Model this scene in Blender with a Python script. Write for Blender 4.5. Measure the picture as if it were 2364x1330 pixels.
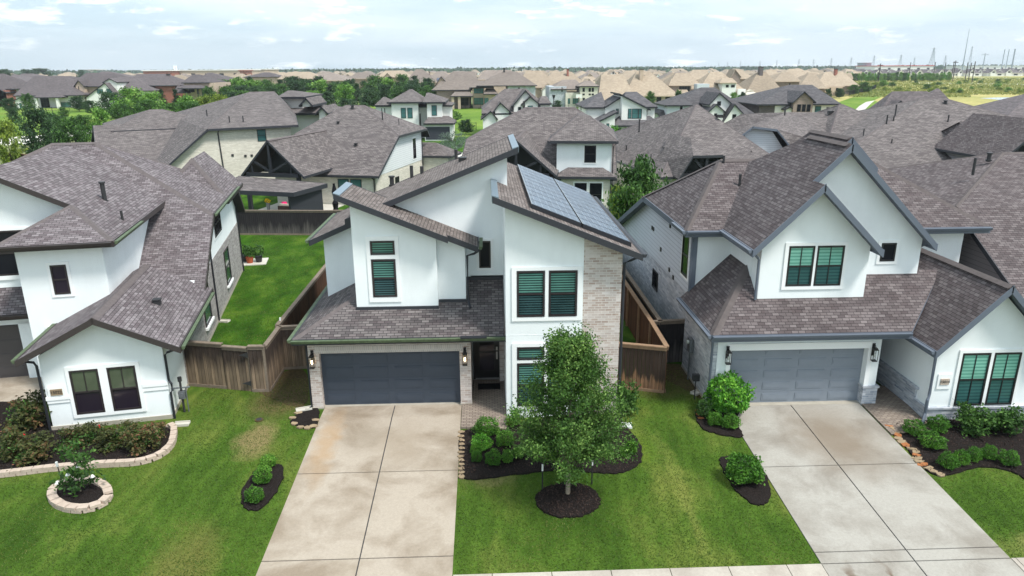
import bpy, bmesh, math, random
import numpy as np
from mathutils import Vector, Matrix
from mathutils.geometry import tessellate_polygon
random.seed(7); RNG = np.random.default_rng(7)
for o in list(bpy.data.objects): bpy.data.objects.remove(o)
C = bpy.context.scene.collection
SC = bpy.context.scene
# ---------------------------------------------------------------- camera
F_PX, CXP, CYP = 1650.0, 1182.0, 665.0
PITCH, YAW, ROLL, CAMH = math.radians(17.1), math.radians(2.06), math.radians(0.34), 11.7
fw = np.array([math.sin(YAW)*math.cos(PITCH), math.cos(YAW)*math.cos(PITCH), -math.sin(PITCH)])
rt = np.array([math.cos(YAW), -math.sin(YAW), 0.0]); upv = np.cross(rt, fw)
cr, sr = math.cos(ROLL), math.sin(ROLL)
R2 = cr*rt - sr*upv; U2 = sr*rt + cr*upv
CAM = np.array([0, 0, CAMH])
cam = bpy.data.cameras.new('camera'); camo = bpy.data.objects.new('camera', cam); C.objects.link(camo)
camo.matrix_world = Matrix(((R2[0], U2[0], -fw[0], 0), (R2[1], U2[1], -fw[1], 0), (R2[2], U2[2], -fw[2], CAMH), (0, 0, 0, 1)))
cam.sensor_width = 36; cam.lens = 36*F_PX/2364; cam.clip_start = .5; cam.clip_end = 20000
SC.camera = camo
# ---------------------------------------------------------------- world, sun, exposure
SUN_EL, SUN_AZ = math.radians(58), math.radians(128)      # azimuth clockwise from +Y
W = bpy.data.worlds.new('World'); SC.world = W; W.use_nodes = True
nt = W.node_tree; bg = nt.nodes['Background']
sky = nt.nodes.new('ShaderNodeTexSky'); sky.sky_type = 'NISHITA'; sky.sun_disc = False
sky.sun_elevation = SUN_EL; sky.sun_rotation = SUN_AZ; sky.air_density = 1.0; sky.dust_density = 2.5; sky.ozone_density = 1.5
tc = nt.nodes.new('ShaderNodeTexCoord')
mp = nt.nodes.new('ShaderNodeMapping'); mp.inputs['Scale'].default_value = (9, 9, 40)
nz = nt.nodes.new('ShaderNodeTexNoise'); nz.inputs['Scale'].default_value = 1.5; nz.inputs['Detail'].default_value = 9; nz.inputs['Roughness'].default_value = .62
rp = nt.nodes.new('ShaderNodeValToRGB'); rp.color_ramp.elements[0].position = .54; rp.color_ramp.elements[1].position = .68
mp2 = nt.nodes.new('ShaderNodeMapping'); mp2.inputs['Scale'].default_value = (3, 3, 22)
nz2 = nt.nodes.new('ShaderNodeTexNoise'); nz2.inputs['Scale'].default_value = 1.2; nz2.inputs['Detail'].default_value = 6
rp2 = nt.nodes.new('ShaderNodeValToRGB'); rp2.color_ramp.elements[0].position = .38; rp2.color_ramp.elements[1].position = .7
rp2.color_ramp.elements[1].color = (.4, .4, .4, 1)
mx = nt.nodes.new('ShaderNodeMath'); mx.operation = 'MAXIMUM'
mixc = nt.nodes.new('ShaderNodeMixRGB'); mixc.inputs['Color2'].default_value = (12.5, 12.8, 12.9, 1)
hz = nt.nodes.new('ShaderNodeMixRGB'); hz.inputs['Fac'].default_value = .75; hz.inputs['Color2'].default_value = (6.3, 8.1, 9.2, 1)
L = nt.links
L.new(tc.outputs['Generated'], mp.inputs['Vector']); L.new(mp.outputs[0], nz.inputs['Vector']); L.new(nz.outputs['Fac'], rp.inputs['Fac'])
L.new(tc.outputs['Generated'], mp2.inputs['Vector']); L.new(mp2.outputs[0], nz2.inputs['Vector']); L.new(nz2.outputs['Fac'], rp2.inputs['Fac'])
L.new(rp.outputs[0], mx.inputs[0]); L.new(rp2.outputs[0], mx.inputs[1])
L.new(sky.outputs[0], hz.inputs['Color1']); L.new(hz.outputs[0], mixc.inputs['Color1']); L.new(mx.outputs[0], mixc.inputs['Fac'])
L.new(mixc.outputs[0], bg.inputs['Color']); bg.inputs['Strength'].default_value = .094
sl = bpy.data.lights.new('sun', 'SUN'); sl.energy = 3.1; sl.angle = math.radians(12); sl.color = (1, .96, .9)
so = bpy.data.objects.new('sun', sl); C.objects.link(so)
sd = Vector((math.sin(SUN_AZ)*math.cos(SUN_EL), math.cos(SUN_AZ)*math.cos(SUN_EL), math.sin(SUN_EL)))
so.rotation_euler = (-sd).to_track_quat('-Z', 'Y').to_euler(); so.location = (30, -30, 60)
SC.view_settings.view_transform = 'Standard'; SC.view_settings.look = 'None'; SC.view_settings.exposure = 0.58; SC.view_settings.gamma = 1
SC.view_settings.use_curve_mapping = False
SC.render.engine = 'CYCLES'
# ---------------------------------------------------------------- pixel -> place helpers (photo pixels, 2364 wide)
def ray(px, py): return fw + R2*(px-CXP)/F_PX - U2*(py-CYP)/F_PX
def atY(px, py, y): d = ray(px, py); return CAM + d*(y/d[1])
def atZ(px, py, z=0.0): d = ray(px, py); return CAM + d*((z-CAMH)/d[2])
YB = 22.8; SL = .062; YS = 14.2
def g(y):                                   # ground height: yards level, front lawns fall to the street
    if y >= YB: return 0.0
    return -SL*(YB-max(y, YS))
def G(px, py, dz=0.0):
    p = atZ(px, py, 0)
    for _ in range(12): p = atZ(px, py, g(p[1])+dz)
    return p
# ---------------------------------------------------------------- materials
MAT = {}
def new_mat(name):
    m = bpy.data.materials.new(name); m.use_nodes = True; MAT[name] = m
    return m, m.node_tree, m.node_tree.nodes['Principled BSDF']
def N(t, ty, **k):
    n = t.nodes.new(ty)
    for a, b in k.items():
        if a in n.inputs: n.inputs[a].default_value = b
        else: setattr(n, a, b)
    return n
def col(c): return (c[0], c[1], c[2], 1)
def S(r, g_, b):                             # sRGB 0-255 -> linear
    return tuple(((x/255)/12.92 if x/255 <= .04045 else ((x/255+.055)/1.055)**2.4) for x in (r, g_, b))
def plain(name, c, rough=.7, spec=.3, metal=0, noise=.0, nscale=3.0, bump=0, bscale=60):
    m, t, b = new_mat(name)
    b.inputs['Base Color'].default_value = col(c); b.inputs['Roughness'].default_value = rough
    b.inputs['Specular IOR Level'].default_value = spec; b.inputs['Metallic'].default_value = metal
    if noise or bump:
        g0 = N(t, 'ShaderNodeNewGeometry')
    if noise:
        n = N(t, 'ShaderNodeTexNoise', Scale=nscale, Detail=6.0, Roughness=.65); t.links.new(g0.outputs['Position'], n.inputs['Vector'])
        mr = N(t, 'ShaderNodeMapRange'); mr.inputs['From Min'].default_value = .3; mr.inputs['From Max'].default_value = .7
        mr.inputs['To Min'].default_value = 1-noise; mr.inputs['To Max'].default_value = 1+noise
        t.links.new(n.outputs['Fac'], mr.inputs['Value'])
        mm = N(t, 'ShaderNodeMixRGB', blend_type='MULTIPLY', Fac=1.0); mm.inputs['Color1'].default_value = col(c)
        t.links.new(mr.outputs[0], mm.inputs['Color2']); t.links.new(mm.outputs[0], b.inputs['Base Color'])
    if bump:
        n2 = N(t, 'ShaderNodeTexNoise', Scale=bscale, Detail=3.0); t.links.new(g0.outputs['Position'], n2.inputs['Vector'])
        bp = N(t, 'ShaderNodeBump', Strength=bump, Distance=.02); t.links.new(n2.outputs['Fac'], bp.inputs['Height']); t.links.new(bp.outputs[0], b.inputs['Normal'])
    return m
def bricky(name, c1, c2, mortar, bw=.2, rh=.075, ms=.012, rough=.85, bump=.4, squash=1, tone=.25, bias=0.0, tscale=.9, third=None, objvar=0.0):
    m, t, b = new_mat(name); b.inputs['Roughness'].default_value = rough; b.inputs['Specular IOR Level'].default_value = .2
    uv = N(t, 'ShaderNodeUVMap')
    br = N(t, 'ShaderNodeTexBrick', Scale=1.0); br.inputs['Brick Width'].default_value = bw; br.inputs['Row Height'].default_value = rh
    br.inputs['Mortar Size'].default_value = ms; br.inputs['Color1'].default_value = col(c1); br.inputs['Color2'].default_value = col(c2)
    br.inputs['Mortar'].default_value = col(mortar); br.inputs['Bias'].default_value = bias; br.inputs['Mortar Smooth'].default_value = .2
    t.links.new(uv.outputs[0], br.inputs['Vector'])
    src = br.outputs['Color']
    if third:
        b2 = N(t, 'ShaderNodeTexBrick', Scale=1.0); b2.inputs['Brick Width'].default_value = bw*2; b2.inputs['Row Height'].default_value = rh
        b2.inputs['Mortar Size'].default_value = 0; b2.inputs['Color1'].default_value = (0, 0, 0, 1); b2.inputs['Color2'].default_value = (1, 1, 1, 1); b2.inputs['Bias'].default_value = -.35
        t.links.new(uv.outputs[0], b2.inputs['Vector'])
        m3 = N(t, 'ShaderNodeMixRGB', blend_type='MIX'); m3.inputs['Color2'].default_value = col(third)
        mm = N(t, 'ShaderNodeMath', operation='MULTIPLY'); mm.inputs[1].default_value = .7
        t.links.new(b2.outputs['Color'], mm.inputs[0]); t.links.new(mm.outputs[0], m3.inputs['Fac']); t.links.new(src, m3.inputs['Color1'])
        m4 = N(t, 'ShaderNodeMixRGB', blend_type='MIX'); m4.inputs['Color2'].default_value = col(mortar)
        t.links.new(br.outputs['Fac'], m4.inputs['Fac']); t.links.new(m3.outputs[0], m4.inputs['Color1']); src = m4.outputs[0]
    g0 = N(t, 'ShaderNodeNewGeometry')
    n = N(t, 'ShaderNodeTexNoise', Scale=tscale, Detail=7.0, Roughness=.7); t.links.new(g0.outputs['Position'], n.inputs['Vector'])
    mr = N(t, 'ShaderNodeMapRange'); mr.inputs['From Min'].default_value = .3; mr.inputs['From Max'].default_value = .7
    mr.inputs['To Min'].default_value = 1-tone; mr.inputs['To Max'].default_value = 1+tone; t.links.new(n.outputs['Fac'], mr.inputs['Value'])
    mu = N(t, 'ShaderNodeMixRGB', blend_type='MULTIPLY', Fac=1.0); t.links.new(src, mu.inputs['Color1']); t.links.new(mr.outputs[0], mu.inputs['Color2'])
    if objvar:
        oi = N(t, 'ShaderNodeObjectInfo'); mo = N(t, 'ShaderNodeMapRange'); mo.inputs['To Min'].default_value = 1-objvar; mo.inputs['To Max'].default_value = 1+objvar; t.links.new(oi.outputs['Random'], mo.inputs['Value'])
        mv = N(t, 'ShaderNodeMixRGB', blend_type='MULTIPLY', Fac=1.0); t.links.new(mu.outputs[0], mv.inputs['Color1']); t.links.new(mo.outputs[0], mv.inputs['Color2']); mu = mv
    t.links.new(mu.outputs[0], b.inputs['Base Color'])
    if bump:
        iv = N(t, 'ShaderNodeMath', operation='SUBTRACT'); iv.inputs[0].default_value = 1.0; t.links.new(br.outputs['Fac'], iv.inputs[1])
        bp = N(t, 'ShaderNodeBump', Strength=bump, Distance=.012); t.links.new(iv.outputs[0], bp.inputs['Height']); t.links.new(bp.outputs[0], b.inputs['Normal'])
    return m
# roofs
bricky('shingle_near', S(92, 85, 87), S(131, 124, 126), S(56, 52, 54), bw=.24, rh=.12, ms=.008, tone=.15, third=S(88, 76, 80), bump=.9, tscale=.6)
bricky('shingle_brown', S(82, 74, 75), S(116, 108, 108), S(46, 42, 43), bw=.24, rh=.12, ms=.008, tone=.15, third=S(80, 69, 70), bump=.9, tscale=.6)
bricky('shingle_main', S(100, 92, 89), S(130, 121, 117), S(58, 54, 53), bw=.26, rh=.12, ms=.009, tone=.16, third=S(92, 82, 79), bump=.9, tscale=.6)
bricky('shingle_lower', S(80, 75, 76), S(120, 114, 113), S(44, 42, 43), bw=.26, rh=.12, ms=.009, tone=.16, third=S(80, 68, 71), bump=.9, tscale=.6)
bricky('shingle_mid', S(90, 84, 84), S(124, 117, 115), S(64, 60, 60), bw=.34, rh=.17, ms=.012, tone=.14, third=S(82, 75, 76), bump=.6, tscale=.4)
bricky('shingle_dark', S(84, 78, 80), S(106, 99, 100), S(62, 58, 60), bw=.5, rh=.25, ms=.01, tone=.12, bump=.3, tscale=.2, objvar=.16)
bricky('shingle_charcoal', S(74, 72, 75), S(98, 95, 97), S(54, 52, 55), bw=.5, rh=.25, ms=.01, tone=.1, bump=.3, objvar=.16)
bricky('shingle_tan', S(142, 128, 112), S(160, 146, 128), S(122, 110, 98), bw=.6, rh=.3, ms=.01, tone=.12, bump=.2, tscale=.12, objvar=.16)
bricky('shingle_taupe', S(118, 108, 102), S(134, 124, 116), S(100, 92, 88), bw=.6, rh=.3, ms=.01, tone=.1, bump=.2, tscale=.15, objvar=.16)
plain('cap_shingle', S(98, 91, 91), .9, .2, noise=.16, nscale=5)
plain('cap_brown', S(92, 85, 84), .9, .2, noise=.16, nscale=5)
# walls
plain('stucco', S(234, 239, 240), .9, .15, noise=.035, nscale=.9, bump=.12, bscale=90)
plain('stucco_far', S(226, 226, 222), .9, .15, noise=.03, nscale=.3)
plain('trim_white', S(238, 240, 240), .6, .3)
plain('concrete_base', S(168, 162, 150), .9, .2, noise=.12, nscale=3)
bricky('brick_light', S(208, 200, 196), S(178, 160, 150), S(206, 200, 194), bw=.235, rh=.085, ms=.010, third=S(138, 116, 108), tone=.1)
bricky('brick_soldier', S(176, 170, 166), S(190, 182, 176), S(200, 196, 190), bw=.075, rh=.235, ms=.010, tone=.08)
bricky('brick_grey', S(206, 209, 214), S(158, 166, 178), S(188, 190, 194), bw=.3, rh=.085, ms=.012, third=S(92, 102, 120), tone=.14)
bricky('brick_greybrown', S(172, 166, 164), S(134, 128, 128), S(176, 172, 168), bw=.3, rh=.085, ms=.012, third=S(86, 80, 84), tone=.14)
bricky('brick_cream', S(204, 198, 186), S(222, 216, 204), S(196, 192, 182), bw=.26, rh=.085, ms=.012, third=S(184, 176, 162), tone=.08, bump=.3)
bricky('brick_brown', S(130, 112, 104), S(150, 132, 122), S(150, 142, 134), bw=.3, rh=.1, ms=.014, third=S(104, 88, 82), tone=.12)
bricky('brick_red', S(140, 84, 72), S(156, 98, 84), S(150, 120, 110), bw=.3, rh=.1, ms=.012, tone=.12)
bricky('brick_tan', S(176, 156, 138), S(192, 172, 154), S(180, 166, 152), bw=.3, rh=.1, ms=.012, tone=.1)
bricky('brick_charcoal', S(88, 82, 84), S(106, 100, 102), S(110, 106, 106), bw=.3, rh=.1, ms=.012, tone=.12)
bricky('siding_white', S(214, 218, 220), S(214, 218, 220), S(170, 174, 178), bw=40, rh=.19, ms=.010, tone=.03, bump=.6)
bricky('siding_grey', S(198, 204, 212), S(198, 204, 212), S(152, 158, 168), bw=40, rh=.19, ms=.012, tone=.03, bump=.6)
bricky('siding_taupe', S(150, 146, 148), S(150, 146, 148), S(118, 114, 118), bw=40, rh=.19, ms=.012, tone=.03, bump=.6)
def weathered(name):
    t = MAT[name].node_tree; b = t.nodes['Principled BSDF']; src = b.inputs['Base Color'].links[0].from_socket; g0 = N(t, 'ShaderNodeNewGeometry')
    mpn = N(t, 'ShaderNodeMapping'); mpn.inputs['Scale'].default_value = (1.6, 1.6, .35); t.links.new(g0.outputs['Position'], mpn.inputs['Vector'])
    n = N(t, 'ShaderNodeTexNoise', Scale=1.0, Detail=6.0, Roughness=.7); t.links.new(mpn.outputs[0], n.inputs['Vector'])
    mr = N(t, 'ShaderNodeMapRange'); mr.inputs['From Min'].default_value = .45; mr.inputs['From Max'].default_value = .8; mr.inputs['To Min'].default_value = 1; mr.inputs['To Max'].default_value = .93; t.links.new(n.outputs['Fac'], mr.inputs['Value'])
    mu = N(t, 'ShaderNodeMixRGB', blend_type='MULTIPLY', Fac=1.0); t.links.new(src, mu.inputs['Color1']); t.links.new(mr.outputs[0], mu.inputs['Color2']); t.links.new(mu.outputs[0], b.inputs['Base Color'])
weathered('stucco'); weathered('concrete_base')
# trim
plain('trim_dark', S(50, 52, 58), .5, .4); plain('trim_bluegrey', S(96, 104, 116), .5, .4)
plain('trim_black', S(38, 40, 46), .5, .4); plain('trim_brown', S(58, 52, 51), .5, .4)
plain('soffit_dark', S(58, 56, 58), .8, .2); plain('soffit_grey', S(108, 116, 128), .8, .2)
plain('gutter_green', S(84, 98, 74), .6, .3, noise=.35, nscale=6); plain('metal_flash', S(122, 138, 150), .35, .5, .4)
plain('metal_grey', S(120, 124, 128), .45, .5, .5); plain('metal_dark', S(50, 50, 52), .5, .4)
plain('frame_dark', S(46, 40, 42), .4, .5); plain('frame_black', S(34, 34, 36), .4, .5)
plain('door_charcoal', S(64, 72, 84), .55, .35, noise=.06, nscale=2); plain('door_bluegrey', S(128, 136, 146), .55, .35, noise=.05, nscale=2)
plain('door_brown', S(80, 76, 76), .55, .3); plain('door_far', S(60, 62, 72), .6, .3)
plain('door_black', S(26, 26, 28), .35, .5); plain('silver', S(200, 200, 200), .3, .6, .9); plain('white_plastic', S(230, 232, 230), .5, .4)
plain('rubber', S(22, 22, 24), .9, .1); plain('terracotta', S(168, 88, 60), .8, .2); plain('pink', S(230, 40, 110), .8, .2)
plain('cushion', S(196, 190, 176), .9, .1); plain('wicker', S(60, 50, 46), .8, .2, noise=.3, nscale=40); plain('blue_fabric', S(40, 110, 200), .7, .2)
plain('yellow_plastic', S(208, 214, 30), .6, .3); plain('flower_red', S(205, 30, 50), .8, .1); plain('flower_yellow', S(230, 190, 40), .8, .1)
plain('flower_white', S(235, 235, 235), .8, .1); plain('canvas_black', S(30, 30, 34), .9, .1)
plain('block_stone', S(182, 166, 152), .9, .2, noise=.14, nscale=6, bump=.3, bscale=30)
plain('flagstone', S(146, 128, 104), .9, .2, noise=.2, nscale=4); plain('flagstone_rust', S(160, 104, 66), .9, .2, noise=.25, nscale=4)
plain('mulch', (.017, .0135, .0125), .95, .1, noise=.75, nscale=26, bump=1.0, bscale=34)
plain('soil', S(80, 70, 48), .95, .1, noise=.45, nscale=9)
plain('bark', S(128, 118, 104), .95, .1, noise=.3, nscale=12, bump=.5, bscale=40); plain('bark_dark', S(70, 60, 52), .95, .1, noise=.3, nscale=6)
plain('asphalt', (.06, .06, .062), .9, .2, noise=.15, nscale=20); plain('road_pale', S(206, 202, 194), .9, .2, noise=.06, nscale=.5)
plain('hill_far', S(98, 122, 112), .95, .1, noise=.2, nscale=.02); plain('water', S(178, 190, 198), .08, .6)
plain('steel_far', S(146, 156, 166), .6, .4); plain('pole_dark', S(60, 56, 56), .8, .2); plain('roof_red', S(196, 52, 56), .6, .3)
plain('roof_white', S(226, 226, 224), .7, .3); plain('concrete_pad', S(190, 186, 176), .9, .2, noise=.08, nscale=4)
plain('iron_fence', S(44, 50, 52), .6, .3)
def concrete(name, base, stain, rust=None):
    m, t, b = new_mat(name); b.inputs['Roughness'].default_value = .85; b.inputs['Specular IOR Level'].default_value = .25
    g0 = N(t, 'ShaderNodeNewGeometry')
    n = N(t, 'ShaderNodeTexNoise', Scale=.55, Detail=5.0, Roughness=.6, Distortion=.4); t.links.new(g0.outputs['Position'], n.inputs['Vector'])
    r = N(t, 'ShaderNodeValToRGB'); r.color_ramp.elements[0].position = .36; r.color_ramp.elements[0].color = col(stain)
    r.color_ramp.elements[1].position = .56; r.color_ramp.elements[1].color = col(base); t.links.new(n.outputs['Fac'], r.inputs['Fac'])
    n2 = N(t, 'ShaderNodeTexNoise', Scale=14.0, Detail=8.0, Roughness=.75); t.links.new(g0.outputs['Position'], n2.inputs['Vector'])
    mr = N(t, 'ShaderNodeMapRange'); mr.inputs['From Min'].default_value = .3; mr.inputs['From Max'].default_value = .7; mr.inputs['To Min'].default_value = .87; mr.inputs['To Max'].default_value = 1.09
    t.links.new(n2.outputs['Fac'], mr.inputs['Value'])
    mu = N(t, 'ShaderNodeMixRGB', blend_type='MULTIPLY', Fac=1.0); t.links.new(r.outputs[0], mu.inputs['Color1']); t.links.new(mr.outputs[0], mu.inputs['Color2'])
    out = mu.outputs[0]
    if rust:
        for (cx, cy, rx, ry, c, k) in rust:
            sb = N(t, 'ShaderNodeVectorMath', operation='SUBTRACT'); sb.inputs[1].default_value = (cx, cy, 0); t.links.new(g0.outputs['Position'], sb.inputs[0])
            nn = N(t, 'ShaderNodeTexNoise', Scale=2.2, Detail=4.0); t.links.new(g0.outputs['Position'], nn.inputs['Vector'])
            ad = N(t, 'ShaderNodeVectorMath', operation='MULTIPLY_ADD'); ad.inputs[1].default_value = (.9, .9, 0)
            t.links.new(nn.outputs['Color'], ad.inputs[0]); t.links.new(sb.outputs[0], ad.inputs[2])
            dv = N(t, 'ShaderNodeVectorMath', operation='DIVIDE'); dv.inputs[1].default_value = (rx, ry, 1e4); t.links.new(ad.outputs[0], dv.inputs[0])
            ln = N(t, 'ShaderNodeVectorMath', operation='LENGTH'); t.links.new(dv.outputs[0], ln.inputs[0])
            m2 = N(t, 'ShaderNodeMapRange'); m2.inputs['From Min'].default_value = 1.3; m2.inputs['From Max'].default_value = .3; m2.inputs['To Min'].default_value = 0; m2.inputs['To Max'].default_value = k
            t.links.new(ln.outputs['Value'], m2.inputs['Value'])
            mi = N(t, 'ShaderNodeMixRGB'); mi.inputs['Color2'].default_value = col(c); t.links.new(m2.outputs[0], mi.inputs['Fac']); t.links.new(out, mi.inputs['Color1']); out = mi.outputs[0]
    t.links.new(out, b.inputs['Base Color'])
concrete('concrete_warm', S(166, 155, 141), S(137, 124, 108), [(-4.9, 21.6, .4, 2.2, S(160, 124, 78), .45), (-3.6, 21.9, .9, .9, S(132, 120, 104), .55), (-2.4, 21.6, .8, 1.2, S(140, 126, 108), .5), (-3.2, 15.4, .5, 1.2, S(150, 138, 120), .3)])
concrete('concrete_cool', S(160, 156, 148), S(136, 130, 121), [(11.9, 21.2, 1.5, 2.1, S(122, 108, 92), .75), (9.5, 14.9, .16, .5, S(92, 72, 54), .9), (10.4, 14.9, .14, .5, S(92, 72, 54), .85)])
concrete('concrete_walk', S(176, 169, 158), S(156, 147, 137))
bricky('paver', S(128, 116, 106), S(148, 136, 124), S(94, 84, 78), bw=.2, rh=.1, ms=.012, tone=.15, tscale=2)
def grassmat(name, c1, c2, c3, s1=.35, fine=18.0, stripes=.0, patches=None):
    m, t, b = new_mat(name); b.inputs['Roughness'].default_value = .95; b.inputs['Specular IOR Level'].default_value = .1
    g0 = N(t, 'ShaderNodeNewGeometry')
    mpn = N(t, 'ShaderNodeMapping'); mpn.inputs['Scale'].default_value = (1, .55, 1); mpn.inputs['Rotation'].default_value = (0, 0, -.35); t.links.new(g0.outputs['Position'], mpn.inputs['Vector'])
    n = N(t, 'ShaderNodeTexNoise', Scale=s1, Detail=7.0, Roughness=.62, Distortion=.3); t.links.new(mpn.outputs[0], n.inputs['Vector'])
    r = N(t, 'ShaderNodeValToRGB'); e = r.color_ramp.elements; e[0].position = .34; e[0].color = col(c1); e[1].position = .68; e[1].color = col(c3)
    x = e.new(.5); x.color = col(c2); t.links.new(n.outputs['Fac'], r.inputs['Fac'])
    n2 = N(t, 'ShaderNodeTexNoise', Scale=fine, Detail=6.0, Roughness=.8); t.links.new(g0.outputs['Position'], n2.inputs['Vector'])
    mr = N(t, 'ShaderNodeMapRange'); mr.inputs['From Min'].default_value = .3; mr.inputs['From Max'].default_value = .7; mr.inputs['To Min'].default_value = .6; mr.inputs['To Max'].default_value = 1.35
    t.links.new(n2.outputs['Fac'], mr.inputs['Value'])
    mu = N(t, 'ShaderNodeMixRGB', blend_type='MULTIPLY', Fac=1.0); t.links.new(r.outputs[0], mu.inputs['Color1']); t.links.new(mr.outputs[0], mu.inputs['Color2'])
    out = mu.outputs[0]
    if stripes:
        wv = N(t, 'ShaderNodeTexWave', Scale=.62, Distortion=1.2, Detail=2.0); wv.bands_direction = 'X'; mw = N(t, 'ShaderNodeMapping'); mw.inputs['Rotation'].default_value = (0, 0, .12); t.links.new(g0.outputs['Position'], mw.inputs['Vector']); t.links.new(mw.outputs[0], wv.inputs['Vector'])
        mrw = N(t, 'ShaderNodeMapRange'); mrw.inputs['To Min'].default_value = 1-stripes; mrw.inputs['To Max'].default_value = 1+stripes; t.links.new(wv.outputs['Fac'], mrw.inputs['Value'])
        mz = N(t, 'ShaderNodeMixRGB', blend_type='MULTIPLY', Fac=1.0); t.links.new(out, mz.inputs['Color1']); t.links.new(mrw.outputs[0], mz.inputs['Color2']); out = mz.outputs[0]
    for (cx, cy, rx, ry, c, k) in (patches or []):
        sb = N(t, 'ShaderNodeVectorMath', operation='SUBTRACT'); sb.inputs[1].default_value = (cx+.3, cy+.3, 0); t.links.new(g0.outputs['Position'], sb.inputs[0])
        nn = N(t, 'ShaderNodeTexNoise', Scale=1.6, Detail=6.0, Roughness=.7); t.links.new(g0.outputs['Position'], nn.inputs['Vector'])
        ad = N(t, 'ShaderNodeVectorMath', operation='MULTIPLY_ADD'); ad.inputs[1].default_value = (1.2, 1.2, 0)
        t.links.new(nn.outputs['Color'], ad.inputs[0]); t.links.new(sb.outputs[0], ad.inputs[2])
        dv = N(t, 'ShaderNodeVectorMath', operation='DIVIDE'); dv.inputs[1].default_value = (rx, ry, 1e4); t.links.new(ad.outputs[0], dv.inputs[0])
        ln = N(t, 'ShaderNodeVectorMath', operation='LENGTH'); t.links.new(dv.outputs[0], ln.inputs[0])
        m2 = N(t, 'ShaderNodeMapRange'); m2.inputs['From Min'].default_value = 1.15; m2.inputs['From Max'].default_value = .5; m2.inputs['To Min'].default_value = 0; m2.inputs['To Max'].default_value = k
        t.links.new(ln.outputs['Value'], m2.inputs['Value'])
        c2_ = N(t, 'ShaderNodeMixRGB', blend_type='MULTIPLY', Fac=1.0); c2_.inputs['Color1'].default_value = col(c); t.links.new(mr.outputs[0], c2_.inputs['Color2'])
        mi = N(t, 'ShaderNodeMixRGB'); t.links.new(c2_.outputs[0], mi.inputs['Color2']); t.links.new(m2.outputs[0], mi.inputs['Fac']); t.links.new(out, mi.inputs['Color1']); out = mi.outputs[0]
    t.links.new(out, b.inputs['Base Color'])
    bp = N(t, 'ShaderNodeBump', Strength=.6, Distance=.05); t.links.new(n2.outputs['Fac'], bp.inputs['Height']); t.links.new(bp.outputs[0], b.inputs['Normal'])
pb = G(615, 1010)
grassmat('grass_near', S(50, 76, 22), S(70, 96, 32), S(104, 114, 52), stripes=.07, s1=.42, patches=[
    (pb[0], pb[1]+.2, .7, 1.2, S(132, 116, 82), .8), (-7.4, 24.6, 1.3, 1.5, S(96, 84, 56), .8), (-7.6, 15.9, .9, 1.9, S(110, 104, 58), .6),
    (6.9, 25.2, 1.6, 1.3, S(84, 78, 46), .7), (5.9, 18.4, .22, 3.4, S(128, 132, 68), .4), (5.0, 20.8, .7, 1.0, S(108, 128, 42), .4), (.2, 19.4, .8, .5, S(140, 128, 88), .5), (14.9, 15.8, 1.2, .6, S(138, 134, 80), .45)])
grassmat('grass_back', S(36, 66, 12), S(52, 88, 18), S(84, 112, 34), s1=.8, fine=14)
grassmat('grass_far', S(78, 106, 38), S(100, 128, 48), S(128, 142, 66), s1=.05, fine=1.2)
grassmat('field_far', S(138, 140, 80), S(166, 158, 100), S(186, 174, 120), s1=.012, fine=.35)
grassmat('ground_mix', S(100, 112, 70), S(122, 128, 88), S(140, 140, 104), s1=.02, fine=.6)
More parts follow.
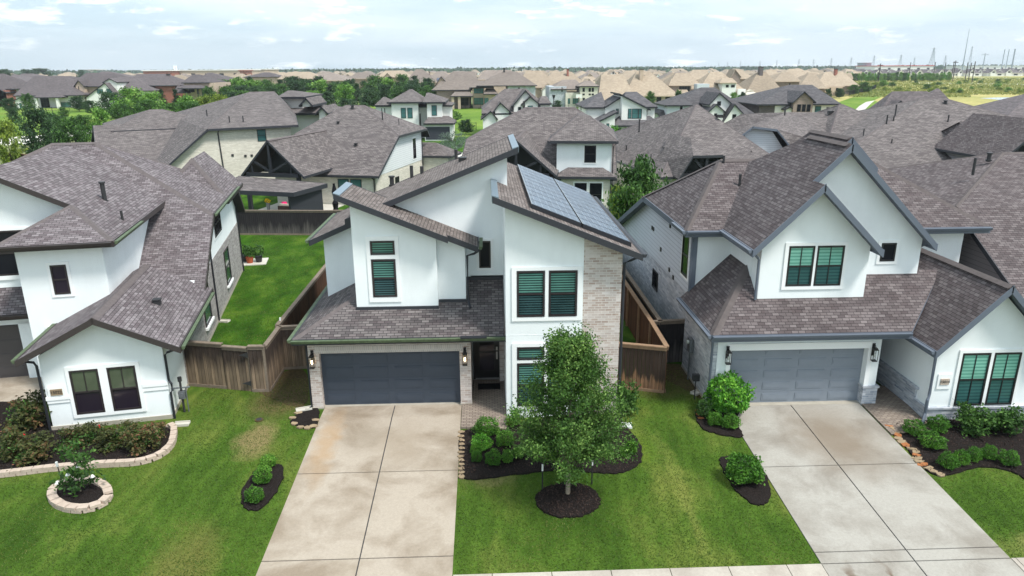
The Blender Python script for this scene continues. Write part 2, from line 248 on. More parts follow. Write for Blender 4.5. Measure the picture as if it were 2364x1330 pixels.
# wood fence: grey-brown boards, each board its own tone, dark weather stain on top
def woodmat(name, c1, c2, dark, zmid=1.1, zr=.5, dk=.75):
    m, t, b = new_mat(name); b.inputs['Roughness'].default_value = .9; b.inputs['Specular IOR Level'].default_value = .15
    uv = N(t, 'ShaderNodeUVMap'); br = N(t, 'ShaderNodeTexBrick', Scale=1.0, offset=0.0); br.inputs['Brick Width'].default_value = .14; br.inputs['Row Height'].default_value = 60
    br.inputs['Mortar Size'].default_value = .008; br.inputs['Color1'].default_value = col(c1); br.inputs['Color2'].default_value = col(c2); br.inputs['Mortar'].default_value = col(tuple(x*.25 for x in c1))
    t.links.new(uv.outputs[0], br.inputs['Vector'])
    mpn = N(t, 'ShaderNodeMapping'); mpn.inputs['Scale'].default_value = (9, 1.0, 1); t.links.new(uv.outputs[0], mpn.inputs['Vector'])
    n = N(t, 'ShaderNodeTexNoise', Scale=1.3, Detail=8.0, Roughness=.7); t.links.new(mpn.outputs[0], n.inputs['Vector'])
    mr = N(t, 'ShaderNodeMapRange'); mr.inputs['From Min'].default_value = .3; mr.inputs['From Max'].default_value = .7; mr.inputs['To Min'].default_value = .7; mr.inputs['To Max'].default_value = 1.3; t.links.new(n.outputs['Fac'], mr.inputs['Value'])
    mu = N(t, 'ShaderNodeMixRGB', blend_type='MULTIPLY', Fac=1.0); t.links.new(br.outputs['Color'], mu.inputs['Color1']); t.links.new(mr.outputs[0], mu.inputs['Color2'])
    sx = N(t, 'ShaderNodeSeparateXYZ'); t.links.new(uv.outputs[0], sx.inputs[0])
    nb = N(t, 'ShaderNodeTexNoise', Scale=1.0, Detail=5.0, Roughness=.7); mp3 = N(t, 'ShaderNodeMapping'); mp3.inputs['Scale'].default_value = (2.2, .25, 1); t.links.new(uv.outputs[0], mp3.inputs['Vector']); t.links.new(mp3.outputs[0], nb.inputs['Vector'])
    ma = N(t, 'ShaderNodeMath', operation='MULTIPLY_ADD'); ma.inputs[1].default_value = -2.2; t.links.new(nb.outputs['Fac'], ma.inputs[0]); t.links.new(sx.outputs['Y'], ma.inputs[2])
    m2 = N(t, 'ShaderNodeMapRange'); m2.inputs['From Min'].default_value = zmid-zr-1.1+100; m2.inputs['From Max'].default_value = zmid+zr-1.1+100; m2.inputs['To Max'].default_value = dk; t.links.new(ma.outputs[0], m2.inputs['Value'])
    mi = N(t, 'ShaderNodeMixRGB'); md = N(t, 'ShaderNodeMixRGB', blend_type='MULTIPLY', Fac=1.0); md.inputs['Color1'].default_value = col(dark); t.links.new(mr.outputs[0], md.inputs['Color2'])
    t.links.new(md.outputs[0], mi.inputs['Color2']); t.links.new(m2.outputs[0], mi.inputs['Fac']); t.links.new(mu.outputs[0], mi.inputs['Color1']); t.links.new(mi.outputs[0], b.inputs['Base Color'])
    bp = N(t, 'ShaderNodeBump', Strength=.5, Distance=.01); t.links.new(br.outputs['Fac'], bp.inputs['Height']); bp.invert = True; t.links.new(bp.outputs[0], b.inputs['Normal'])
woodmat('wood_grey', S(146, 126, 106), S(112, 98, 84), S(56, 48, 46), 1.0, .3, .9)
woodmat('wood_brown', S(98, 70, 54), S(76, 56, 44), S(62, 46, 38), 1.4, .5, .6)
woodmat('wood_dark', S(104, 99, 96), S(84, 80, 79), S(40, 38, 41), .55, .3, .9)
woodmat('wood_stain', S(146, 112, 86), S(118, 92, 74), S(56, 48, 44), .55, .1, .95)
plain('wood_rail', S(124, 112, 100), .9, .1, noise=.2, nscale=6); plain('wood_rail_warm', S(142, 118, 96), .9, .1, noise=.2, nscale=6)
# glass with blinds behind it
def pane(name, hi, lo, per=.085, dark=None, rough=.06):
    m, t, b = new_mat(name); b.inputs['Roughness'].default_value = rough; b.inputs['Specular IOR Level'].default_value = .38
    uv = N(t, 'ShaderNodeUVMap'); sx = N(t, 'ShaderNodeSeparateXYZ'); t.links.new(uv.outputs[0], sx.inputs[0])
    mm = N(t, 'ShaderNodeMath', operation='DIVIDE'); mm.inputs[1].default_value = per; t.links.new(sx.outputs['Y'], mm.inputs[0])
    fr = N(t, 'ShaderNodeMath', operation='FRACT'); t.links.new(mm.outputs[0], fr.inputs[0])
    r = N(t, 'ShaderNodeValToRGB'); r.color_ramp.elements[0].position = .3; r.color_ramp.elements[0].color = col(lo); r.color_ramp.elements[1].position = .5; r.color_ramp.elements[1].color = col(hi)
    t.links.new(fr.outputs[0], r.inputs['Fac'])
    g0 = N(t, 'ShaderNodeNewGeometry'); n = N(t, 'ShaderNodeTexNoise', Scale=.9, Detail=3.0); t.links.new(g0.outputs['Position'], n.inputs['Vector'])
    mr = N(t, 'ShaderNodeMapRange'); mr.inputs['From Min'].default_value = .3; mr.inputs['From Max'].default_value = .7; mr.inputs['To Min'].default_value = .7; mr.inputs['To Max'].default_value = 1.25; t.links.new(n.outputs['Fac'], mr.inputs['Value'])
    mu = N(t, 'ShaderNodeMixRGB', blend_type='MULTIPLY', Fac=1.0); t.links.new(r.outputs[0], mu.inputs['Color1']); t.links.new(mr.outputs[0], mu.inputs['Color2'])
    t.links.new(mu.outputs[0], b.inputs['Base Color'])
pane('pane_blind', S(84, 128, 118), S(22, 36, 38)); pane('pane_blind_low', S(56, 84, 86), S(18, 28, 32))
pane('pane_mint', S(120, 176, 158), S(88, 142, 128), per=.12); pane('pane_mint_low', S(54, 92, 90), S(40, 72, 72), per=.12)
plain('pane_dark', S(26, 28, 34), .15, .22); plain('pane_olive', S(82, 90, 74), .08, .7, noise=.2, nscale=2); plain('pane_teal', S(66, 108, 108), .1, .7, noise=.25, nscale=1)
plain('pane_purple', S(40, 34, 44), .07, .7); plain('bulb_glass', S(190, 196, 190), .1, .6)
m, t, b = new_mat('bulb_lit'); b.inputs['Emission Color'].default_value = (1, .75, .4, 1); b.inputs['Emission Strength'].default_value = 5
def solarmat():
    m, t, b = new_mat('solar_cell'); b.inputs['Roughness'].default_value = .22; b.inputs['Specular IOR Level'].default_value = .45
    uv = N(t, 'ShaderNodeUVMap'); br = N(t, 'ShaderNodeTexBrick', Scale=1.0, offset=0.0); br.inputs['Brick Width'].default_value = .27; br.inputs['Row Height'].default_value = .246
    br.inputs['Mortar Size'].default_value = .010; br.inputs['Color1'].default_value = col(S(44, 56, 76)); br.inputs['Color2'].default_value = col(S(70, 86, 106)); br.inputs['Mortar'].default_value = col(S(118, 130, 144))
    t.links.new(uv.outputs[0], br.inputs['Vector']); t.links.new(br.outputs['Color'], b.inputs['Base Color'])
solarmat(); plain('solar_far', S(28, 34, 62), .3, .5); plain('alu', S(190, 196, 200), .35, .5, .6)
def leafmat(name, c1, c2, c3, trans=.25, nscale=1.2, tsrc=1):
    m, t, b = new_mat(name); b.inputs['Roughness'].default_value = .6; b.inputs['Specular IOR Level'].default_value = .25
    g0 = N(t, 'ShaderNodeNewGeometry'); r = N(t, 'ShaderNodeValToRGB'); e = r.color_ramp.elements
    e[0].position = 0.1; e[0].color = col(c1); e[1].position = .95; e[1].color = col(c3); x = e.new(.55); x.color = col(c2)
    n = N(t, 'ShaderNodeTexNoise', Scale=nscale, Detail=3.0); t.links.new(g0.outputs['Position'], n.inputs['Vector'])
    ma = N(t, 'ShaderNodeMath', operation='MULTIPLY_ADD'); ma.inputs[1].default_value = .55; t.links.new(g0.outputs['Random Per Island'], ma.inputs[0])
    mb = N(t, 'ShaderNodeMath', operation='MULTIPLY_ADD'); mb.inputs[1].default_value = 1.3; mb.inputs[2].default_value = -.45; t.links.new(n.outputs['Fac'], mb.inputs[0])
    t.links.new(mb.outputs[0], ma.inputs[2]); t.links.new(ma.outputs[0], r.inputs['Fac']); t.links.new(r.outputs[0], b.inputs['Base Color'])
    tr = N(t, 'ShaderNodeBsdfTranslucent'); t.links.new(r.outputs[0], tr.inputs['Color']); mxs = N(t, 'ShaderNodeMixShader', Fac=trans)
    out = t.nodes['Material Output']; t.links.new(b.outputs[0], mxs.inputs[1]); t.links.new(tr.outputs[0], mxs.inputs[2]); t.links.new(mxs.outputs[0], out.inputs['Surface'])
leafmat('leaf_elm', S(46, 76, 30), S(74, 110, 46), S(130, 160, 82)); leafmat('leaf_box', S(44, 84, 26), S(74, 122, 36), S(128, 176, 70))
leafmat('leaf_bright', S(48, 96, 30), S(84, 146, 44), S(150, 204, 80)); leafmat('leaf_yellowgreen', S(74, 96, 32), S(120, 140, 50), S(168, 182, 80))
leafmat('leaf_dark', S(36, 58, 38), S(56, 84, 50), S(88, 120, 72), nscale=.5); leafmat('leaf_mid', S(40, 66, 32), S(66, 102, 44), S(108, 146, 70), nscale=.4)
leafmat('leaf_light', S(62, 96, 38), S(98, 144, 54), S(166, 196, 106), nscale=.4); leafmat('leaf_olive', S(66, 84, 70), S(96, 116, 100), S(134, 152, 132), nscale=1)
leafmat('leaf_rose', S(52, 58, 34), S(84, 92, 50), S(140, 92, 76)); leafmat('leaf_fir', S(34, 54, 36), S(54, 80, 48), S(82, 112, 64), nscale=.05)
leafmat('grass_blade', S(58, 84, 28), S(88, 112, 42), S(134, 136, 74), trans=.45, nscale=.5)
leafmat('grass_tuft', S(112, 124, 60), S(140, 144, 80), S(160, 158, 98), nscale=.05)
# ---------------------------------------------------------------- mesh builder
class MB:
    def __init__(s): s.v = []; s.f = []; s.m = []
    def poly(s, pts, mi=0):
        i = len(s.v); s.v += [tuple(p) for p in pts]; s.f.append(tuple(range(i, i+len(pts)))); s.m.append(mi)
    def hexa(s, P, mi=0):                    # 8 pts: bottom ring 0-3, top ring 4-7
        i = len(s.v); s.v += [tuple(p) for p in P]
        for q in ((0, 3, 2, 1), (4, 5, 6, 7), (0, 1, 5, 4), (1, 2, 6, 5), (2, 3, 7, 6), (3, 0, 4, 7)): s.f.append(tuple(i+k for k in q)); s.m.append(mi)
    def box(s, x0, x1, y0, y1, z0, z1, mi=0):
        s.hexa([(x0, y0, z0), (x1, y0, z0), (x1, y1, z0), (x0, y1, z0), (x0, y0, z1), (x1, y0, z1), (x1, y1, z1), (x0, y1, z1)], mi)
    def prism(s, pts, vec, mi=0):            # closed solid: polygon swept along vec
        n = len(pts); i = len(s.v); s.v += [tuple(p) for p in pts] + [tuple(np.array(p)+np.array(vec)) for p in pts]
        s.f.append(tuple(range(i+n-1, i-1, -1))); s.m.append(mi); s.f.append(tuple(range(i+n, i+2*n))); s.m.append(mi)
        for k in range(n):
            j = (k+1) % n; s.f.append((i+k, i+j, i+n+j, i+n+k)); s.m.append(mi)
    def tube(s, path, r, n=8, mi=0, r1=None, cap=True):
        path = [Vector(p) for p in path]; rings = []
        for k, p in enumerate(path):
            d = (path[min(k+1, len(path)-1)]-path[max(k-1, 0)]).normalized()
            a = d.orthogonal().normalized() if abs(d.z) > .99 else d.cross(Vector((0, 0, 1))).normalized(); b = d.cross(a)
            rr = r if r1 is None else r+(r1-r)*k/(len(path)-1)
            i = len(s.v); rings.append(i)
            for q in range(n): an = 2*math.pi*q/n; s.v.append(tuple(p+(a*math.cos(an)+b*math.sin(an))*rr))
        for a, b in zip(rings, rings[1:]):
            for q in range(n): w = (q+1) % n; s.f.append((a+q, a+w, b+w, b+q)); s.m.append(mi)
        if cap:
            s.f.append(tuple(rings[0]+q for q in range(n))); s.m.append(mi); s.f.append(tuple(rings[-1]+q for q in range(n-1, -1, -1))); s.m.append(mi)
    def build(s, name, mats, parent=None, off=(0, 0, 0), smooth=False):
        if not s.f: return None
        if isinstance(mats, str): mats = [mats]
        me = bpy.data.meshes.new(name); o3 = Vector(off)
        V = [Vector(v)-o3 for v in s.v]
        me.from_pydata([tuple(v) for v in V], [], s.f); me.update()
        for m in mats: me.materials.append(MAT[m])
        for p, mi in zip(me.polygons, s.m): p.material_index = mi; p.use_smooth = smooth
        uvl = me.uv_layers.new(name='UVMap').data
        Z = Vector((0, 0, 1))
        for p in me.polygons:
            n = p.normal
            if n.z < -.2: n = -n
            if abs(n.z) > .999: h = Vector((1, 0, 0)); v = Vector((0, 1, 0))
            else: h = Z.cross(n).normalized(); v = n.cross(h)
            for li in p.loop_indices:
                c = V[me.loops[li].vertex_index]; uvl[li].uv = (c.dot(h)+100, c.dot(v)+100)
        o = bpy.data.objects.new(name, me); C.objects.link(o)
        if parent: o.parent = parent
        return o
def tag(o, label, cat=None, group=None, kind=None):
    if label: o['label'] = label
    if cat: o['category'] = cat
    if group: o['group'] = group
    if kind: o['kind'] = kind
    return o
def empty(name, loc, rz=0, label=None, cat=None, group=None):
    o = bpy.data.objects.new(name, None); C.objects.link(o); o.location = loc; o.rotation_euler = (0, 0, rz); o.empty_display_size = .3
    return tag(o, label, cat, group)
def copy_tree(o, parent=None):
    c = o.copy(); C.objects.link(c)
    if parent: c.parent = parent
    for ch in list(o.children): copy_tree(ch, c)
    return c
def struct(name, mb, mat, kind='structure', label=None):
    o = mb.build(name, mat); o['kind'] = kind
    if label: o['label'] = label
    return o
# ---------------------------------------------------------------- house kit (local coordinates minus off)
class House:
    def __init__(s, name, label, org, rot=0, off=(0, 0, 0), roof='shingle_mid', fascia='trim_dark', soffit='soffit_dark', cap='cap_shingle', group=None, t=.14, fh=.2, caps=True, cat='house'):
        s.root = empty(name, org, rot, label, cat, group); s.off = off; s.W = {}; s.roofm = roof; s.fasm = fascia; s.sofm = soffit; s.capm = cap; s.t = t; s.fh = fh; s.caps = caps
        s.R = {}; s.F = MB(); s.K = MB()
    def w(s, mat): return s.W.setdefault(mat, MB())
    def box(s, mat, *a): s.w(mat).box(*a)
    def slab(s, pts, outer=(), mat=None, t=None, fh=None):
        """roof plane: pts counter-clockwise from above; outer = indices of edges that carry a fascia"""
        t = s.t if t is None else t; fh = s.fh if fh is None else fh
        R = s.R.setdefault(mat or s.roofm, MB()); n = len(pts); P = [Vector(p) for p in pts]
        if sum(P[k].x*P[(k+1) % n].y-P[(k+1) % n].x*P[k].y for k in range(n)) < 0: P.reverse(); outer = tuple((n-2-k) % n for k in outer)
        nrm0 = Vector((0, 0, 0))
        for k in range(n): nrm0 += (P[k]-P[0]).cross(P[(k+1) % n]-P[0])
        nrm0.normalize()
        if n > 3 and max(abs((q-P[0]).dot(nrm0)) for q in P) > .004:
            for tri in tessellate_polygon([[Vector((q.x, q.y, 0)) for q in P]]):
                T3 = [P[i] for i in tri]
                if (T3[1]-T3[0]).cross(T3[2]-T3[0]).z < 0: T3.reverse()
                R.poly(T3, 0); R.poly([q-Vector((0, 0, t)) for q in reversed(T3)], 1)
        else: R.poly(P, 0); R.poly([p-Vector((0, 0, t)) for p in reversed(P)], 1)
        for k in range(n):
            a, b = P[k], P[(k+1) % n]
            R.poly([a-Vector((0, 0, t)), b-Vector((0, 0, t)), b, a], 1)
            if k in outer:
                d = (b-a); d.z = 0
                if d.length < 1e-4: continue
                nrm = Vector((d.y, -d.x, 0)).normalized()
                up = Vector((0, 0, .012)); dn = Vector((0, 0, -fh)); w = nrm*.035; e = (b-a).normalized()*.03
                a2, b2 = a-e, b+e
                s.F.hexa([a2+dn, b2+dn, b2+dn+w, a2+dn+w, a2+up, b2+up, b2+up+w, a2+up+w])
    def cap(s, a, b, r=.10):
        if not s.caps: return
        a, b = Vector(a), Vector(b); d = (b-a).normalized(); side = d.cross(Vector((0, 0, 1))).normalized(); up = side.cross(d)
        L_ = side*.17-Vector((0, 0, .07)); Rr = -side*.17-Vector((0, 0, .07)); T = Vector((0, 0, .035))
        m = MB(); m.prism([a+L_, a+T, a+Rr], b-a); m.build('ridge_cap', s.capm, s.root, s.off)
    def roof4(s, x0, x1, y0, y1, z, xa, xb, yr, zr, lowf=None, lowb=None, mat=None):
        """ridge along x from xa to xb at yr,zr; xa==x0 / xb==x1 gives a gable; lowf/lowb=(y,z) drops the slope past the side eaves"""
        A, B = (xa, yr, zr), (xb, yr, zr)
        if lowf: s.slab([(x0, lowf[0], lowf[1]), (x1, lowf[0], lowf[1]), (x1, y0, z), (x0, y0, z)], (0, 1, 3), mat); s.slab([(x0, y0, z), (x1, y0, z), B, A], (), mat)
        else: s.slab([(x0, y0, z), (x1, y0, z), B, A], (0,)+((1,) if xb >= x1-1e-3 else ())+((3,) if xa <= x0+1e-3 else ()), mat)
        if lowb: s.slab([(x1, lowb[0], lowb[1]), (x0, lowb[0], lowb[1]), (x0, y1, z), (x1, y1, z)], (0, 1, 3), mat); s.slab([(x1, y1, z), (x0, y1, z), A, B], (), mat)
        else: s.slab([(x1, y1, z), (x0, y1, z), A, B], (0,)+((3,) if xb >= x1-1e-3 else ())+((1,) if xa <= x0+1e-3 else ()), mat)
        if xa > x0+1e-3: s.slab([(x0, y1, z), (x0, y0, z), A], (0,), mat); s.cap((x0, y0, z), A); s.cap((x0, y1, z), A)
        if xb < x1-1e-3: s.slab([(x1, y0, z), (x1, y1, z), B], (0,), mat); s.cap((x1, y0, z), B); s.cap((x1, y1, z), B)
        if xb-xa > .05: s.cap(A, B)
    def gable(s, x0, x1, y0, y1, z, zr, xr=None, mat=None, hipf=0, back=True, rightz=None, caps=True):
        """ridge along y; gable toward y0 (or hip of depth hipf)"""
        xr = (x0+x1)/2 if xr is None else xr; zq = z if rightz is None else rightz
        f = (xr, y0+hipf, zr); b = (xr, y1, zr)
        s.slab([(x0, y1, z), (x0, y0, z), f, b], (0,) if hipf else (0, 1), mat)
        s.slab([(x1, y0, zq), (x1, y1, zq), b, f], (0,) if hipf else (0, 3), mat)
        if hipf: s.slab([(x0, y0, z), (x1, y0, zq), f], (0,), mat); s.cap((x0, y0, z), f); s.cap((x1, y0, zq), f)
        if caps: s.cap(f, b)
    def gwall(s, mat, x0, x1, y0, y1, z0, z, zr, xr=None, zq=None):
        xr = (x0+x1)/2 if xr is None else xr; zq = z if zq is None else zq
        s.w(mat).prism([(x0, y0, z0), (x1, y0, z0), (x1, y0, zq), (xr, y0, zr), (x0, y0, z)], (0, y1-y0, 0))
    def pwall(s, mat, prof, x0, x1):         # profile in (y,z) swept along x
        s.w(mat).prism([(x0, y, z) for y, z in prof], (x1-x0, 0, 0))
    def gutter(s, a, b, mat='gutter_green', out=(0, -1), r=.05):
        a, b = Vector(a), Vector(b); o = Vector((out[0], out[1], 0)); m = MB()
        h = .11; w = .12
        m.prism([a+o*.036, a+o*(.036+w), a+o*(.036+w)-Vector((0, 0, h*.2)), a+o*(.036+w*.7)-Vector((0, 0, h)), a+o*.036-Vector((0, 0, h))], b-a)
        m.build('gutter', mat, s.root, s.off)
    def spout(s, path, mat='trim_dark', r=.045):
        m = MB(); m.tube(path, r, 6); m.build('downspout', mat, s.root, s.off)
    def vent(s, p, h=.5, r=.06, mat='metal_dark', hood=False):
        m = MB(); m.tube([(p[0], p[1], p[2]-.05), (p[0], p[1], p[2]+h)], r, 8)
        if hood: m.tube([(p[0], p[1], p[2]+h), (p[0], p[1], p[2]+h+.06)], r*1.45, 8); m.tube([(p[0], p[1], p[2]-.02), (p[0], p[1], p[2]+.05)], r*1.5, 8)
        m.build('vent_pipe', mat, s.root, s.off)
    def turbine(s, p, w=.3):
        m = MB(); m.box(p[0]-w/2, p[0]+w/2, p[1]-w/2, p[1]+w/2, p[2]-.15, p[2]+.1); m.box(p[0]-w*.6, p[0]+w*.6, p[1]-w*.6, p[1]+w*.6, p[2]+.1, p[2]+.14)
        m.build('roof_vent', 'metal_dark', s.root, s.off)
    def P(s, face, c):
        return {'F': lambda u, z, d: (u, c-d, z), 'B': lambda u, z, d: (u, c+d, z), 'R': lambda u, z, d: (c+d, u, z), 'L': lambda u, z, d: (c-d, u, z)}[face]
    def pbox(s, mb, P, u0, u1, z0, z1, d0, d1): mb.hexa([P(u0, z0, d1), P(u1, z0, d1), P(u1, z0, d0), P(u0, z0, d0), P(u0, z1, d1), P(u1, z1, d1), P(u1, z1, d0), P(u0, z1, d0)])
    def window(s, face, c, u0, u1, z0, z1, pane='pane_teal', frame='frame_dark', split=True, trim='trim_white', low=None, munt=0, fwid=.055, tw=.11, name='window'):
        P = s.P(face, c); m = MB(); f = fwid; D = .05
        s.pbox(m, P, u0, u0+f, z0, z1, .003, D); s.pbox(m, P, u1-f, u1, z0, z1, .003, D); s.pbox(m, P, u0+f, u1-f, z0, z0+f, .003, D); s.pbox(m, P, u0+f, u1-f, z1-f, z1, .003, D)
        zm = (z0+z1)/2
        if split: s.pbox(m, P, u0+f, u1-f, zm-f/2, zm+f/2, .016, D-.005)
        for k in range(munt): um = u0+(u1-u0)*(k+1)/(munt+1); s.pbox(m, P, um-.012, um+.012, z0+f, z1-f, .016, D-.012)
        fo = m.build(name, frame, s.root, s.off)
        m = MB(); s.pbox(m, P, u0+f*.5, u1-f*.5, (zm if low else z0+f*.5), z1-f*.5, .004, .016); m.build('pane', pane, fo, s.off)
        if low: m = MB(); s.pbox(m, P, u0+f*.5, u1-f*.5, z0+f*.5, zm-.002, .004, .014); m.build('pane', low, fo, s.off)
        if trim and tw: 
            m = MB(); e = .006
            s.pbox(m, P, u0-tw, u0-e, z0-tw, z1+tw, .002, .035); s.pbox(m, P, u1+e, u1+tw, z0-tw, z1+tw, .002, .035)
            s.pbox(m, P, u0-e, u1+e, z0-tw, z0-e, .002, .035); s.pbox(m, P, u0-e, u1+e, z1+e, z1+tw, .002, .035); m.build('window_trim', trim, fo, s.off)
        return fo
    def far_window(s, face, c, u0, u1, z0, z1, pane='pane_teal', frame='frame_black', n=1):
        P = s.P(face, c); m = MB(); f = .09
        s.pbox(m, P, u0, u1, z0, z1, .004, .05); fo = m.build('window', frame, s.root, s.off)
        m = MB(); wd = (u1-u0-f)/n; zm = (z0+z1)/2
        for k in range(n):
            s.pbox(m, P, u0+f+wd*k, u0+wd*(k+1), z0+f, zm-f/3, .05, .06); s.pbox(m, P, u0+f+wd*k, u0+wd*(k+1), zm+f/3, z1-f, .05, .06)
        m.build('pane', pane, fo, s.off)
    def garage(s, face, c, u0, u1, z0, z1, mat='door_charcoal', nx=4, nz=4):
        P = s.P(face, c); m = MB(); s.pbox(m, P, u0, u1, z0, z1, -.05, 0)
        wx = (u1-u0)/nx; hz_ = (z1-z0)/nz
        for i in range(nx):
            for j in range(nz):
                a, b, cc, d = u0+i*wx+wx*.1, u0+(i+1)*wx-wx*.1, z0+j*hz_+hz_*.2, z0+(j+1)*hz_-hz_*.2
                s.pbox(m, P, a, b, cc, d, 0, .018); e = .05
                s.pbox(m, P, a+e, b-e, cc+e, d-e, .018, .026)
        for j in range(1, nz): s.pbox(m, P, u0, u1, z0+j*hz_-.008, z0+j*hz_+.008, 0.001, .006)
        return m.build('garage_door', mat, s.root, s.off)
    def lantern(s, face, c, u, z, lit=True):
        P = s.P(face, c); m = MB(); w = .085; h = .24
        s.pbox(m, P, u-.05, u+.05, z-.02, z+h+.2, .003, .03); s.pbox(m, P, u-.015, u+.015, z+h+.12, z+h+.15, .03, .14)
        for du in (-w, w-.014):
            for dd in (.06, .06+2*w-.014): s.pbox(m, P, u+du, u+du+.014, z-.15, z+h, dd, dd+.014)
        s.pbox(m, P, u-w, u+w, z+h, z+h+.03, .06, .06+2*w); s.pbox(m, P, u-w*.6, u+w*.6, z+h+.03, z+h+.08, .08, .04+2*w); s.pbox(m, P, u-w, u+w, z-.18, z-.15, .06, .06+2*w)
        fo = m.build('wall_lantern', 'frame_black', s.root, s.off)
        m = MB(); a = P(u, z-.02, .06+w); b = P(u, z+.1, .06+w); m.tube([a, b], .032, 8); m.build('bulb', 'bulb_lit' if lit else 'bulb_glass', fo, s.off)
    def done(s, names=None):
        names = names or {}
        for k, mb in s.W.items():
            nm = names.get(k) or ('brick_wall' if k.startswith('brick') else 'siding_wall' if k.startswith('siding') else 'foundation' if k.startswith('concrete') else 'trim' if k.startswith('trim') else 'wall')
            mb.build(nm, k, s.root, s.off)
        for k, mb in s.R.items(): mb.build('roof', [k, s.sofm], s.root, s.off)
        s.F.build('fascia', s.fasm, s.root, s.off)
        return s.root
def text_mesh(txt, size, name, mat, parent, loc, rot):
    cu = bpy.data.curves.new(name, 'FONT'); cu.body = txt; cu.size = size; cu.extrude = .006; cu.align_x = 'CENTER'; cu.align_y = 'CENTER'
    o = bpy.data.objects.new(name, cu); C.objects.link(o); dg = bpy.context.evaluated_depsgraph_get()
    me = bpy.data.meshes.new_from_object(o.evaluated_get(dg)); bpy.data.objects.remove(o)
    me.materials.clear(); me.materials.append(MAT[mat]); q = bpy.data.objects.new(name, me); C.objects.link(q); q.parent = parent; q.location = loc; q.rotation_euler = rot
    return q
# ================================================================ GROUND
def sheet(name, pts, mat, dz, kind='structure', label=None, solid=0.0):
    """flat sheet on the terrain from (x,y) points; solid>0 gives it thickness"""
    bm = bmesh.new(); vs = [bm.verts.new((p[0], p[1], 0)) for p in pts]; f = bm.faces.new(vs)
    if f.normal.z < 0: f.normal_flip()
    for yc in (YB, YS):
        bmesh.ops.bisect_plane(bm, geom=bm.verts[:]+bm.edges[:]+bm.faces[:], plane_co=(0, yc, 0), plane_no=(0, 1, 0))
    bmesh.ops.triangulate(bm, faces=bm.faces[:])
    for v in bm.verts: v.co.z = g(v.co.y)+dz
    if solid:
        r = bmesh.ops.extrude_face_region(bm, geom=bm.faces[:]); 
        for e in r['geom']:
            if isinstance(e, bmesh.types.BMVert): e.co.z += solid
        bmesh.ops.recalc_face_normals(bm, faces=bm.faces[:])
    me = bpy.data.meshes.new(name); bm.to_mesh(me); bm.free(); me.materials.append(MAT[mat])
    uvl = me.uv_layers.new(name='UVMap').data
    for l in me.loops: c = me.vertices[l.vertex_index].co; uvl[l.index].uv = (c.x+100, c.y+100)
    o = bpy.data.objects.new(name, me); C.objects.link(o); o['kind'] = kind
    if label: o['label'] = label
    return o
BIG = 7000
gm = MB()
for y0, y1 in ((-300, YS), (YS, YB), (YB, BIG)): gm.poly([(-BIG, y0, g(y0)-.02), (BIG, y0, g(y0)-.02), (BIG, y1, g(y1)-.02), (-BIG, y1, g(y1)-.02)])
struct('ground', gm, 'ground_mix')
sheet('front_lawn', [(-40, 14.2), (40, 14.2), (40, 26.0), (-40, 26.0)], 'grass_near', 0)
sheet('back_lawn', [(-60, 26.0), (60, 26.0), (60, 130), (-60, 130)], 'grass_back', 0)
sheet('park_lawn', [(-260, 130), (120, 130), (150, 236), (-300, 300)], 'grass_far', .01)
# the open field on the right, its lawn strip, trail, dirt bands and pond
def zp(*pp): return [tuple(atZ(x, y)[:2]) for x, y in pp]
sheet('meadow', zp((1700, 300), (2700, 330), (2900, 176), (2100, 173), (1950, 178), (1960, 196)), 'field_far', .02)
sheet('mown_grass', zp((1900, 300), (1925, 240), (2022, 206), (2060, 213), (1990, 262), (1960, 300)), 'grass_far', .03)
sheet('gravel_trail', zp((1950, 300), (1966, 262), (1984, 245), (1999, 236), (2020, 232), (2010, 240), (1996, 254), (1988, 275), (1982, 300)), 'concrete_pad', .045)
sheet('dirt_track', zp((2018, 232), (2040, 222), (2065, 212), (2140, 211), (2140, 213), (2062, 218), (2028, 236)), 'field_far', .045)
sheet('sandy_band', zp((2100, 190.0), (2700, 199), (2700, 201), (2120, 192.5)), 'road_pale', .04)
sheet('dirt_band', zp((2160, 178.5), (2800, 181), (2800, 184), (2160, 181)), 'road_pale', .04)
sheet('pond', zp((2262, 227), (2300, 225.5), (2420, 224), (2700, 226), (2700, 240), (2420, 234.5), (2330, 233.5), (2300, 230)), 'water', .05)
sheet('back_street', [(-60, 98), (60, 98), (60, 105), (-60, 105)], 'road_pale', .02)
sheet('boulevard', zp((-200, 345), (60, 333), (130, 322), (330, 290), (330, 281), (120, 311), (-200, 330)), 'road_pale', .02)
sheet('far_street', zp((560, 232), (760, 262), (1000, 312), (930, 316), (700, 275), (500, 240)), 'road_pale', .03)
sheet('far_side_street', zp((985, 222), (1015, 222), (965, 315), (915, 315)), 'road_pale', .035)
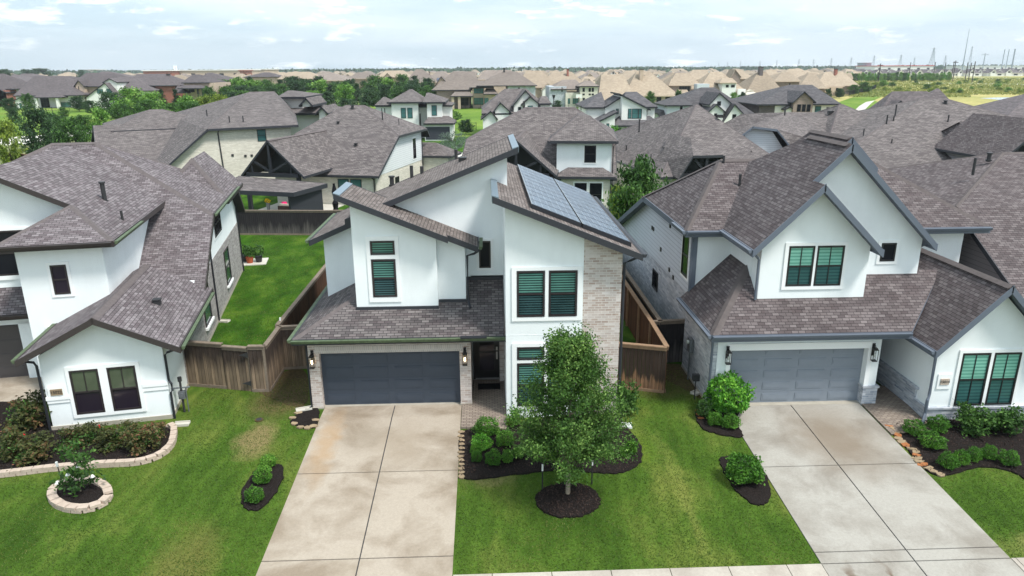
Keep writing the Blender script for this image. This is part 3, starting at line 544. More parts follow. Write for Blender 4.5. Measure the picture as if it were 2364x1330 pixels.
# drives and walks
def slabs(name, x0, x1, xc, ys, mat, lab, y_top, zt=.0):
    mb = MB(); gp = .018
    cuts = [y_top]+ys
    for yb, ya in zip(cuts, cuts[1:]):
        for a, b in ((x0, xc), (xc, x1)):
            seg = [ya]+[c for c in (YS, YB) if ya < c < yb]+[yb]
            for q0, q1 in zip(seg, seg[1:]):
                e0 = q0+(gp if q0 == ya else 0); e1 = q1-(gp if q1 == yb else 0)
                A0, B0 = a+(gp if a == xc else 0), b-(gp if b == xc else 0)
                mb.hexa([(A0, e0, g(e0)-.1), (B0, e0, g(e0)-.1), (B0, e1, g(e1)-.1), (A0, e1, g(e1)-.1), (A0, e0, g(e0)+.03), (B0, e0, g(e0)+.03), (B0, e1, g(e1)+.03), (A0, e1, g(e1)+.03)])
    struct(name, mb, mat, label=lab)
    j = MB(); 
    for q0, q1 in ((cuts[-1], YS), (YS, YB), (YB, y_top)):
        if q1 > q0: j.poly([(x0+.01, q0, g(q0)+.006), (x1-.01, q0, g(q0)+.006), (x1-.01, q1, g(q1)+.006), (x0+.01, q1, g(q1)+.006)])
    struct('driveway_joint', j, 'asphalt')
ys0 = G(1500, 1316)[1]; yj = G(860, 1092)[1]; yk = G(830, 1292)[1]
slabs('driveway', -5.93, -1.0, -3.42, [yj, yk, 13.2], 'concrete_warm', 'warm stained concrete driveway in front of the charcoal garage door', 23.72)
yj2 = G(1850, 1078)[1]; yk2 = G(2100, 1271)[1]
slabs('driveway', 8.42, 13.36, 10.85, [yj2, yk2, ys0, 13.0], 'concrete_cool', 'pale grey concrete driveway in front of the blue grey garage door', 23.2)
slabs('driveway', -22.5, -16.6, -19.6, [20.5, 15.0], 'concrete_warm', 'tan concrete driveway at the left edge of the photo', 28.6)
wk = MB(); ys0 = G(1500, 1316)[1]
for k in range(-14, 22):
    x0 = k*1.5
    if (x0 > -6.1 and x0+1.5 < -.9) or (x0 > 8.35 and x0+1.5 < 13.45) or -22.5 < x0+.75 < -16.6: continue
    xa_, xb_ = x0+.01, x0+1.49
    if xa_ < 8.42 < xb_: xb_ = 8.40
    if xa_ < -1.0 < xb_: xa_ = -.98
    if xa_ < 13.36 < xb_: xa_ = 13.38
    if xa_ < -5.93 < xb_: xb_ = -5.95
    for q0, q1 in ((ys0-1.5, min(ys0, YS)), (min(ys0, YS), ys0)):
        if q1-q0 < .02: continue
        wk.hexa([(xa_, q0, g(q0)-.1), (xb_, q0, g(q0)-.1), (xb_, q1, g(q1)-.1), (xa_, q1, g(q1)-.1), (xa_, q0, g(q0)+.035), (xb_, q0, g(q0)+.035), (xb_, q1, g(q1)+.035), (xa_, q1, g(q1)+.035)])
struct('sidewalk', wk, 'concrete_walk')
sheet('street', [(-60, 1.0), (60, 1.0), (60, 9.5), (-60, 9.5)], 'asphalt', .01)
cb = MB(); cb.box(-60, 60, 9.5, 9.7, g(0)-.1, g(0)+.13); struct('kerb', cb, 'concrete_walk')
def pavers(pts, zt, name='paver_walk'): sheet(name, pts, 'paver', .0, solid=zt)
pavers([(-.98, 21.95), (.58, 21.75), (.6, 25.68), (-.62, 25.68), (-.62, 23.62), (-.98, 23.62)], .075)
pavers([(13.42, 20.9), (15.0, 21.1), (15.05, 24.4), (13.9, 24.4), (13.9, 23.3), (13.42, 23.3)], .06)
# mulch beds
def bed(name, pxs, mat='mulch', lab=None, h=.05, rough=.035):
    P = [G(*p) for p in pxs]; n = len(P); Q = []
    for i in range(n):                     # Catmull-Rom outline
        a, b, c, d = P[i-1], P[i], P[(i+1) % n], P[(i+2) % n]
        for t in np.linspace(0, 1, 6, endpoint=False):
            Q.append(.5*((2*b)+(-a+c)*t+(2*a-5*b+4*c-d)*t*t+(-a+3*b-3*c+d)*t**3))
    o = sheet(name, [(q[0]+random.uniform(-rough, rough), q[1]+random.uniform(-rough, rough)) for q in Q], mat, 0, solid=h, label=lab)
    return [np.array([q[0], q[1]]) for q in Q]
bed_main = bed('mulch_bed', [(1064, 1002), (1064, 1060), (1066, 1104), (1120, 1106), (1200, 1096), (1290, 1088), (1380, 1094), (1440, 1092), (1476, 1072), (1482, 1040), (1462, 1005), (1440, 975), (1430, 940), (1400, 955), (1300, 960), (1175, 985), (1120, 992)], lab='black mulch bed below the white tower wall')
bed_tree = bed('mulch_ring', [(1311+75*math.cos(a), 1157+40*math.sin(a)) for a in np.linspace(0, 2*math.pi, 14, endpoint=False)], lab='round mulch ring under the young street tree')
bed('mulch_bed', [(600, 1080), (640, 1074), (655, 1085), (652, 1110), (630, 1150), (600, 1178), (570, 1178), (557, 1160), (562, 1130), (580, 1100)], lab='narrow oval mulch bed left of the stained driveway')
bed('mulch_bed', [(688, 985), (672, 975), (690, 955), (715, 946), (738, 948), (730, 985), (700, 990)], lab='small mulch bed at the brick garage corner')
bed('mulch_bed', [(1612, 930), (1606, 965), (1625, 993), (1670, 1006), (1712, 1010), (1704, 980), (1700, 938), (1660, 925)], lab='mulch bed at the left corner of the blue grey garage')
bed('mulch_bed', [(1662, 1060), (1690, 1056), (1740, 1068), (1768, 1100), (1780, 1145), (1765, 1166), (1735, 1163), (1700, 1135), (1670, 1090)], lab='long mulch bed beside the pale driveway')
bed_right = bed('mulch_bed', [(2062, 985), (2130, 968), (2240, 960), (2400, 965), (2480, 1000), (2480, 1150), (2400, 1125), (2330, 1090), (2260, 1080), (2170, 1100), (2120, 1070), (2085, 1025)], lab='wide mulch bed below the double window at the right edge')
bed_left = bed('mulch_bed', [(-160, 960), (60, 930), (130, 985), (250, 1000), (385, 985), (402, 1010), (385, 1045), (330, 1070), (230, 1077), (120, 1086), (0, 1100), (-160, 1110)], lab='rose bed below the double window of the left house')
bed_ring = bed('mulch_ring', [(186+60*math.cos(a), 1147+31*math.sin(a)) for a in np.linspace(0, 2*math.pi, 12, endpoint=False)], lab='mulch inside the stone planter ring', h=.12)
bed('soil_patch', [(600, 905), (630, 885), (660, 856), (705, 858), (712, 915), (690, 940), (640, 925)], 'soil', 'bare soil strip beside the garage wall', h=.006)
bed('soil_patch', [(1500, 850), (1575, 842), (1620, 885), (1630, 925), (1590, 905)], 'soil', 'bare soil in the side yard by the wooden gate', h=.006)
# ================================================================ MAIN HOUSE
Hm = House('white_house', 'white stucco house with a brick tower wall, charcoal garage door and solar panels', (-1, 25.5, 0), off=(-1, 25.5, 0), roof='shingle_main', t=.12, fh=.2)
GW = (-6.35, -.63)
# garage front (light brick) with door opening
Hm.box('brick_light', GW[0], -5.97, 23.6, 24.0, -.25, 2.78); Hm.box('brick_light', -1.03, GW[1], 23.6, 24.0, -.25, 2.78)
Hm.box('brick_light', -5.97, -1.03, 23.6, 24.0, 2.4, 2.78); Hm.w('brick_soldier').box(-6.1, -.92, 23.585, 24.02, 2.14, 2.4)
Hm.box('brick_light', GW[0], GW[0]+.2, 24.0, 33.2, -.25, 2.9); Hm.box('brick_light', -.85, GW[1], 24.0, 25.7, -.25, 3.0)
Hm.box('brick_light', .42, .6, 25.5, 25.68, 0, 3.0); Hm.box('concrete_base', -6.37, -5.95, 23.57, 23.99, -.3, .06); Hm.box('concrete_base', -1.05, -.61, 23.57, 23.99, -.3, .09)
Hm.box('stucco', -.62, .62, 25.7, 25.9, 0, 4.3)
Hm.garage('F', 23.82, -5.97, -1.03, .02, 2.14, 'door_charcoal'); Hm.box('concrete_base', -5.97, -1.03, 23.68, 23.9, -.2, .035)
Hm.lantern('F', 23.6, -6.2, 1.83); Hm.lantern('F', 23.6, -.84, 1.83)
# rear and side bodies
Hm.box('stucco', -6.3, -5, 28.2, 33.2, 2.9, 3.0); Hm.box('brick_light', -6.35, 4.46, 33.0, 33.2, -.1, 3.1)
# left upper block (N)
Hm.w('stucco').prism([(-6.35, 27.4, 2.6), (-4.4, 27.4, 2.6), (-4.4, 27.4, 6.22), (-6.35, 27.4, 5.42)], (0, 4.6, 0))
# dormer blocks
Hm.w('stucco').prism([(-4.67, 24.4, 3.2), (-1.77, 24.4, 3.2), (-1.77, 24.4, 6.03), (-4.67, 24.4, 7.3)], (0, 1.9, 0))
Hm.w('stucco').prism([(-1.79, 24.7, 3.4), (-.78, 24.7, 3.4), (-.78, 24.7, 5.68), (-1.79, 24.7, 6.1)], (0, 1.1, 0))
# big block with the wall facing us
Hm.w('stucco').prism([(-4.9, 25.7, 3.0), (.77, 25.7, 3.0), (.77, 25.7, 8.78), (-3.4, 25.7, 7.08), (-4.9, 25.7, 6.45)], (0, 3.9, 0))
Hm.box('stucco', -4.9, .77, 29.5, 33.1, 2.5, 4.6)
# tower: stucco left, brick right
Hm.w('stucco').prism([(.6, 22.6, -.3), (3.18, 22.6, -.3), (3.18, 22.6, 6.55), (.6, 22.6, 7.58)], (0, 10.2, 0))
Hm.w('brick_light').prism([(3.18, 22.615, -.3), (4.46, 22.615, -.3), (4.46, 22.615, 6.02), (3.18, 22.615, 6.54)], (0, 10.2, 0))
Hm.box('stucco', .6, 3.17, 22.595, 22.61, 3.06, 3.075)
# roofs
kT = .404
def zT(x): return 7.87-kT*(x-.23)
Hm.slab([(.23, 22.1, zT(.23)), (4.98, 22.1, zT(4.98)), (4.98, 33.2, zT(4.98)), (.23, 33.2, zT(.23))], (0, 1, 2, 3))
def zM(x): return 9.05+.4*(x-1.12)
Hm.slab([(-5.0, 25.2, zM(-5.0)), (1.12, 25.2, zM(1.12)), (1.12, 30.1, zM(1.12)), (-5.0, 30.1, zM(-5.0))], (0, 1, 2))
def zN(x): return 5.45+.43*(x+6.75)
Hm.slab([(-6.75, 26.9, zN(-6.75)), (-4.45, 26.9, zN(-4.45)), (-4.45, 32.4, zN(-4.45)), (-6.75, 32.4, zN(-6.75))], (0, 2, 3))
def zD(x): return 7.71-.41*(x+5.05)
Hm.slab([(-5.05, 23.9, zD(-5.05)), (-1.35, 23.9, zD(-1.35)), (-1.35, 24.2, zD(-1.35)), (-.33, 24.2, zD(-.33)), (-.33, 25.72, zD(-.33)), (-3.3, 25.72, zD(-3.3)), (-3.3, 26.4, zD(-3.3)), (-5.05, 26.4, zD(-5.05))], (0, 2, 3, 6, 7), fh=.2)
# metal caps on the high edges
m = MB(); m.prism([(.18, 22.08, zT(.23)+.05), (.40, 22.08, zT(.40)+.06), (.40, 22.08, zT(.40)+.01), (.18, 22.08, zT(.23)-.16)], (0, 3.6, 0)); m.build('ridge_flashing', 'metal_flash', Hm.root, Hm.off)
m = MB(); m.prism([(1.17, 25.18, zM(1.12)+.05), (.95, 25.18, zM(.95)+.05), (.95, 25.18, zM(.95)+.01), (1.17, 25.18, zM(1.12)-.16)], (0, 4.95, 0)); m.build('ridge_flashing', 'metal_flash', Hm.root, Hm.off)
m = MB(); m.prism([(-5.1, 23.88, zD(-5.05)+.05), (-4.88, 23.88, zD(-4.88)+.05), (-4.88, 23.88, zD(-4.88)+.01), (-5.1, 23.88, zD(-5.05)-.16)], (0, 2.5, 0)); m.build('ridge_flashing', 'metal_flash', Hm.root, Hm.off)
# lower roof over the garage (its own dark shingle)
m_ = .5; ze = 2.86
A0 = (-6.7, 23.1, ze); A1 = (.58, 23.1, ze)
Hm.slab([A0, A1, (.58, 25.75, ze+m_*2.65), (-4.05, 25.75, ze+m_*2.65)], (0,), 'shingle_lower')
Hm.slab([(-6.7, 33.4, ze), A0, (-4.05, 25.75, ze+m_*2.65), (-4.05, 33.4, ze+m_*2.65)], (0, 3), 'shingle_lower')
Hm.slab([(4.9, 36.4, 2.7), (-6.7, 36.4, 2.7), (-6.7, 33.0, 3.6), (4.9, 33.0, 3.6)], (0, 1, 3), 'shingle_lower')
Hm.box('brick_light', -6.35, 4.46, 33.2, 36.0, -.1, 2.7)
Hm.cap(A0, (-4.6, 25.2, ze+m_*2.1))
Hm.gutter((-6.72, 23.08, ze), (.58, 23.08, ze)); Hm.gutter((-6.72, 33.3, ze), (-6.72, 23.06, ze), out=(-1, 0)); Hm.gutter((-.30, 25.6, zD(-.33)), (-.30, 24.2, zD(-.33)), out=(1, 0)); Hm.gutter((5.0, 22.1, zT(4.98)), (5.0, 33.0, zT(4.98)), 'trim_dark', out=(1, 0)); Hm.gutter((-6.78, 32.3, zN(-6.75)), (-6.78, 26.9, zN(-6.75)), out=(-1, 0))
m = MB(); m.box(-.95, -.05, 22.9, 23.1, ze-.0, ze+.035); m.build('gutter_guard', 'trim_black', Hm.root, Hm.off)
for a in ((-.8, .6, 25.64, 25.69, 4.14, 4.26), (-1.76, -.76, 24.62, 24.69, 3.58, 3.72), (-4.7, -1.75, 24.33, 24.39, 3.44, 3.58)): m = MB(); m.box(*a); m.build('wall_flashing', 'trim_dark', Hm.root, Hm.off)
Hm.spout([(-.25, 24.35, 5.62), (-.45, 24.5, 5.45), (-.7, 24.62, 5.35), (-.7, 24.62, 3.7), (-.62, 24.3, 3.5)]); Hm.spout([(5.05, 22.45, 5.82), (4.75, 22.7, 5.6), (4.56, 22.75, 5.5), (4.56, 22.75, .1), (4.7, 22.5, 0)])
Hm.spout([(-6.5, 23.5, 2.75), (-6.42, 23.75, 2.5), (-6.42, 23.75, .1), (-6.5, 23.5, -.05)])
# windows
Hm.window('F', 24.4, -4.05, -3.22, 5.5, 5.98, 'pane_blind', split=False, tw=.001, trim=None)
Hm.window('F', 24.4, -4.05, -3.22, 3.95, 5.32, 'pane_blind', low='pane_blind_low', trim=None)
m = MB()
for a in ((-4.2, -4.07, 3.75, 6.15), (-3.2, -3.07, 3.75, 6.15), (-4.07, -3.2, 6.0, 6.15), (-4.07, -3.2, 3.75, 3.93), (-4.07, -3.2, 5.34, 5.48)): m.box(a[0], a[1], 24.365, 24.398, a[2], a[3])
m.build('window_surround', 'trim_white', Hm.root, Hm.off); m = MB()
for a in ((.8, .96, 3.58, 5.46), (1.91, 2.02, 3.58, 5.46), (2.99, 3.14, 3.58, 5.46), (.96, 1.91, 3.58, 3.72), (2.02, 2.99, 3.58, 3.72), (.96, 1.91, 5.34, 5.46), (2.02, 2.99, 5.34, 5.46)): m.box(a[0], a[1], 22.56, 22.592, a[2], a[3])
m.build('window_surround', 'trim_white', Hm.root, Hm.off); m = MB()
for a in ((.8, .96, .3, 2.78), (1.9, 2.03, .3, 2.78), (2.99, 3.14, .3, 2.78), (.96, 1.9, .3, .44), (2.03, 2.99, .3, .44), (.96, 1.9, 2.65, 2.78), (2.03, 2.99, 2.65, 2.78), (.96, 1.9, 2.06, 2.17), (2.03, 2.99, 2.06, 2.17)): m.box(a[0], a[1], 22.56, 22.592, a[2], a[3])
m.build('window_surround', 'trim_white', Hm.root, Hm.off)
for a, b in ((.98, 1.89), (2.04, 2.97)):
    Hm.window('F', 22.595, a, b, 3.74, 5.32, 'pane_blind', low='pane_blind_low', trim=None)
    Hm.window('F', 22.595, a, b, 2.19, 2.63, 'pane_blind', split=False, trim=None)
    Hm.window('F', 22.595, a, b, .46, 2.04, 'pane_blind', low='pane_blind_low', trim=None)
Hm.window('F', 25.7, -.29, .14, 4.6, 5.62, 'pane_dark', split=False, tw=.1)
# entry door
P = Hm.P('F', 25.7); m = MB()
Hm.pbox(m, P, -.6, .5, .1, 2.6, .002, .05); do = m.build('front_door', 'door_black', Hm.root, Hm.off)
m = MB(); Hm.pbox(m, P, -.34, .2, 1.28, 2.3, .05, .06); Hm.pbox(m, P, -.34, .2, .5, 1.2, .05, .06); m.build('door_glass', 'pane_purple', do, Hm.off)
m = MB(); Hm.pbox(m, P, .29, .35, .95, 1.25, .06, .10); Hm.pbox(m, P, .29, .35, 1.32, 1.45, .05, .09); m.build('door_handle', 'silver', do, Hm.off)
m = MB(); Hm.pbox(m, P, -.5, .4, .1, .16, .05, .09); m.build('threshold', 'silver', do, Hm.off)
m = MB(); m.box(-6.3, -6.2, 23.55, 23.6, 2.5, 2.6); m.tube([(-6.25, 23.55, 2.55), (-6.25, 23.52, 2.55)], .03, 8); m.build('security_camera', 'white_plastic', Hm.root, Hm.off)
m = MB(); m.box(.59, .61, 25.1, 25.2, 1.15, 1.3); m.build('doorbell', 'trim_black', Hm.root, Hm.off)
# solar panels: two columns of ten
for i in range(2):
    for j in range(10):
        x0 = 1.47+i*1.66; x1 = x0+1.62; y0 = 22.75+j*1.0; y1 = y0+.965; o = .15; m = MB()
        c4 = [(x0, y0, zT(x0)+o), (x1, y0, zT(x1)+o), (x1, y1, zT(x1)+o), (x0, y1, zT(x0)+o)]
        m.hexa([(a, b, c-.04) for a, b, c in c4]+c4); po = m.build('solar_panel', 'alu' if False else 'trim_black', Hm.root, Hm.off)
        e = .022; m = MB(); q = [(x0+e, y0+e), (x1-e, y0+e), (x1-e, y1-e), (x0+e, y1-e)]
        m.hexa([(a, b, zT(a)+o-.01) for a, b in q]+[(a, b, zT(a)+o+.006) for a, b in q]); m.build('solar_cells', 'solar_cell', po, Hm.off)
        m = MB(); m.hexa([(x0, y0, zT(x0)+o+.002), (x0+.02, y0, zT(x0+.02)+o+.002), (x0+.02, y1, zT(x0+.02)+o+.002), (x0, y1, zT(x0)+o+.002)]+[(x0, y0, zT(x0)+o+.012), (x0+.02, y0, zT(x0+.02)+o+.012), (x0+.02, y1, zT(x0+.02)+o+.012), (x0, y1, zT(x0)+o+.012)]); m.build('panel_edge', 'alu', po, Hm.off)
m = MB()
for i in range(2):
    x0 = 1.47+i*1.66
    m.prism([(x0, 22.72, zT(x0)+.01), (x0+1.62, 22.72, zT(x0+1.62)+.01), (x0+1.62, 22.72, zT(x0+1.62)+.14), (x0, 22.72, zT(x0)+.14)], (0, .02, 0))
m.prism([(1.45, 22.72, zT(1.45)+.01), (1.45, 22.72, zT(1.45)+.14), (1.45, 32.7, zT(1.45)+.14), (1.45, 32.7, zT(1.45)+.01)], (.015, 0, 0)); m.build('panel_skirt', 'trim_black', Hm.root, Hm.off)
for px, py, h, hood in ((960, 356, .5, 0), (986, 348, .3, 0), (1075, 345, .4, 0)):
    x = (px-1075)/62-1.2; Hm.vent((x, 29.8, zM(x)), h, .07)
Hm.turbine((-.9, 28.3, zM(-.9)), .28); Hm.vent((-3.9, 29.9, zM(-3.9)), .35, .09, hood=True)
Hm.done()
tag((lambda m: (m.box(-.42, .42, 24.75, 25.25, .08, .1), m.build('doormat', 'rubber'))[1])(MB()), 'black doormat on the paver porch', 'doormat')
# ================================================================ RIGHT HOUSE
Hr = House('white_house', 'white stucco house with steep front gables and a blue grey garage door', (11.5, 24.5, 0), off=(11.5, 24.5, 0), roof='shingle_brown', fascia='trim_bluegrey', soffit='soffit_grey', cap='cap_brown', t=.14, fh=.24)
Hr.box('stucco', 8.02, 8.5, 22.99, 23.4, .69, 2.8); Hr.box('stucco', 13.4, 13.85, 23.0, 23.4, .75, 2.8); Hr.box('stucco', 8.5, 13.4, 23.0, 23.4, 2.28, 2.8)
Hr.box('trim_white', 8.34, 8.5, 22.955, 23.0, .05, 2.45); Hr.box('trim_white', 13.4, 13.56, 22.955, 23.0, .75, 2.45); Hr.box('trim_white', 8.5, 13.4, 22.955, 23.0, 2.2, 2.45)
Hr.box('brick_grey', 13.4, 13.92, 22.93, 23.45, -.1, .68); Hr.box('brick_grey', 13.36, 13.96, 22.89, 23.49, .68, .75); Hr.box('brick_grey', 7.85, 8.3, 22.95, 23.4, -.1, .7)
Hr.garage('F', 23.25, 8.5, 13.4, .04, 2.28, 'door_bluegrey', nx=4, nz=5); Hr.box('concrete_base', 8.42, 13.4, 23.0, 23.3, -.2, .04)
Hr.lantern('F', 22.95, 8.36, 1.95, lit=False); Hr.lantern('F', 22.95, 13.55, 1.95, lit=False)
# left side: brick below, siding above, rear low slope
Hr.box('brick_grey', 7.88, 8.1, 23.02, 26.7, -.2, 2.9); Hr.box('concrete_base', 7.86, 8.1, 23.01, 26.7, -.3, .1)
Hr.pwall('brick_grey', [(26.7, -.2), (41.3, -.2), (41.3, 2.75), (26.7, 3.0)], 8.06, 8.3)
Hr.pwall('siding_grey', [(26.72, 3.0), (41.3, 2.75), (41.3, 2.9), (34.0, 5.65), (26.72, 5.65)], 8.02, 8.3)
Hr.box('stucco', 8.05, 16.0, 26.7, 27.0, 2.5, 5.7); Hr.box('trim_bluegrey', 7.99, 8.16, 26.64, 26.76, 2.6, 5.6)
Hr.box('stucco', 8.2, 18.9, 27.0, 34, 0, 5.6); Hr.box('brick_grey', 8.3, 18.9, 34, 41.3, 0, 2.9)
Hr.box('brick_grey', 13.85, 14.1, 23.4, 26.0, 0, 3.0); Hr.box('trim_black', 14.1, 15.1, 25.6, 25.75, .1, 2.4)
# garage lower roof
mf = .75; z0 = 2.96
Hr.slab([(7.64, 22.5, z0), (14.55, 22.5, z0), (16.6, 24.62, z0+mf*2.12), (9.56, 24.95, z0+mf*2.43)], (0,))
Hr.slab([(7.64, 26.75, z0), (7.64, 22.5, z0), (9.56, 24.95, z0+mf*2.43), (9.56, 26.75, z0+.95*1.92)], (0,))
Hr.cap((7.64, 22.5, z0), (9.5, 24.88, z0+mf*2.38))
# big gable + dormer gable (shared left slope)
ML = 1.0
def zg(x): return 9.17-ML*(12.39-x)
Hr.slab([(9.0, 30.3, zg(9.0)), (9.0, 23.1, zg(9.0)), (11.19, 23.1, zg(11.19)), (11.19, 24.0, zg(11.19)), (12.39, 24.0, 9.17), (12.39, 27.3, 9.17), (10.9, 30.3, zg(10.9))], (0, 1, 3))
Hr.slab([(15.88, 24.0, 5.68), (15.88, 30.3, 5.68), (13.88, 30.3, 7.68), (12.39, 27.3, 9.17), (12.39, 24.0, 9.17)], (0, 4)); Hr.slab([(13.88, 30.3, 7.68), (10.9, 30.3, 7.68), (12.39, 27.3, 9.17)], ())
Hr.slab([(14.45, 26.0, 8.11), (14.45, 30.2, 8.11), (13.38, 29.4, 9.2), (13.38, 26.0, 9.2)], (3,)); Hr.slab([(12.2, 30.2, 8.0), (12.2, 26.0, 8.0), (13.38, 26.0, 9.2), (13.38, 29.4, 9.2)], (1,)); Hr.slab([(14.45, 30.2, 8.11), (12.2, 30.2, 8.0), (13.38, 29.4, 9.2)], ()); Hr.gwall('soffit_dark', 12.4, 14.3, 26.5, 29, 7.2, 7.9, 8.95, xr=13.38)
Hr.slab([(13.46, 23.1, 5.72), (13.46, 24.6, 5.72), (11.19, 24.6, 7.96), (11.19, 23.1, 7.96)], (0, 3))
Hr.cap((12.39, 24.2, 9.17), (12.39, 27.3, 9.17)); Hr.cap((13.38, 26.1, 9.2), (13.38, 29.4, 9.2))
Hr.gwall('stucco', 9.5, 15.66, 24.5, 27.2, 3.2, 6.05, 8.95, xr=12.45, zq=5.75)
Hr.gwall('stucco', 9.52, 13.34, 23.7, 25.2, 3.2, 6.15, 7.76, xr=11.25, zq=5.72)
Hr.w('stucco').box(11.2, 14.4, 24.495, 24.51, 6.68, 6.69)
# main hip behind
Hr.roof4(7.6, 19.38, 26.3, 33.93, 5.75, 9.95, 16.2, 30.1, 7.95, lowb=(41.7, 2.75))
# entry wing
Hr.gable(14.73, 19.0, 21.3, 27.0, 2.72, 4.92, 16.85)
Hr.gwall('stucco', 15.1, 18.6, 21.8, 27, .35, 2.95, 4.68, xr=16.85)
Hr.box('brick_grey', 15.04, 18.66, 21.74, 27, -.3, .38); Hr.box('brick_grey', 15.0, 18.7, 21.70, 27.05, .38, .45)
Hr.box('brick_grey', 15.03, 15.1, 22.5, 26, .38, .82); Hr.box('brick_grey', 14.98, 15.1, 22.4, 26, .82, .9)
m = MB()
for a in ((15.86, 15.97, .4, 2.55), (16.96, 17.07, .45, 2.55), (18.02, 18.12, .4, 2.55), (15.97, 16.96, 2.44, 2.55), (17.07, 18.02, 2.44, 2.55)): m.box(a[0], a[1], 21.76, 21.797, a[2], a[3])
m.build('window_surround', 'trim_white', Hr.root, Hr.off)
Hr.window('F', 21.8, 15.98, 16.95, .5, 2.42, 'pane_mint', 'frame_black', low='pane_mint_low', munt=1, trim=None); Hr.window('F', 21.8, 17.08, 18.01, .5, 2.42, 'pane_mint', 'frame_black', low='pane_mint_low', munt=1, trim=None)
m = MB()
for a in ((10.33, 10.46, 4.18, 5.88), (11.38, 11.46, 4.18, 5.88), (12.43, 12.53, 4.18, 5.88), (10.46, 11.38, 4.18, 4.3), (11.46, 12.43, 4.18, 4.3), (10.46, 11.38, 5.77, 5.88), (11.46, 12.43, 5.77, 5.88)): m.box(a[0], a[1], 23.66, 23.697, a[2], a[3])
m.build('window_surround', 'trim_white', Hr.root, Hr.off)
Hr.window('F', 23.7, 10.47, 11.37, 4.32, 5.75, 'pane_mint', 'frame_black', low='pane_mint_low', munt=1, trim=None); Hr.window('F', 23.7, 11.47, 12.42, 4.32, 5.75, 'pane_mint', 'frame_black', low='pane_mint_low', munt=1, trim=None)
Hr.window('F', 24.5, 14.18, 14.72, 4.95, 5.62, 'pane_dark', 'frame_black', split=False)
Hr.window('L', 8.02, 27.2, 28.1, 3.6, 5.3, 'pane_dark', 'frame_black'); Hr.window('L', 8.06, 32.1, 33.1, 1.5, 2.4, 'pane_dark', 'frame_black', split=False, trim=None)
for y, z in ((30.2, 5.0), (33.2, 4.2), (33.5, 4.2), (31.6, 3.6), (29.9, 3.1), (29.2, 2.95)):
    m = MB(); m.box(7.98, 8.03, y, y+.18, z, z+.18); m.build('wall_vent', 'metal_dark', Hr.root, Hr.off)
Hr.gutter((7.62, 22.48, z0), (14.5, 22.48, z0), 'trim_bluegrey'); Hr.gutter((7.62, 26.7, z0), (7.62, 22.46, z0), 'trim_bluegrey', out=(-1, 0)); Hr.gutter((7.6, 26.28, 5.75), (9.3, 26.28, 5.75), 'trim_bluegrey'); Hr.gutter((7.58, 28.0, 5.75), (7.58, 26.26, 5.75), 'trim_bluegrey', out=(-1, 0))
Hr.gutter((8.98, 26.3, zg(9.0)), (8.98, 23.1, zg(9.0)), 'trim_bluegrey', out=(-1, 0)); Hr.gutter((15.9, 26.28, 5.75), (19.4, 26.28, 5.75), 'trim_bluegrey'); Hr.gutter((14.71, 24.0, 2.72), (14.71, 21.3, 2.72), 'trim_bluegrey', out=(-1, 0))
Hr.spout([(7.75, 22.7, 2.85), (7.8, 22.93, 2.6), (7.8, 22.93, .1), (7.6, 22.7, .0)], 'trim_bluegrey'); Hr.spout([(9.05, 23.4, 5.65), (9.35, 23.6, 5.4), (9.42, 23.62, 5.3), (9.42, 23.62, 3.85)], 'trim_bluegrey')
Hr.spout([(14.8, 21.6, 2.6), (15.03, 21.74, 2.35), (15.03, 21.72, 1.0), (14.93, 21.62, .8), (14.93, 21.62, .3), (14.75, 21.4, .02)], 'trim_bluegrey', .055); Hr.spout([(7.85, 26.55, 5.7), (7.95, 26.65, 5.5), (7.95, 26.65, -.1)], 'trim_bluegrey'); Hr.spout([(13.5, 24.0, 5.6), (13.4, 24.3, 5.4), (13.3, 24.4, 5.4)], 'trim_bluegrey'); Hr.spout([(15.85, 24.5, 5.6), (15.7, 24.6, 5.45)], 'trim_bluegrey')
Hr.vent((10.3, 28.6, 7.15), .4, .06); Hr.vent((10.0, 29.9, 7.9), .25, .05)
pl = MB(); pl.box(15.27, 15.75, 21.765, 21.797, 1.13, 1.68); po = pl.build('number_plaque', 'trim_white', Hr.root, Hr.off)
pl = MB(); pl.box(15.36, 15.66, 21.74, 21.764, 1.3, 1.52); pl.build('plaque_stone', 'block_stone', po, Hr.off)
text_mesh('15014', .135, 'house_number', 'metal_dark', po, (15.51-11.5, 21.737-24.5, 1.41), (math.pi/2, 0, 0))
Hr.done()
# ================================================================ LEFT HOUSE (turned 11 degrees)
Hl = House('white_house', 'white stucco house at the left edge with a purple grey roof and small front gable', (-11.12, 23.13, 0), math.radians(11), roof='shingle_near', fascia='trim_brown', soffit='soffit_dark', t=.14, fh=.2)
Hl.gwall('stucco', -3.78, 0, 0, 6, -.02, 2.72, 3.72, xr=-1.89); Hl.box('concrete_base', -3.83, .03, -.04, 20, -.35, .15)
Hl.gable(-4.2, .67, -.55, 6.3, 2.82, 4.05, -1.79)
Hl.pwall('brick_greybrown', [(2.6, 0), (19.8, 0), (19.8, 3.0), (6.5, 3.0), (5.4, 2.6), (2.6, 2.6)], -.25, 0.02)
Hl.pwall('stucco', [(5.0, 2.5), (6.5, 2.98), (19.8, 2.98), (19.8, 4.0), (18.2, 5.3), (10, 5.2)], -.25, 0.0)
Hl.box('stucco', -12.5, -.3, 10.2, 19.6, 0, 5.2); Hl.box('stucco', -12.5, -.3, 5.6, 10.2, 0, 2.7)
# main hip
Hl.roof4(-13.4, .45, 10.0, 18.3, 5.35, -7.4, -5.45, 15.0, 8.28, lowf=(5.75, 2.88), lowb=(20.2, 3.7))
Hl.gable(-3.3, .45, 14.6, 20.6, 5.2, 7.15, -1.45, caps=False, hipf=2.2)
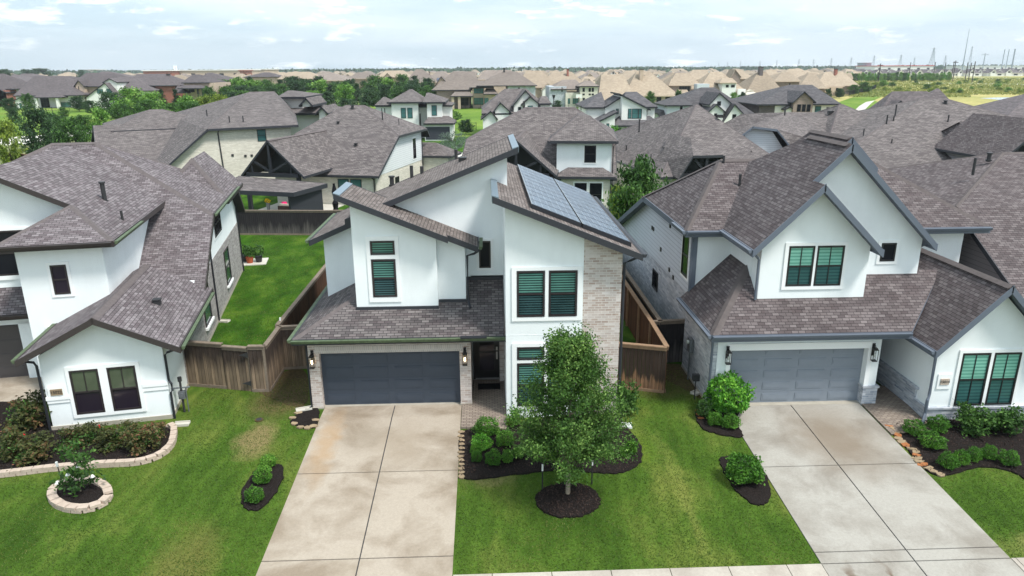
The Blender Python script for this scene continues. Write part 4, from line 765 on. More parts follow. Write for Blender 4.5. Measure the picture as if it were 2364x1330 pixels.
# tall front block with its hip, and the upper gable behind
Hl.box('stucco', -5.1, -2.28, 3.1, 12, 0, 5.62)
Hl.slab([(-5.55, 2.6, 5.88), (-1.75, 2.6, 5.88), (-3.65, 4.9, 6.85)], (0,)); Hl.cap((-1.75, 2.6, 5.88), (-3.65, 4.9, 6.85)); Hl.cap((-5.55, 2.6, 5.88), (-3.65, 4.9, 6.85))
Hl.slab([(-5.55, 7.0, 5.88), (-5.55, 2.6, 5.88), (-3.65, 4.9, 6.85), (-3.65, 7, 6.85)], (0,))
Hl.slab([(-1.75, 2.6, 5.88), (-1.75, 14, 5.88), (-3.65, 14, 6.85), (-3.65, 4.9, 6.85)], (0,))
mg = (6.85-5.88)/1.9
Hl.slab([(-3.64, 4.95, 6.85), (-3.64, 14, 6.85), (-6.4, 14, 6.85+mg*2.76), (-6.4, 4.95, 6.85+mg*2.76)], (3,))
Hl.slab([(-12.8, 14, 5.8), (-12.8, 4.95, 5.8), (-6.4, 4.95, 6.85+mg*2.76), (-6.4, 14, 6.85+mg*2.76)], (0, 1))
Hl.w('stucco').prism([(-12.4, 5.5, 0), (-2.4, 5.5, 0), (-2.4, 5.5, 6.0), (-6.4, 5.5, 8.0), (-12.4, 5.5, 5.8)], (0, 5, 0))
# left garage and its roof strip
Hl.slab([(-12.5, 4.5, 2.85), (-5.1, 4.5, 2.85), (-5.1, 5.6, 3.75), (-12.5, 5.6, 3.75)], (0,), 'shingle_near'); Hl.box('stucco', -12.4, -5.05, 5.0, 5.5, 2.3, 2.9)
Hl.gutter((-12.5, 4.47, 2.85), (-5.12, 4.47, 2.85), 'trim_brown'); Hl.garage('F', 5.25, -11.2, -6.3, .02, 2.3, 'door_brown'); Hl.box('stucco', -6.3, -5.05, 5.0, 5.6, 0, 2.4)
Hl.window('F', 5.5, -8.0, -5.3, 4.15, 5.9, 'pane_dark', 'frame_dark'); Hl.box('trim_white', -8.2, -5.12, 5.44, 5.5, 3.98, 4.14); Hl.window('F', 3.1, -4.07, -3.55, 3.93, 5.02, 'pane_purple', 'frame_dark', split=True)
m = MB(); m.box(-4.6, -2.35, 3.02, 3.097, 2.55, 2.75); m.build('band_trim', 'trim_white', Hl.root)
Hl.window('F', 3.1, -4.35, -4.05, .8, 2.4, 'pane_dark', 'frame_black', trim=None, split=False); Hl.window('F', 3.1, -3.6, -3.1, .8, 2.4, 'pane_dark', 'frame_black', trim=None, split=False)
# front gable windows
m = MB()
for a in ((-3.08, -2.97, .38, 2.24), (-2.08, -1.82, .38, 2.24), (-.93, -.8, .38, 2.24), (-2.97, -2.08, 2.12, 2.24), (-1.82, -.93, 2.12, 2.24), (-2.97, -2.08, .38, .5), (-1.82, -.93, .38, .5)): m.box(a[0], a[1], -.045, -.003, a[2], a[3])
m.build('window_surround', 'trim_white', Hl.root)
for a, b in ((-2.96, -2.09), (-1.81, -.94)): Hl.window('F', 0, a, b, .51, 2.11, 'pane_olive', 'frame_dark', low='pane_purple', trim=None); 
m = MB()
for a in (-2.525, -1.375): m.box(a-.012, a+.012, -.04, -.018, 1.32, 2.06)
m.build('muntin', 'frame_dark', Hl.root)
m = MB(); m.box(-.8, .02, -.06, -.002, 1.28, 1.4); m.box(-.8, .02, -.035, -.002, 1.12, 1.28); m.box(-3.8, -3.08, -.06, -.002, 1.12, 1.24); m.box(-3.78, -3.1, -.035, -.002, 1.0, 1.12); m.build('band_trim', 'trim_white', Hl.root)
m = MB(); m.box(-3.7, -3.18, -.05, -.003, 1.25, 1.6); po = m.build('number_plaque', 'trim_white', Hl.root)
m = MB(); m.box(-3.62, -3.26, -.075, -.051, 1.3, 1.52); m.build('plaque_stone', 'flagstone', po)
text_mesh('15022', .14, 'house_number', 'trim_black', po, (-3.44, -.08, 1.41), (math.pi/2, 0, 0))
# side windows
Hl.window('R', 0.0, 12.1, 14.2, 3.75, 4.95, 'pane_dark', 'frame_black', munt=2, fwid=.07)
for a in (7.2, 13.8): Hl.window('R', 0.02, a, a+1.5, .8, 2.6, 'pane_blind_low', 'frame_dark', trim=None); m = MB(); m.box(.02, .14, a-.1, a+1.6, .68, .79); m.build('window_sill', 'trim_white', Hl.root)
Hl.gutter((.69, -.5, 2.82), (.69, 5.8, 2.82), out=(1, 0)); Hl.gutter((.47, 10.0, 5.35), (.47, 18.3, 5.35), out=(1, 0)); Hl.gutter((-4.22, 5.6, 2.82), (-4.22, -.5, 2.82), out=(-1, 0)); Hl.gutter((-5.55, 2.57, 5.88), (-1.75, 2.57, 5.88), 'trim_brown'); Hl.gutter((-1.72, 2.6, 5.88), (-1.72, 6.3, 5.88), out=(1, 0))
Hl.spout([(.6, -.3, 2.7), (.15, -.08, 2.5), (.06, -.04, 2.4), (.06, -.04, 1.45), (.14, -.1, 1.35), (.14, -.1, 1.1), (.06, -.05, 1.0), (.06, -.05, -.05), (.35, -.25, -.15)], 'trim_black'); Hl.spout([(-4.15, -.3, 2.7), (-3.9, -.1, 2.55), (-3.86, -.05, 2.4), (-3.86, -.05, -.1)], 'trim_black')
Hl.spout([(.3, 10.1, 5.2), (.06, 10.2, 5.0), (.06, 10.2, 0.05), (.3, 10.1, 0)], 'trim_black'); Hl.spout([(.3, 18.2, 5.2), (.08, 19.6, 4.9), (.08, 19.7, 0)], 'trim_black')
def zF(y): return 2.88+(y-5.75)*.571
Hl.vent((-3.2, 7.4, 6.55), .75, .09, hood=True); Hl.vent((-2.15, 5.6, 6.05), .4, .05); Hl.turbine((-.6, 2.6, 3.5), .24)
Hl.done()
# ================================================================ FENCES
def fence_run(name, pts, h, mat, rail, label, group=None, z=0.0, posts=True, base=True, cap=True, thick=.03, railside=1):
    """board fence along a polyline; parts: board panel per run, cap rail per run, kick board per run, each post"""
    P = [np.array(p[:2], float) for p in pts]; zz = [(p[2] if len(p) > 2 else z) for p in pts]
    root = empty(name, (P[0][0], P[0][1], zz[0]), 0, label, 'fence', group); off = (P[0][0], P[0][1], zz[0])
    for i, (a, b) in enumerate(zip(P, P[1:])):
        d = b-a; L_ = np.linalg.norm(d); d = d/L_; n = np.array([d[1], -d[0]])*railside; za, zb = zz[i], zz[i+1]
        nb = max(1, int(L_/.145)); mb = MB(); rs = random.Random(i*31+int(L_*10))
        for k in range(nb):
            t0, t1 = k*L_/nb+.004, (k+1)*L_/nb-.004; hh = h-.05+rs.uniform(-.008, .008); o = rs.uniform(-.004, .004)
            q0, q1 = a+d*t0+n*o, a+d*t1+n*o; zk = za+(zb-za)*(t0/L_)
            w = n*thick
            mb.hexa([(q0[0], q0[1], zk-.15), (q1[0], q1[1], zk-.15), (q1[0]+w[0], q1[1]+w[1], zk-.15), (q0[0]+w[0], q0[1]+w[1], zk-.15), (q0[0], q0[1], zk+hh), (q1[0], q1[1], zk+hh), (q1[0]+w[0], q1[1]+w[1], zk+hh), (q0[0]+w[0], q0[1]+w[1], zk+hh)])
        mb.build('board_panel', mat, root, off)
        def bar(n0, n1, z0_, z1_, nm, mt):
            m = MB(); A, B = a+n*n0, b+n*n0; A2, B2 = a+n*n1, b+n*n1
            m.hexa([(A[0], A[1], za+z0_), (B[0], B[1], zb+z0_), (B2[0], B2[1], zb+z0_), (A2[0], A2[1], za+z0_), (A[0], A[1], za+z1_), (B[0], B[1], zb+z1_), (B2[0], B2[1], zb+z1_), (A2[0], A2[1], za+z1_)]); m.build(nm, mt, root, off)
        if cap: bar(-.09, .09, h-.03, h+.01, 'cap_rail', rail); bar(thick+.001, thick+.025, h-.15, h-.031, 'top_rail', rail)
        if base: bar(thick+.002, thick+.03, -.12, .12, 'kick_board', rail)
        if posts:
            for t in np.arange(0, L_, 2.4):
                q = a+d*t-n*.05; zk = za+(zb-za)*t/L_; m = MB(); m.box(q[0]-.045, q[0]+.045, q[1]-.045, q[1]+.045, zk-.2, zk+h-.04); m.build('post', rail, root, off)
    return root
f0 = Z0 = None
pa = atZ(432, 893, -.02); pb2 = atZ(583, 903, -.02); pc = atZ(623, 905, -.02); pd = atZ(655, 853, 0); pe = atZ(712, 848, 0)
fence_run('wood_fence', [(pa[0]-.05, pa[1]+.1), (atZ(525.5, 897, 0)[0], atZ(525.5, 897, 0)[1])], 1.85, 'wood_grey', 'wood_rail', 'weathered board fence from the left house to the gate with triangle hinges')
gt = fence_run('wood_gate', [tuple(atZ(526, 898, 0)[:2]), tuple(atZ(583, 903, 0)[:2])], 1.78, 'wood_grey', 'wood_rail', 'weathered wooden gate with black triangle hinges beside the left house', base=False, posts=False)
gt['category'] = 'gate'
q = atZ(583, 903, 0)
for z in (.35, 1.5):
    m = MB(); m.prism([(q[0]-.32, q[1]-.075, z), (q[0], q[1]-.075, z+.1), (q[0], q[1]-.075, z-.1)], (0, .03, 0)); m.build('hinge', 'metal_dark', gt, gt.location)
fence_run('wood_fence', [tuple(atZ(584, 904, 0)[:2]), (pc[0], pc[1]), (pd[0], pd[1]), (-6.42, pe[1])], 1.87, 'wood_grey', 'wood_rail', 'weathered board fence bending from the gate to the brick garage corner')
fence_run('wood_fence', [(-8.46, pd[1]+.12), (-8.44, 38), (-8.5, 52)], 1.9, 'wood_brown', 'wood_rail', 'reddish brown board fence along the left side of the middle house', railside=1)
fb = atZ(556, 542, 0); fc = atZ(745, 543, 0)
fence_run('wood_fence', [(fb[0]-14, fb[1]+2.5), (fb[0], fb[1]), (fc[0], fc[1]), (-7.3, 52.0)], 1.85, 'wood_dark', 'wood_rail', 'dark stained back fence behind the green yard, bleached along its foot')
fence_run('wood_fence', [(-8.6, 52.1), (7.0, 50.5), (7.0, 27.0)], 1.85, 'wood_dark', 'wood_rail', 'back fence hidden behind the middle house')
r0 = atZ(1433, 893, 0); r1 = atZ(1533, 907, 0)
fence_run('wood_fence', [(4.6, r0[1]), (r1[0], r1[1])], 1.85, 'wood_stain', 'wood_rail_warm', 'short stained board fence panel right of the brick tower wall')
fence_run('wood_fence', [(6.6, 34.0), (6.62, 27.0), (r1[0], r1[1])], 1.87, 'wood_brown', 'wood_rail_warm', 'brown side fence with a pale cap rail running back beside the brick tower', railside=-1)
g0_ = atZ(1520, 838, 0); g1_ = atZ(1584, 834, 0)
gt2 = fence_run('wood_gate', [(g0_[0]-.3, g0_[1]), (g1_[0], g1_[1])], 1.85, 'wood_dark', 'wood_rail', 'dark wooden gate against the right house wall', base=False); gt2['category'] = 'gate'
fence_run('wood_fence', [(-60, 92), (-40, 78), (-34, 62)], 2.2, 'wood_brown', 'wood_rail_warm', 'tan fence with square pillars behind the left house roof')
# ================================================================ FOREGROUND THINGS
def splash(px, py, rz, lab, l=.6, mat='concrete_pad'):
    p = G(px, py); o = empty('splash_block', (p[0], p[1], g(p[1])), rz, lab, 'splash block', 'splash blocks under the downspouts'); m = MB()
    m.box(-l/2, l/2, -.14, .14, 0, .04); m.build('slab', mat, o)
    for y in (-.14, .11): m = MB(); m.box(-l/2, l/2, y, y+.03, .04, .09); m.build('rim', mat, o)
splash(420, 981, .1, 'white splash block at the corner of the left house', .5); splash(518, 743, -.15, 'splash block at the brick side wall of the left house', .5)
splash(702, 948, .35, 'grey splash block at the brick garage corner', .55); splash(1610, 908, .6, 'splash block in front of the gate by the right house', .5)
splash(1445, 985, -.1, 'small white splash block beside the street tree crown', .4, 'white_plastic')
def stone(p, r, mat, lab, grp, h=.05, seed=0):
    rs = random.Random(seed); n = rs.randint(5, 7); a0 = rs.random()*6; pts = [(math.cos(a0+2*math.pi*i/n)*r*rs.uniform(.7, 1.15), math.sin(a0+2*math.pi*i/n)*r*.75*rs.uniform(.7, 1.15), 0) for i in range(n)]
    m = MB(); m.prism(pts, (0, 0, h)); o = m.build('edging_stone', mat); o.location = (p[0], p[1], g(p[1])+.01); o.rotation_euler = (rs.uniform(-.12, .12), rs.uniform(-.12, .12), 0); tag(o, lab, 'stone', grp)
for i, y in enumerate(np.linspace(1000, 1103, 12)): stone(G(1065, y), .13, 'flagstone', '%s flat stone of the row beside the stained driveway, counted from the house' % ('first', 'second', 'third', 'fourth', 'fifth', 'sixth', 'seventh', 'eighth', 'ninth', 'tenth', 'eleventh', 'twelfth')[i], 'flat stones lining the stained driveway', seed=i)
for i, t in enumerate(np.linspace(0, 1, 15)):
    stone(G(2052+95*t+6*math.sin(i), 985+105*t), .17, 'flagstone_rust' if i % 3 == 0 else 'flagstone', 'rust coloured flat stone lining the wide right bed' if i % 3 == 0 else 'tan flat stone lining the wide right bed', 'flat stones lining the right bed', seed=40+i)
for i, (x, y) in enumerate(((676, 967), (680, 980), (694, 988), (710, 990), (724, 986), (728, 972), (690, 955))): stone(G(x, y), .15, 'flagstone', 'flat stone round the small bed at the garage corner', 'flat stones round the small garage bed', seed=80+i)
stone(G(2170, 1098), .16, 'flagstone', 'lone flat tan stone at the lawn edge of the right bed', 'flat stones lining the right bed', seed=99)
for i in range(3): stone(G(1610+i*4, 950+i*9), .13, 'flagstone_rust', 'rusty stone beside the round shrub at the garage corner', 'stones at the right garage corner', seed=110+i)
# block edging: stacked retaining blocks
def blocks(name, pts, label, bl=.3, bw=.2, rows=2, h=.09, close=False):
    root = empty(name, (pts[0][0], pts[0][1], g(pts[0][1])), 0, label, 'planter edging'); off = tuple(root.location)
    P = [np.array(p[:2]) for p in pts]; 
    if close: P.append(P[0])
    seg = [np.linalg.norm(b-a) for a, b in zip(P, P[1:])]; T = sum(seg); cum = np.concatenate([[0], np.cumsum(seg)])
    def at(t):
        t = min(max(t, 0), T-1e-6); i = int(np.searchsorted(cum, t, side='right')-1); f = (t-cum[i])/seg[i]; return P[i]+(P[i+1]-P[i])*f, (P[i+1]-P[i])/seg[i]
    for r in range(rows):
        t = (bl/2 if r % 2 else 0)
        while t < T-bl*.4:
            a, d = at(t+.008); b, _ = at(min(t+bl-.008, T)); d = (b-a)/max(np.linalg.norm(b-a), 1e-6); n = np.array([-d[1], d[0]])*bw/2; z = g(a[1])+r*h; m = MB(); w = random.uniform(-.012, .012)
            m.hexa([(a[0]-n[0]+w, a[1]-n[1], z), (b[0]-n[0]+w, b[1]-n[1], z), (b[0]+n[0], b[1]+n[1], z), (a[0]+n[0], a[1]+n[1], z), (a[0]-n[0]+w, a[1]-n[1], z+h-.006), (b[0]-n[0]+w, b[1]-n[1], z+h-.006), (b[0]+n[0], b[1]+n[1], z+h-.006), (a[0]+n[0], a[1]+n[1], z+h-.006)])
            if len(root.children) < 98: m.build('block', 'block_stone', root, off)
            t += bl
i0 = min(range(len(bed_left)), key=lambda i: np.linalg.norm(bed_left[i]-G(388, 985)[:2])); i1 = min(range(len(bed_left)), key=lambda i: np.linalg.norm(bed_left[i]-G(0, 1100)[:2]))
blocks('stone_edging', bed_left[i0:i1+3], 'pale block edging curving round the rose bed of the left house')
blocks('planter_ring', [G(186+66*math.cos(a), 1147+34*math.sin(a))[:2] for a in np.linspace(0, 2*math.pi, 22, endpoint=False)], 'round planter ring of pale blocks in the left lawn', close=True, bl=.31, bw=.24)
# tree stakes
for px, py, top, lab in ((1252, 1133, 1072, 'dark metal tree stake with a white tip left of the young tree'), (1366, 1118, 1060, 'dark metal tree stake with a white tip right of the young tree')):
    p = G(px, py); hh = atY(px, top, p[1])[2]-p[2]; o = empty('tree_stake', (p[0], p[1], p[2]), 0, lab, 'stake', 'stakes beside the young street tree')
    m = MB(); m.box(-.02, .02, -.004, .004, -.1, hh*.75); m.box(-.004, .004, -.02, .02, -.1, hh*.75); m.build('post', 'metal_dark', o); m = MB(); m.box(-.024, .024, -.01, .01, hh*.751, hh); m.build('tip', 'white_plastic', o)
p = G(148, 1128); o = empty('garden_light', (p[0], p[1], p[2]), 0, 'white topped stake light beside the planter ring shrub', 'garden light'); m = MB(); m.tube([(0, 0, 0), (-.05, 0, .75)], .015, 6); m.build('post', 'metal_dark', o); m = MB(); m.tube([(-.05, 0, .75), (-.06, 0, .9)], .035, 8); m.build('lamp_head', 'white_plastic', o)
# gas meter and backflow pipe by the left house
p = G(425, 960); o = empty('utility_meter', (p[0]-.1, p[1]+.3, p[2]), math.radians(11), 'grey gas meter and black pipe against the left house side wall', 'meter')
m = MB(); m.tube([(0, 0, -.1), (0, 0, 1.2), (.02, 0, 1.28)], .04, 8); m.build('riser_pipe', 'metal_dark', o); m = MB(); m.tube([(.15, 0, -.1), (.15, 0, .95)], .022, 8); m.tube([(-.3, 0, .95), (.3, 0, .95)], .03, 8); m.build('pipe', 'metal_grey', o)
m = MB(); m.box(-.1, .12, -.1, .08, .55, .82); m.tube([(0, -.1, .7), (0, -.13, .7)], .08, 12); m.build('meter_body', 'metal_grey', o); m = MB(); m.tube([(0, 0, 1.2), (0, 0, 1.36)], .07, 10); m.build('regulator', 'metal_dark', o)
p = atX = None
o = empty('electric_meter', (7.84, 25.4, 0), 0, 'grey electric box and conduit on the brick side of the right house', 'meter'); m = MB(); m.box(-.14, 0, -.18, .18, 1.2, 1.75); m.build('meter_box', 'metal_grey', o); m = MB(); m.tube([(-.07, 0, -.1), (-.07, 0, 1.2)], .03, 8); m.build('conduit', 'metal_grey', o); m = MB(); m.tube([(-.14, 0, 1.6), (-.22, 0, 1.6)], .08, 12); m.build('meter_dial', 'bulb_glass', o)
o = empty('utility_post', (7.55, 23.7, g(23.7)), 0, 'small black box on a thin post beside the right downspout', 'utility post'); m = MB(); m.tube([(0, 0, -.1), (0, 0, .75)], .02, 6); m.build('post', 'metal_dark', o); m = MB(); m.box(-.12, .12, -.08, .08, .75, 1.0); m.build('box', 'metal_dark', o)
p = G(598, 970); o = empty('yard_drain', (p[0], p[1], p[2]), 0, 'dark round yard drain in the lawn left of the stained driveway', 'drain'); m = MB(); m.tube([(0, 0, .0), (0, 0, .03)], .15, 14); m.build('rim', 'soil', o); m = MB(); m.tube([(0, 0, .031), (0, 0, .04)], .1, 12); m.build('grate', 'metal_dark', o)
p = atZ(583, 606, 0); o = empty('plant_pad', (p[0], p[1], 0), math.radians(10), 'pale pad of edging stone at the back corner of the left house', 'pad'); m = MB(); m.box(-.9, .9, -.8, .8, 0, .06); m.build('slab', 'concrete_pad', o)
for i, (dx, dy, mt, lab) in enumerate(((-.5, .1, 'metal_dark', 'black pot with a leafy plant beside the left house corner'), (-.05, -.3, 'terracotta', 'terracotta pot with a red plant on the pale pad'), (.45, -.1, 'metal_dark', 'black pot with a tall green plant on the pale pad'))):
    o = empty('potted_plant', (p[0]+dx, p[1]+dy, .06), 0, lab, 'potted plant', 'potted plants on the pad'); m = MB(); m.tube([(0, 0, 0), (0, 0, .38)], .17, 12, r1=.24); m.build('pot', mt, o)
    POTS = globals().setdefault('POTS', []); POTS.append(o)
o = tag((lambda m: (m.box(-.03, .03, -.03, .03, 0, .12), m.build('yard_light', 'white_plastic'))[1])(MB()), 'tiny white lamp on top of the brown left side fence', 'lamp'); o.location = (-8.46, 27.8, 1.92)
# ================================================================ PLANTS
def leaf_mesh(name, pts, size, mat, up=.3, asp=.55, jit=.35):
    n = len(pts); d = RNG.normal(size=(n, 3)); d /= np.linalg.norm(d, axis=1)[:, None]
    nn = RNG.normal(size=(n, 3)); nn[:, 2] += up; b = np.cross(d, nn); b /= (np.linalg.norm(b, axis=1)[:, None]+1e-9)
    s = size*(1+jit*RNG.uniform(-1, 1, size=(n, 1))); a = d*s*.5; b = b*s*.5*asp
    V = np.empty((n, 4, 3)); V[:, 0] = pts-a; V[:, 1] = pts+b-a*.1; V[:, 2] = pts+a; V[:, 3] = pts-b-a*.1
    me = bpy.data.meshes.new(name); me.vertices.add(n*4); me.vertices.foreach_set('co', V.reshape(-1)); me.loops.add(n*4); me.polygons.add(n)
    me.loops.foreach_set('vertex_index', np.arange(n*4, dtype=np.int32)); me.polygons.foreach_set('loop_start', np.arange(0, n*4, 4, dtype=np.int32)); me.polygons.foreach_set('loop_total', np.full(n, 4, dtype=np.int32))
    me.materials.append(MAT[mat]); me.update(); me.validate(); return me
def link(name, me, parent=None, loc=(0, 0, 0)):
    o = bpy.data.objects.new(name, me); C.objects.link(o); o.parent = parent; o.location = loc; return o
def blob_pts(n, rx, ry, rz, lump=.18, shell=.45):
    d = RNG.normal(size=(n, 3)); d /= np.linalg.norm(d, axis=1)[:, None]; ph = RNG.uniform(0, 6.28, 6)
    r = 1+lump*(np.sin(d[:, 0]*5+ph[0])*np.sin(d[:, 1]*5+ph[1])+.6*np.sin(d[:, 2]*7+d[:, 0]*4+ph[2]))
    r *= (shell+(1-shell)*RNG.uniform(0, 1, n))**.35 if shell < 1 else 1
    r *= np.where(RNG.uniform(size=n) < .06, RNG.uniform(1.0, 1.18, n), 1)
    P = d*r[:, None]*np.array([rx, ry, rz]); P[:, 2] = np.where(P[:, 2] < -.55*rz, -.55*rz+RNG.uniform(0, .1, n)*rz, P[:, 2]); return P
BUSHM = {}
def bush(px, py, wpx, hpx, label, mat='leaf_box', kind='tight', group=None, name='shrub', cat='shrub', n=1100, gp=None):
    p = G(px, py) if gp is None else np.array(gp); z = (p-CAM)@fw; k = z/F_PX; w = wpx*k; h = hpx*k*1.12
    key = (mat, kind, random.randint(0, 2), n)
    if key not in BUSHM:
        if kind == 'tight': BUSHM[key] = leaf_mesh('foliage', blob_pts(int(n*1.9), .5, .5, .5), .078, mat)
        elif kind == 'loose':
            P = []; 
            for c in range(26):
                a = RNG.uniform(0, 6.28); r = RNG.uniform(.05, .42); c0 = np.array([math.cos(a)*r, math.sin(a)*r, RNG.uniform(-.4, .42)]); P.append(c0+RNG.normal(size=(n//26, 3))*np.array([.09, .09, .08]))
            BUSHM[key] = leaf_mesh('foliage', np.concatenate(P), .10, mat)
        else:   # blades fanning up
            a = RNG.uniform(0, 6.28, n//3); t = RNG.uniform(0, 1, n//3); l = RNG.uniform(.2, .5, n//3); P = np.stack([np.cos(a)*t*l, np.sin(a)*t*l, -.5+t*.95], 1)+RNG.normal(size=(n//3, 3))*.03
            BUSHM[key] = leaf_mesh('foliage', P, .2, mat, asp=.25)
    root = empty(name, (p[0], p[1], p[2]), random.uniform(0, 6.28), label, cat, group)
    o = link('foliage', BUSHM[key], root, (0, 0, h*.5)); o.scale = (w, w, h)
    m = MB(); 
    for q in range(3): m.tube([(0, 0, 0), (random.uniform(-.2, .2)*w, random.uniform(-.2, .2)*w, h*.6)], .012, 5)
    m.build('stem', 'bark_dark', root)
    return root
gB = 'clipped box shrubs in the main bed'
for a in ((1123, 1007, 58, 40, 'round bright green shrub nearest the paver walk'), (1112, 1040, 46, 36, 'bright green shrub below the roundest shrub by the driveway stones'), (1101, 1068, 26, 28, 'small light green shrub at the left tip of the main bed'), (1139, 1074, 38, 34, 'compact shrub at the front left of the main bed'), (1166, 1030, 44, 34, 'dull green shrub in the middle of the bed by the walk'), (1172, 1070, 28, 30, 'thin leafy shrub between two compact shrubs in front'), (1098, 1050, 24, 26, 'small pale shrub tucked beside the driveway stones')):
    bush(*a, mat='leaf_box' if a[0] != 1112 else 'leaf_bright', group=gB)
for a in ((1195, 1060, 34, 32, 'upright leafy shrub left of the tree trunk'), (1187, 985, 42, 40, 'dark shrub against the white tower wall corner'), (1404, 1058, 26, 24, 'small bright shrub right of the tree trunk'), (1438, 1058, 22, 30, 'small upright shrub near the right tip of the main bed'), (1456, 1050, 34, 40, 'spiky green shrub at the right tip of the main bed'), (1345, 1052, 30, 26, 'low shrub behind the tree trunk to its right'), (1262, 1052, 60, 34, 'dark low shrub in the shade left of the trunk')):
    bush(*a, mat='leaf_box', kind='loose', group='loose shrubs in the main bed')
bush(1445, 960, 52, 80, 'tall dark shrub between the brick tower and the stained fence', 'leaf_mid', 'loose', n=1500)
bush(1677, 958, 92, 88, 'large round glossy shrub at the right garage corner', 'leaf_bright', n=2200); bush(1650, 982, 38, 28, 'low ball shrub under the large round shrub, left one', 'leaf_box'); bush(1687, 990, 40, 32, 'low ball shrub under the large round shrub, beside the driveway', 'leaf_box'); bush(1624, 965, 40, 40, 'dark shrub half hidden behind the large round shrub', 'leaf_mid')
bush(1717, 1112, 84, 58, 'wide round shrub alone in the long mulch bed', 'leaf_box', n=1800)
for a in ((2108, 1003, 48, 32), (2163, 996, 48, 34), (2150, 1034, 54, 34)): bush(*a, ('mound shrub at the upper left of three by the rusty stones' if a[0] == 2108 else 'mound shrub at the upper right of three by the rusty stones') if a[0] != 2150 else 'olive green mound shrub nearest the lawn of the three', 'leaf_yellowgreen' if 0 else 'leaf_box', group='three mound shrubs by the rusty stones')
for i, a in enumerate(((2186, 1082, 42, 36), (2216, 1074, 34, 34), (2246, 1066, 34, 33), (2281, 1062, 34, 32), (2326, 1075, 42, 34))): bush(*a, ('leftmost', 'second', 'third', 'fourth', 'rightmost')[i]+' ball of the row of five clipped shrubs', 'leaf_box', group='row of five clipped ball shrubs')
bush(2240, 1000, 80, 58, 'big dark loose shrub below the left pane of the double window', 'leaf_mid', 'loose', n=2000); bush(2312, 1000, 86, 56, 'big dark loose shrub below the right pane of the double window', 'leaf_mid', 'loose', n=2000); bush(2362, 925, 20, 60, 'thin twiggy plant at the right edge by the window', 'leaf_mid', 'loose', n=300)
for a in ((620, 1078, 36, 26, 'small ball shrub at the top of the narrow oval bed'), (608, 1116, 44, 36, 'ball shrub in the middle of the narrow oval bed'), (590, 1160, 42, 34, 'ball shrub at the bottom of the narrow oval bed')): bush(*a, mat='leaf_box', group='three ball shrubs in the oval bed')
rosel = []
for i, a in enumerate(((72, 985, 92, 70, 'tall sprawling rose bush beside the left driveway'), (35, 1050, 84, 62, 'rose bush at the far left of the rose bed'), (80, 1062, 90, 50, 'dark rose bush in the left half of the rose bed'), (165, 1035, 70, 46, 'rose bush with a red bloom below the plaque'), (215, 1020, 60, 36, 'rose bush left of centre under the windows'), (255, 1038, 76, 44, 'rose bush in the middle of the bed with red blooms'), (300, 1008, 60, 34, 'small rose bush against the foundation'), (330, 1040, 80, 50, 'rose bush at the rounded right end of the bed'), (362, 1012, 50, 34, 'greenish rose bush at the house corner'))):
    rosel.append(bush(*a, mat='leaf_rose', kind='loose', group='rose bushes in the left bed', name='rose_bush', n=1500))
    o = bush(a[0]+6, a[1]-4, a[2]*.7, a[3]*.9, 'x', 'leaf_mid', 'loose', n=500)
    for ch in list(o.children):
        ch.location = Vector(ch.location)+(o.location-rosel[-1].location); ch.parent = rosel[-1]
        if ch.name.startswith('stem'): bpy.data.objects.remove(ch)
    bpy.data.objects.remove(o)
for px, py, k, mt in ((208, 1008, 4, 'flower_red'), (232, 1016, 4, 'flower_red'), (20, 1058, 1, 'flower_red')):
    p = G(px, py); m = MB(); m.tube([(0, 0, .42), (0, 0, .5)], .05, 7, r1=.02); o = m.build('flower', mt, rosel[min(k, 5)]); o.location = Vector((p[0], p[1]-.3, p[2]))-rosel[min(k, 5)].location; o.rotation_euler = (0, 0, 0)
for o in POTS:
    me = leaf_mesh('foliage', blob_pts(260, .35, .35, .42), .14, 'leaf_mid'); link('foliage', me, o, (0, 0, .7))
def tree_mesh(h, R, th, nb, nl, leaf, mat, prof, tr=.07, spread=.2, bark='bark', limbs=14, lean=(0, 0)):
    """unit built tree: trunk with limbs, crown of leaves along many branches"""
    T = MB(); T.tube([(0, 0, -.1), (lean[0]*.3, lean[1]*.3, th*.5), (lean[0], lean[1], th), (lean[0]*1.1, 0, h*.8)], tr, 8, r1=tr*.25)
    P = []
    for k in range(nb):
        f = RNG.uniform(0, 1)**.9; zt = th+(h-th)*f; r = R*prof(f)*RNG.uniform(.55, 1.08); a = RNG.uniform(0, 6.283)
        e = np.array([math.cos(a)*r, math.sin(a)*r, zt]); s = np.array([0, 0, max(th*.8, zt-r*RNG.uniform(.5, .9))])
        if k < limbs: T.tube([tuple(s), tuple(s+(e-s)*.5+np.array([0, 0, -.05*r])), tuple(s+(e-s)*.9)], tr*.4, 5, r1=tr*.1)
        t = RNG.uniform(.35, 1.05, nl//nb)[:, None]; P.append(s+(e-s)*t+RNG.normal(size=(nl//nb, 3))*spread*(.5+.6*t)*np.array([1, 1, .75]))
    return T, leaf_mesh('crown', np.concatenate(P), leaf, mat)
# the young street tree
p = G(1311, 1142); z = p[1]; th = atY(1311, 1050, z)[2]-p[2]; ht = atY(1300, 745, z)[2]-p[2]
def prof1(f): return (.92+.3*f if f < .3 else 1.0-(f-.3)*1.08) if f < .93 else .32
T, crown = tree_mesh(ht*.94, 1.85, th*1.04, 240, 50000, .074, 'leaf_elm', prof1, tr=.075, spread=.12, limbs=50)
root = empty('street_tree', tuple(p), 0, 'young leafy street tree in the round mulch ring, before the white tower', 'tree'); T.build('trunk', 'bark', root, smooth=True); link('crown', crown, root)
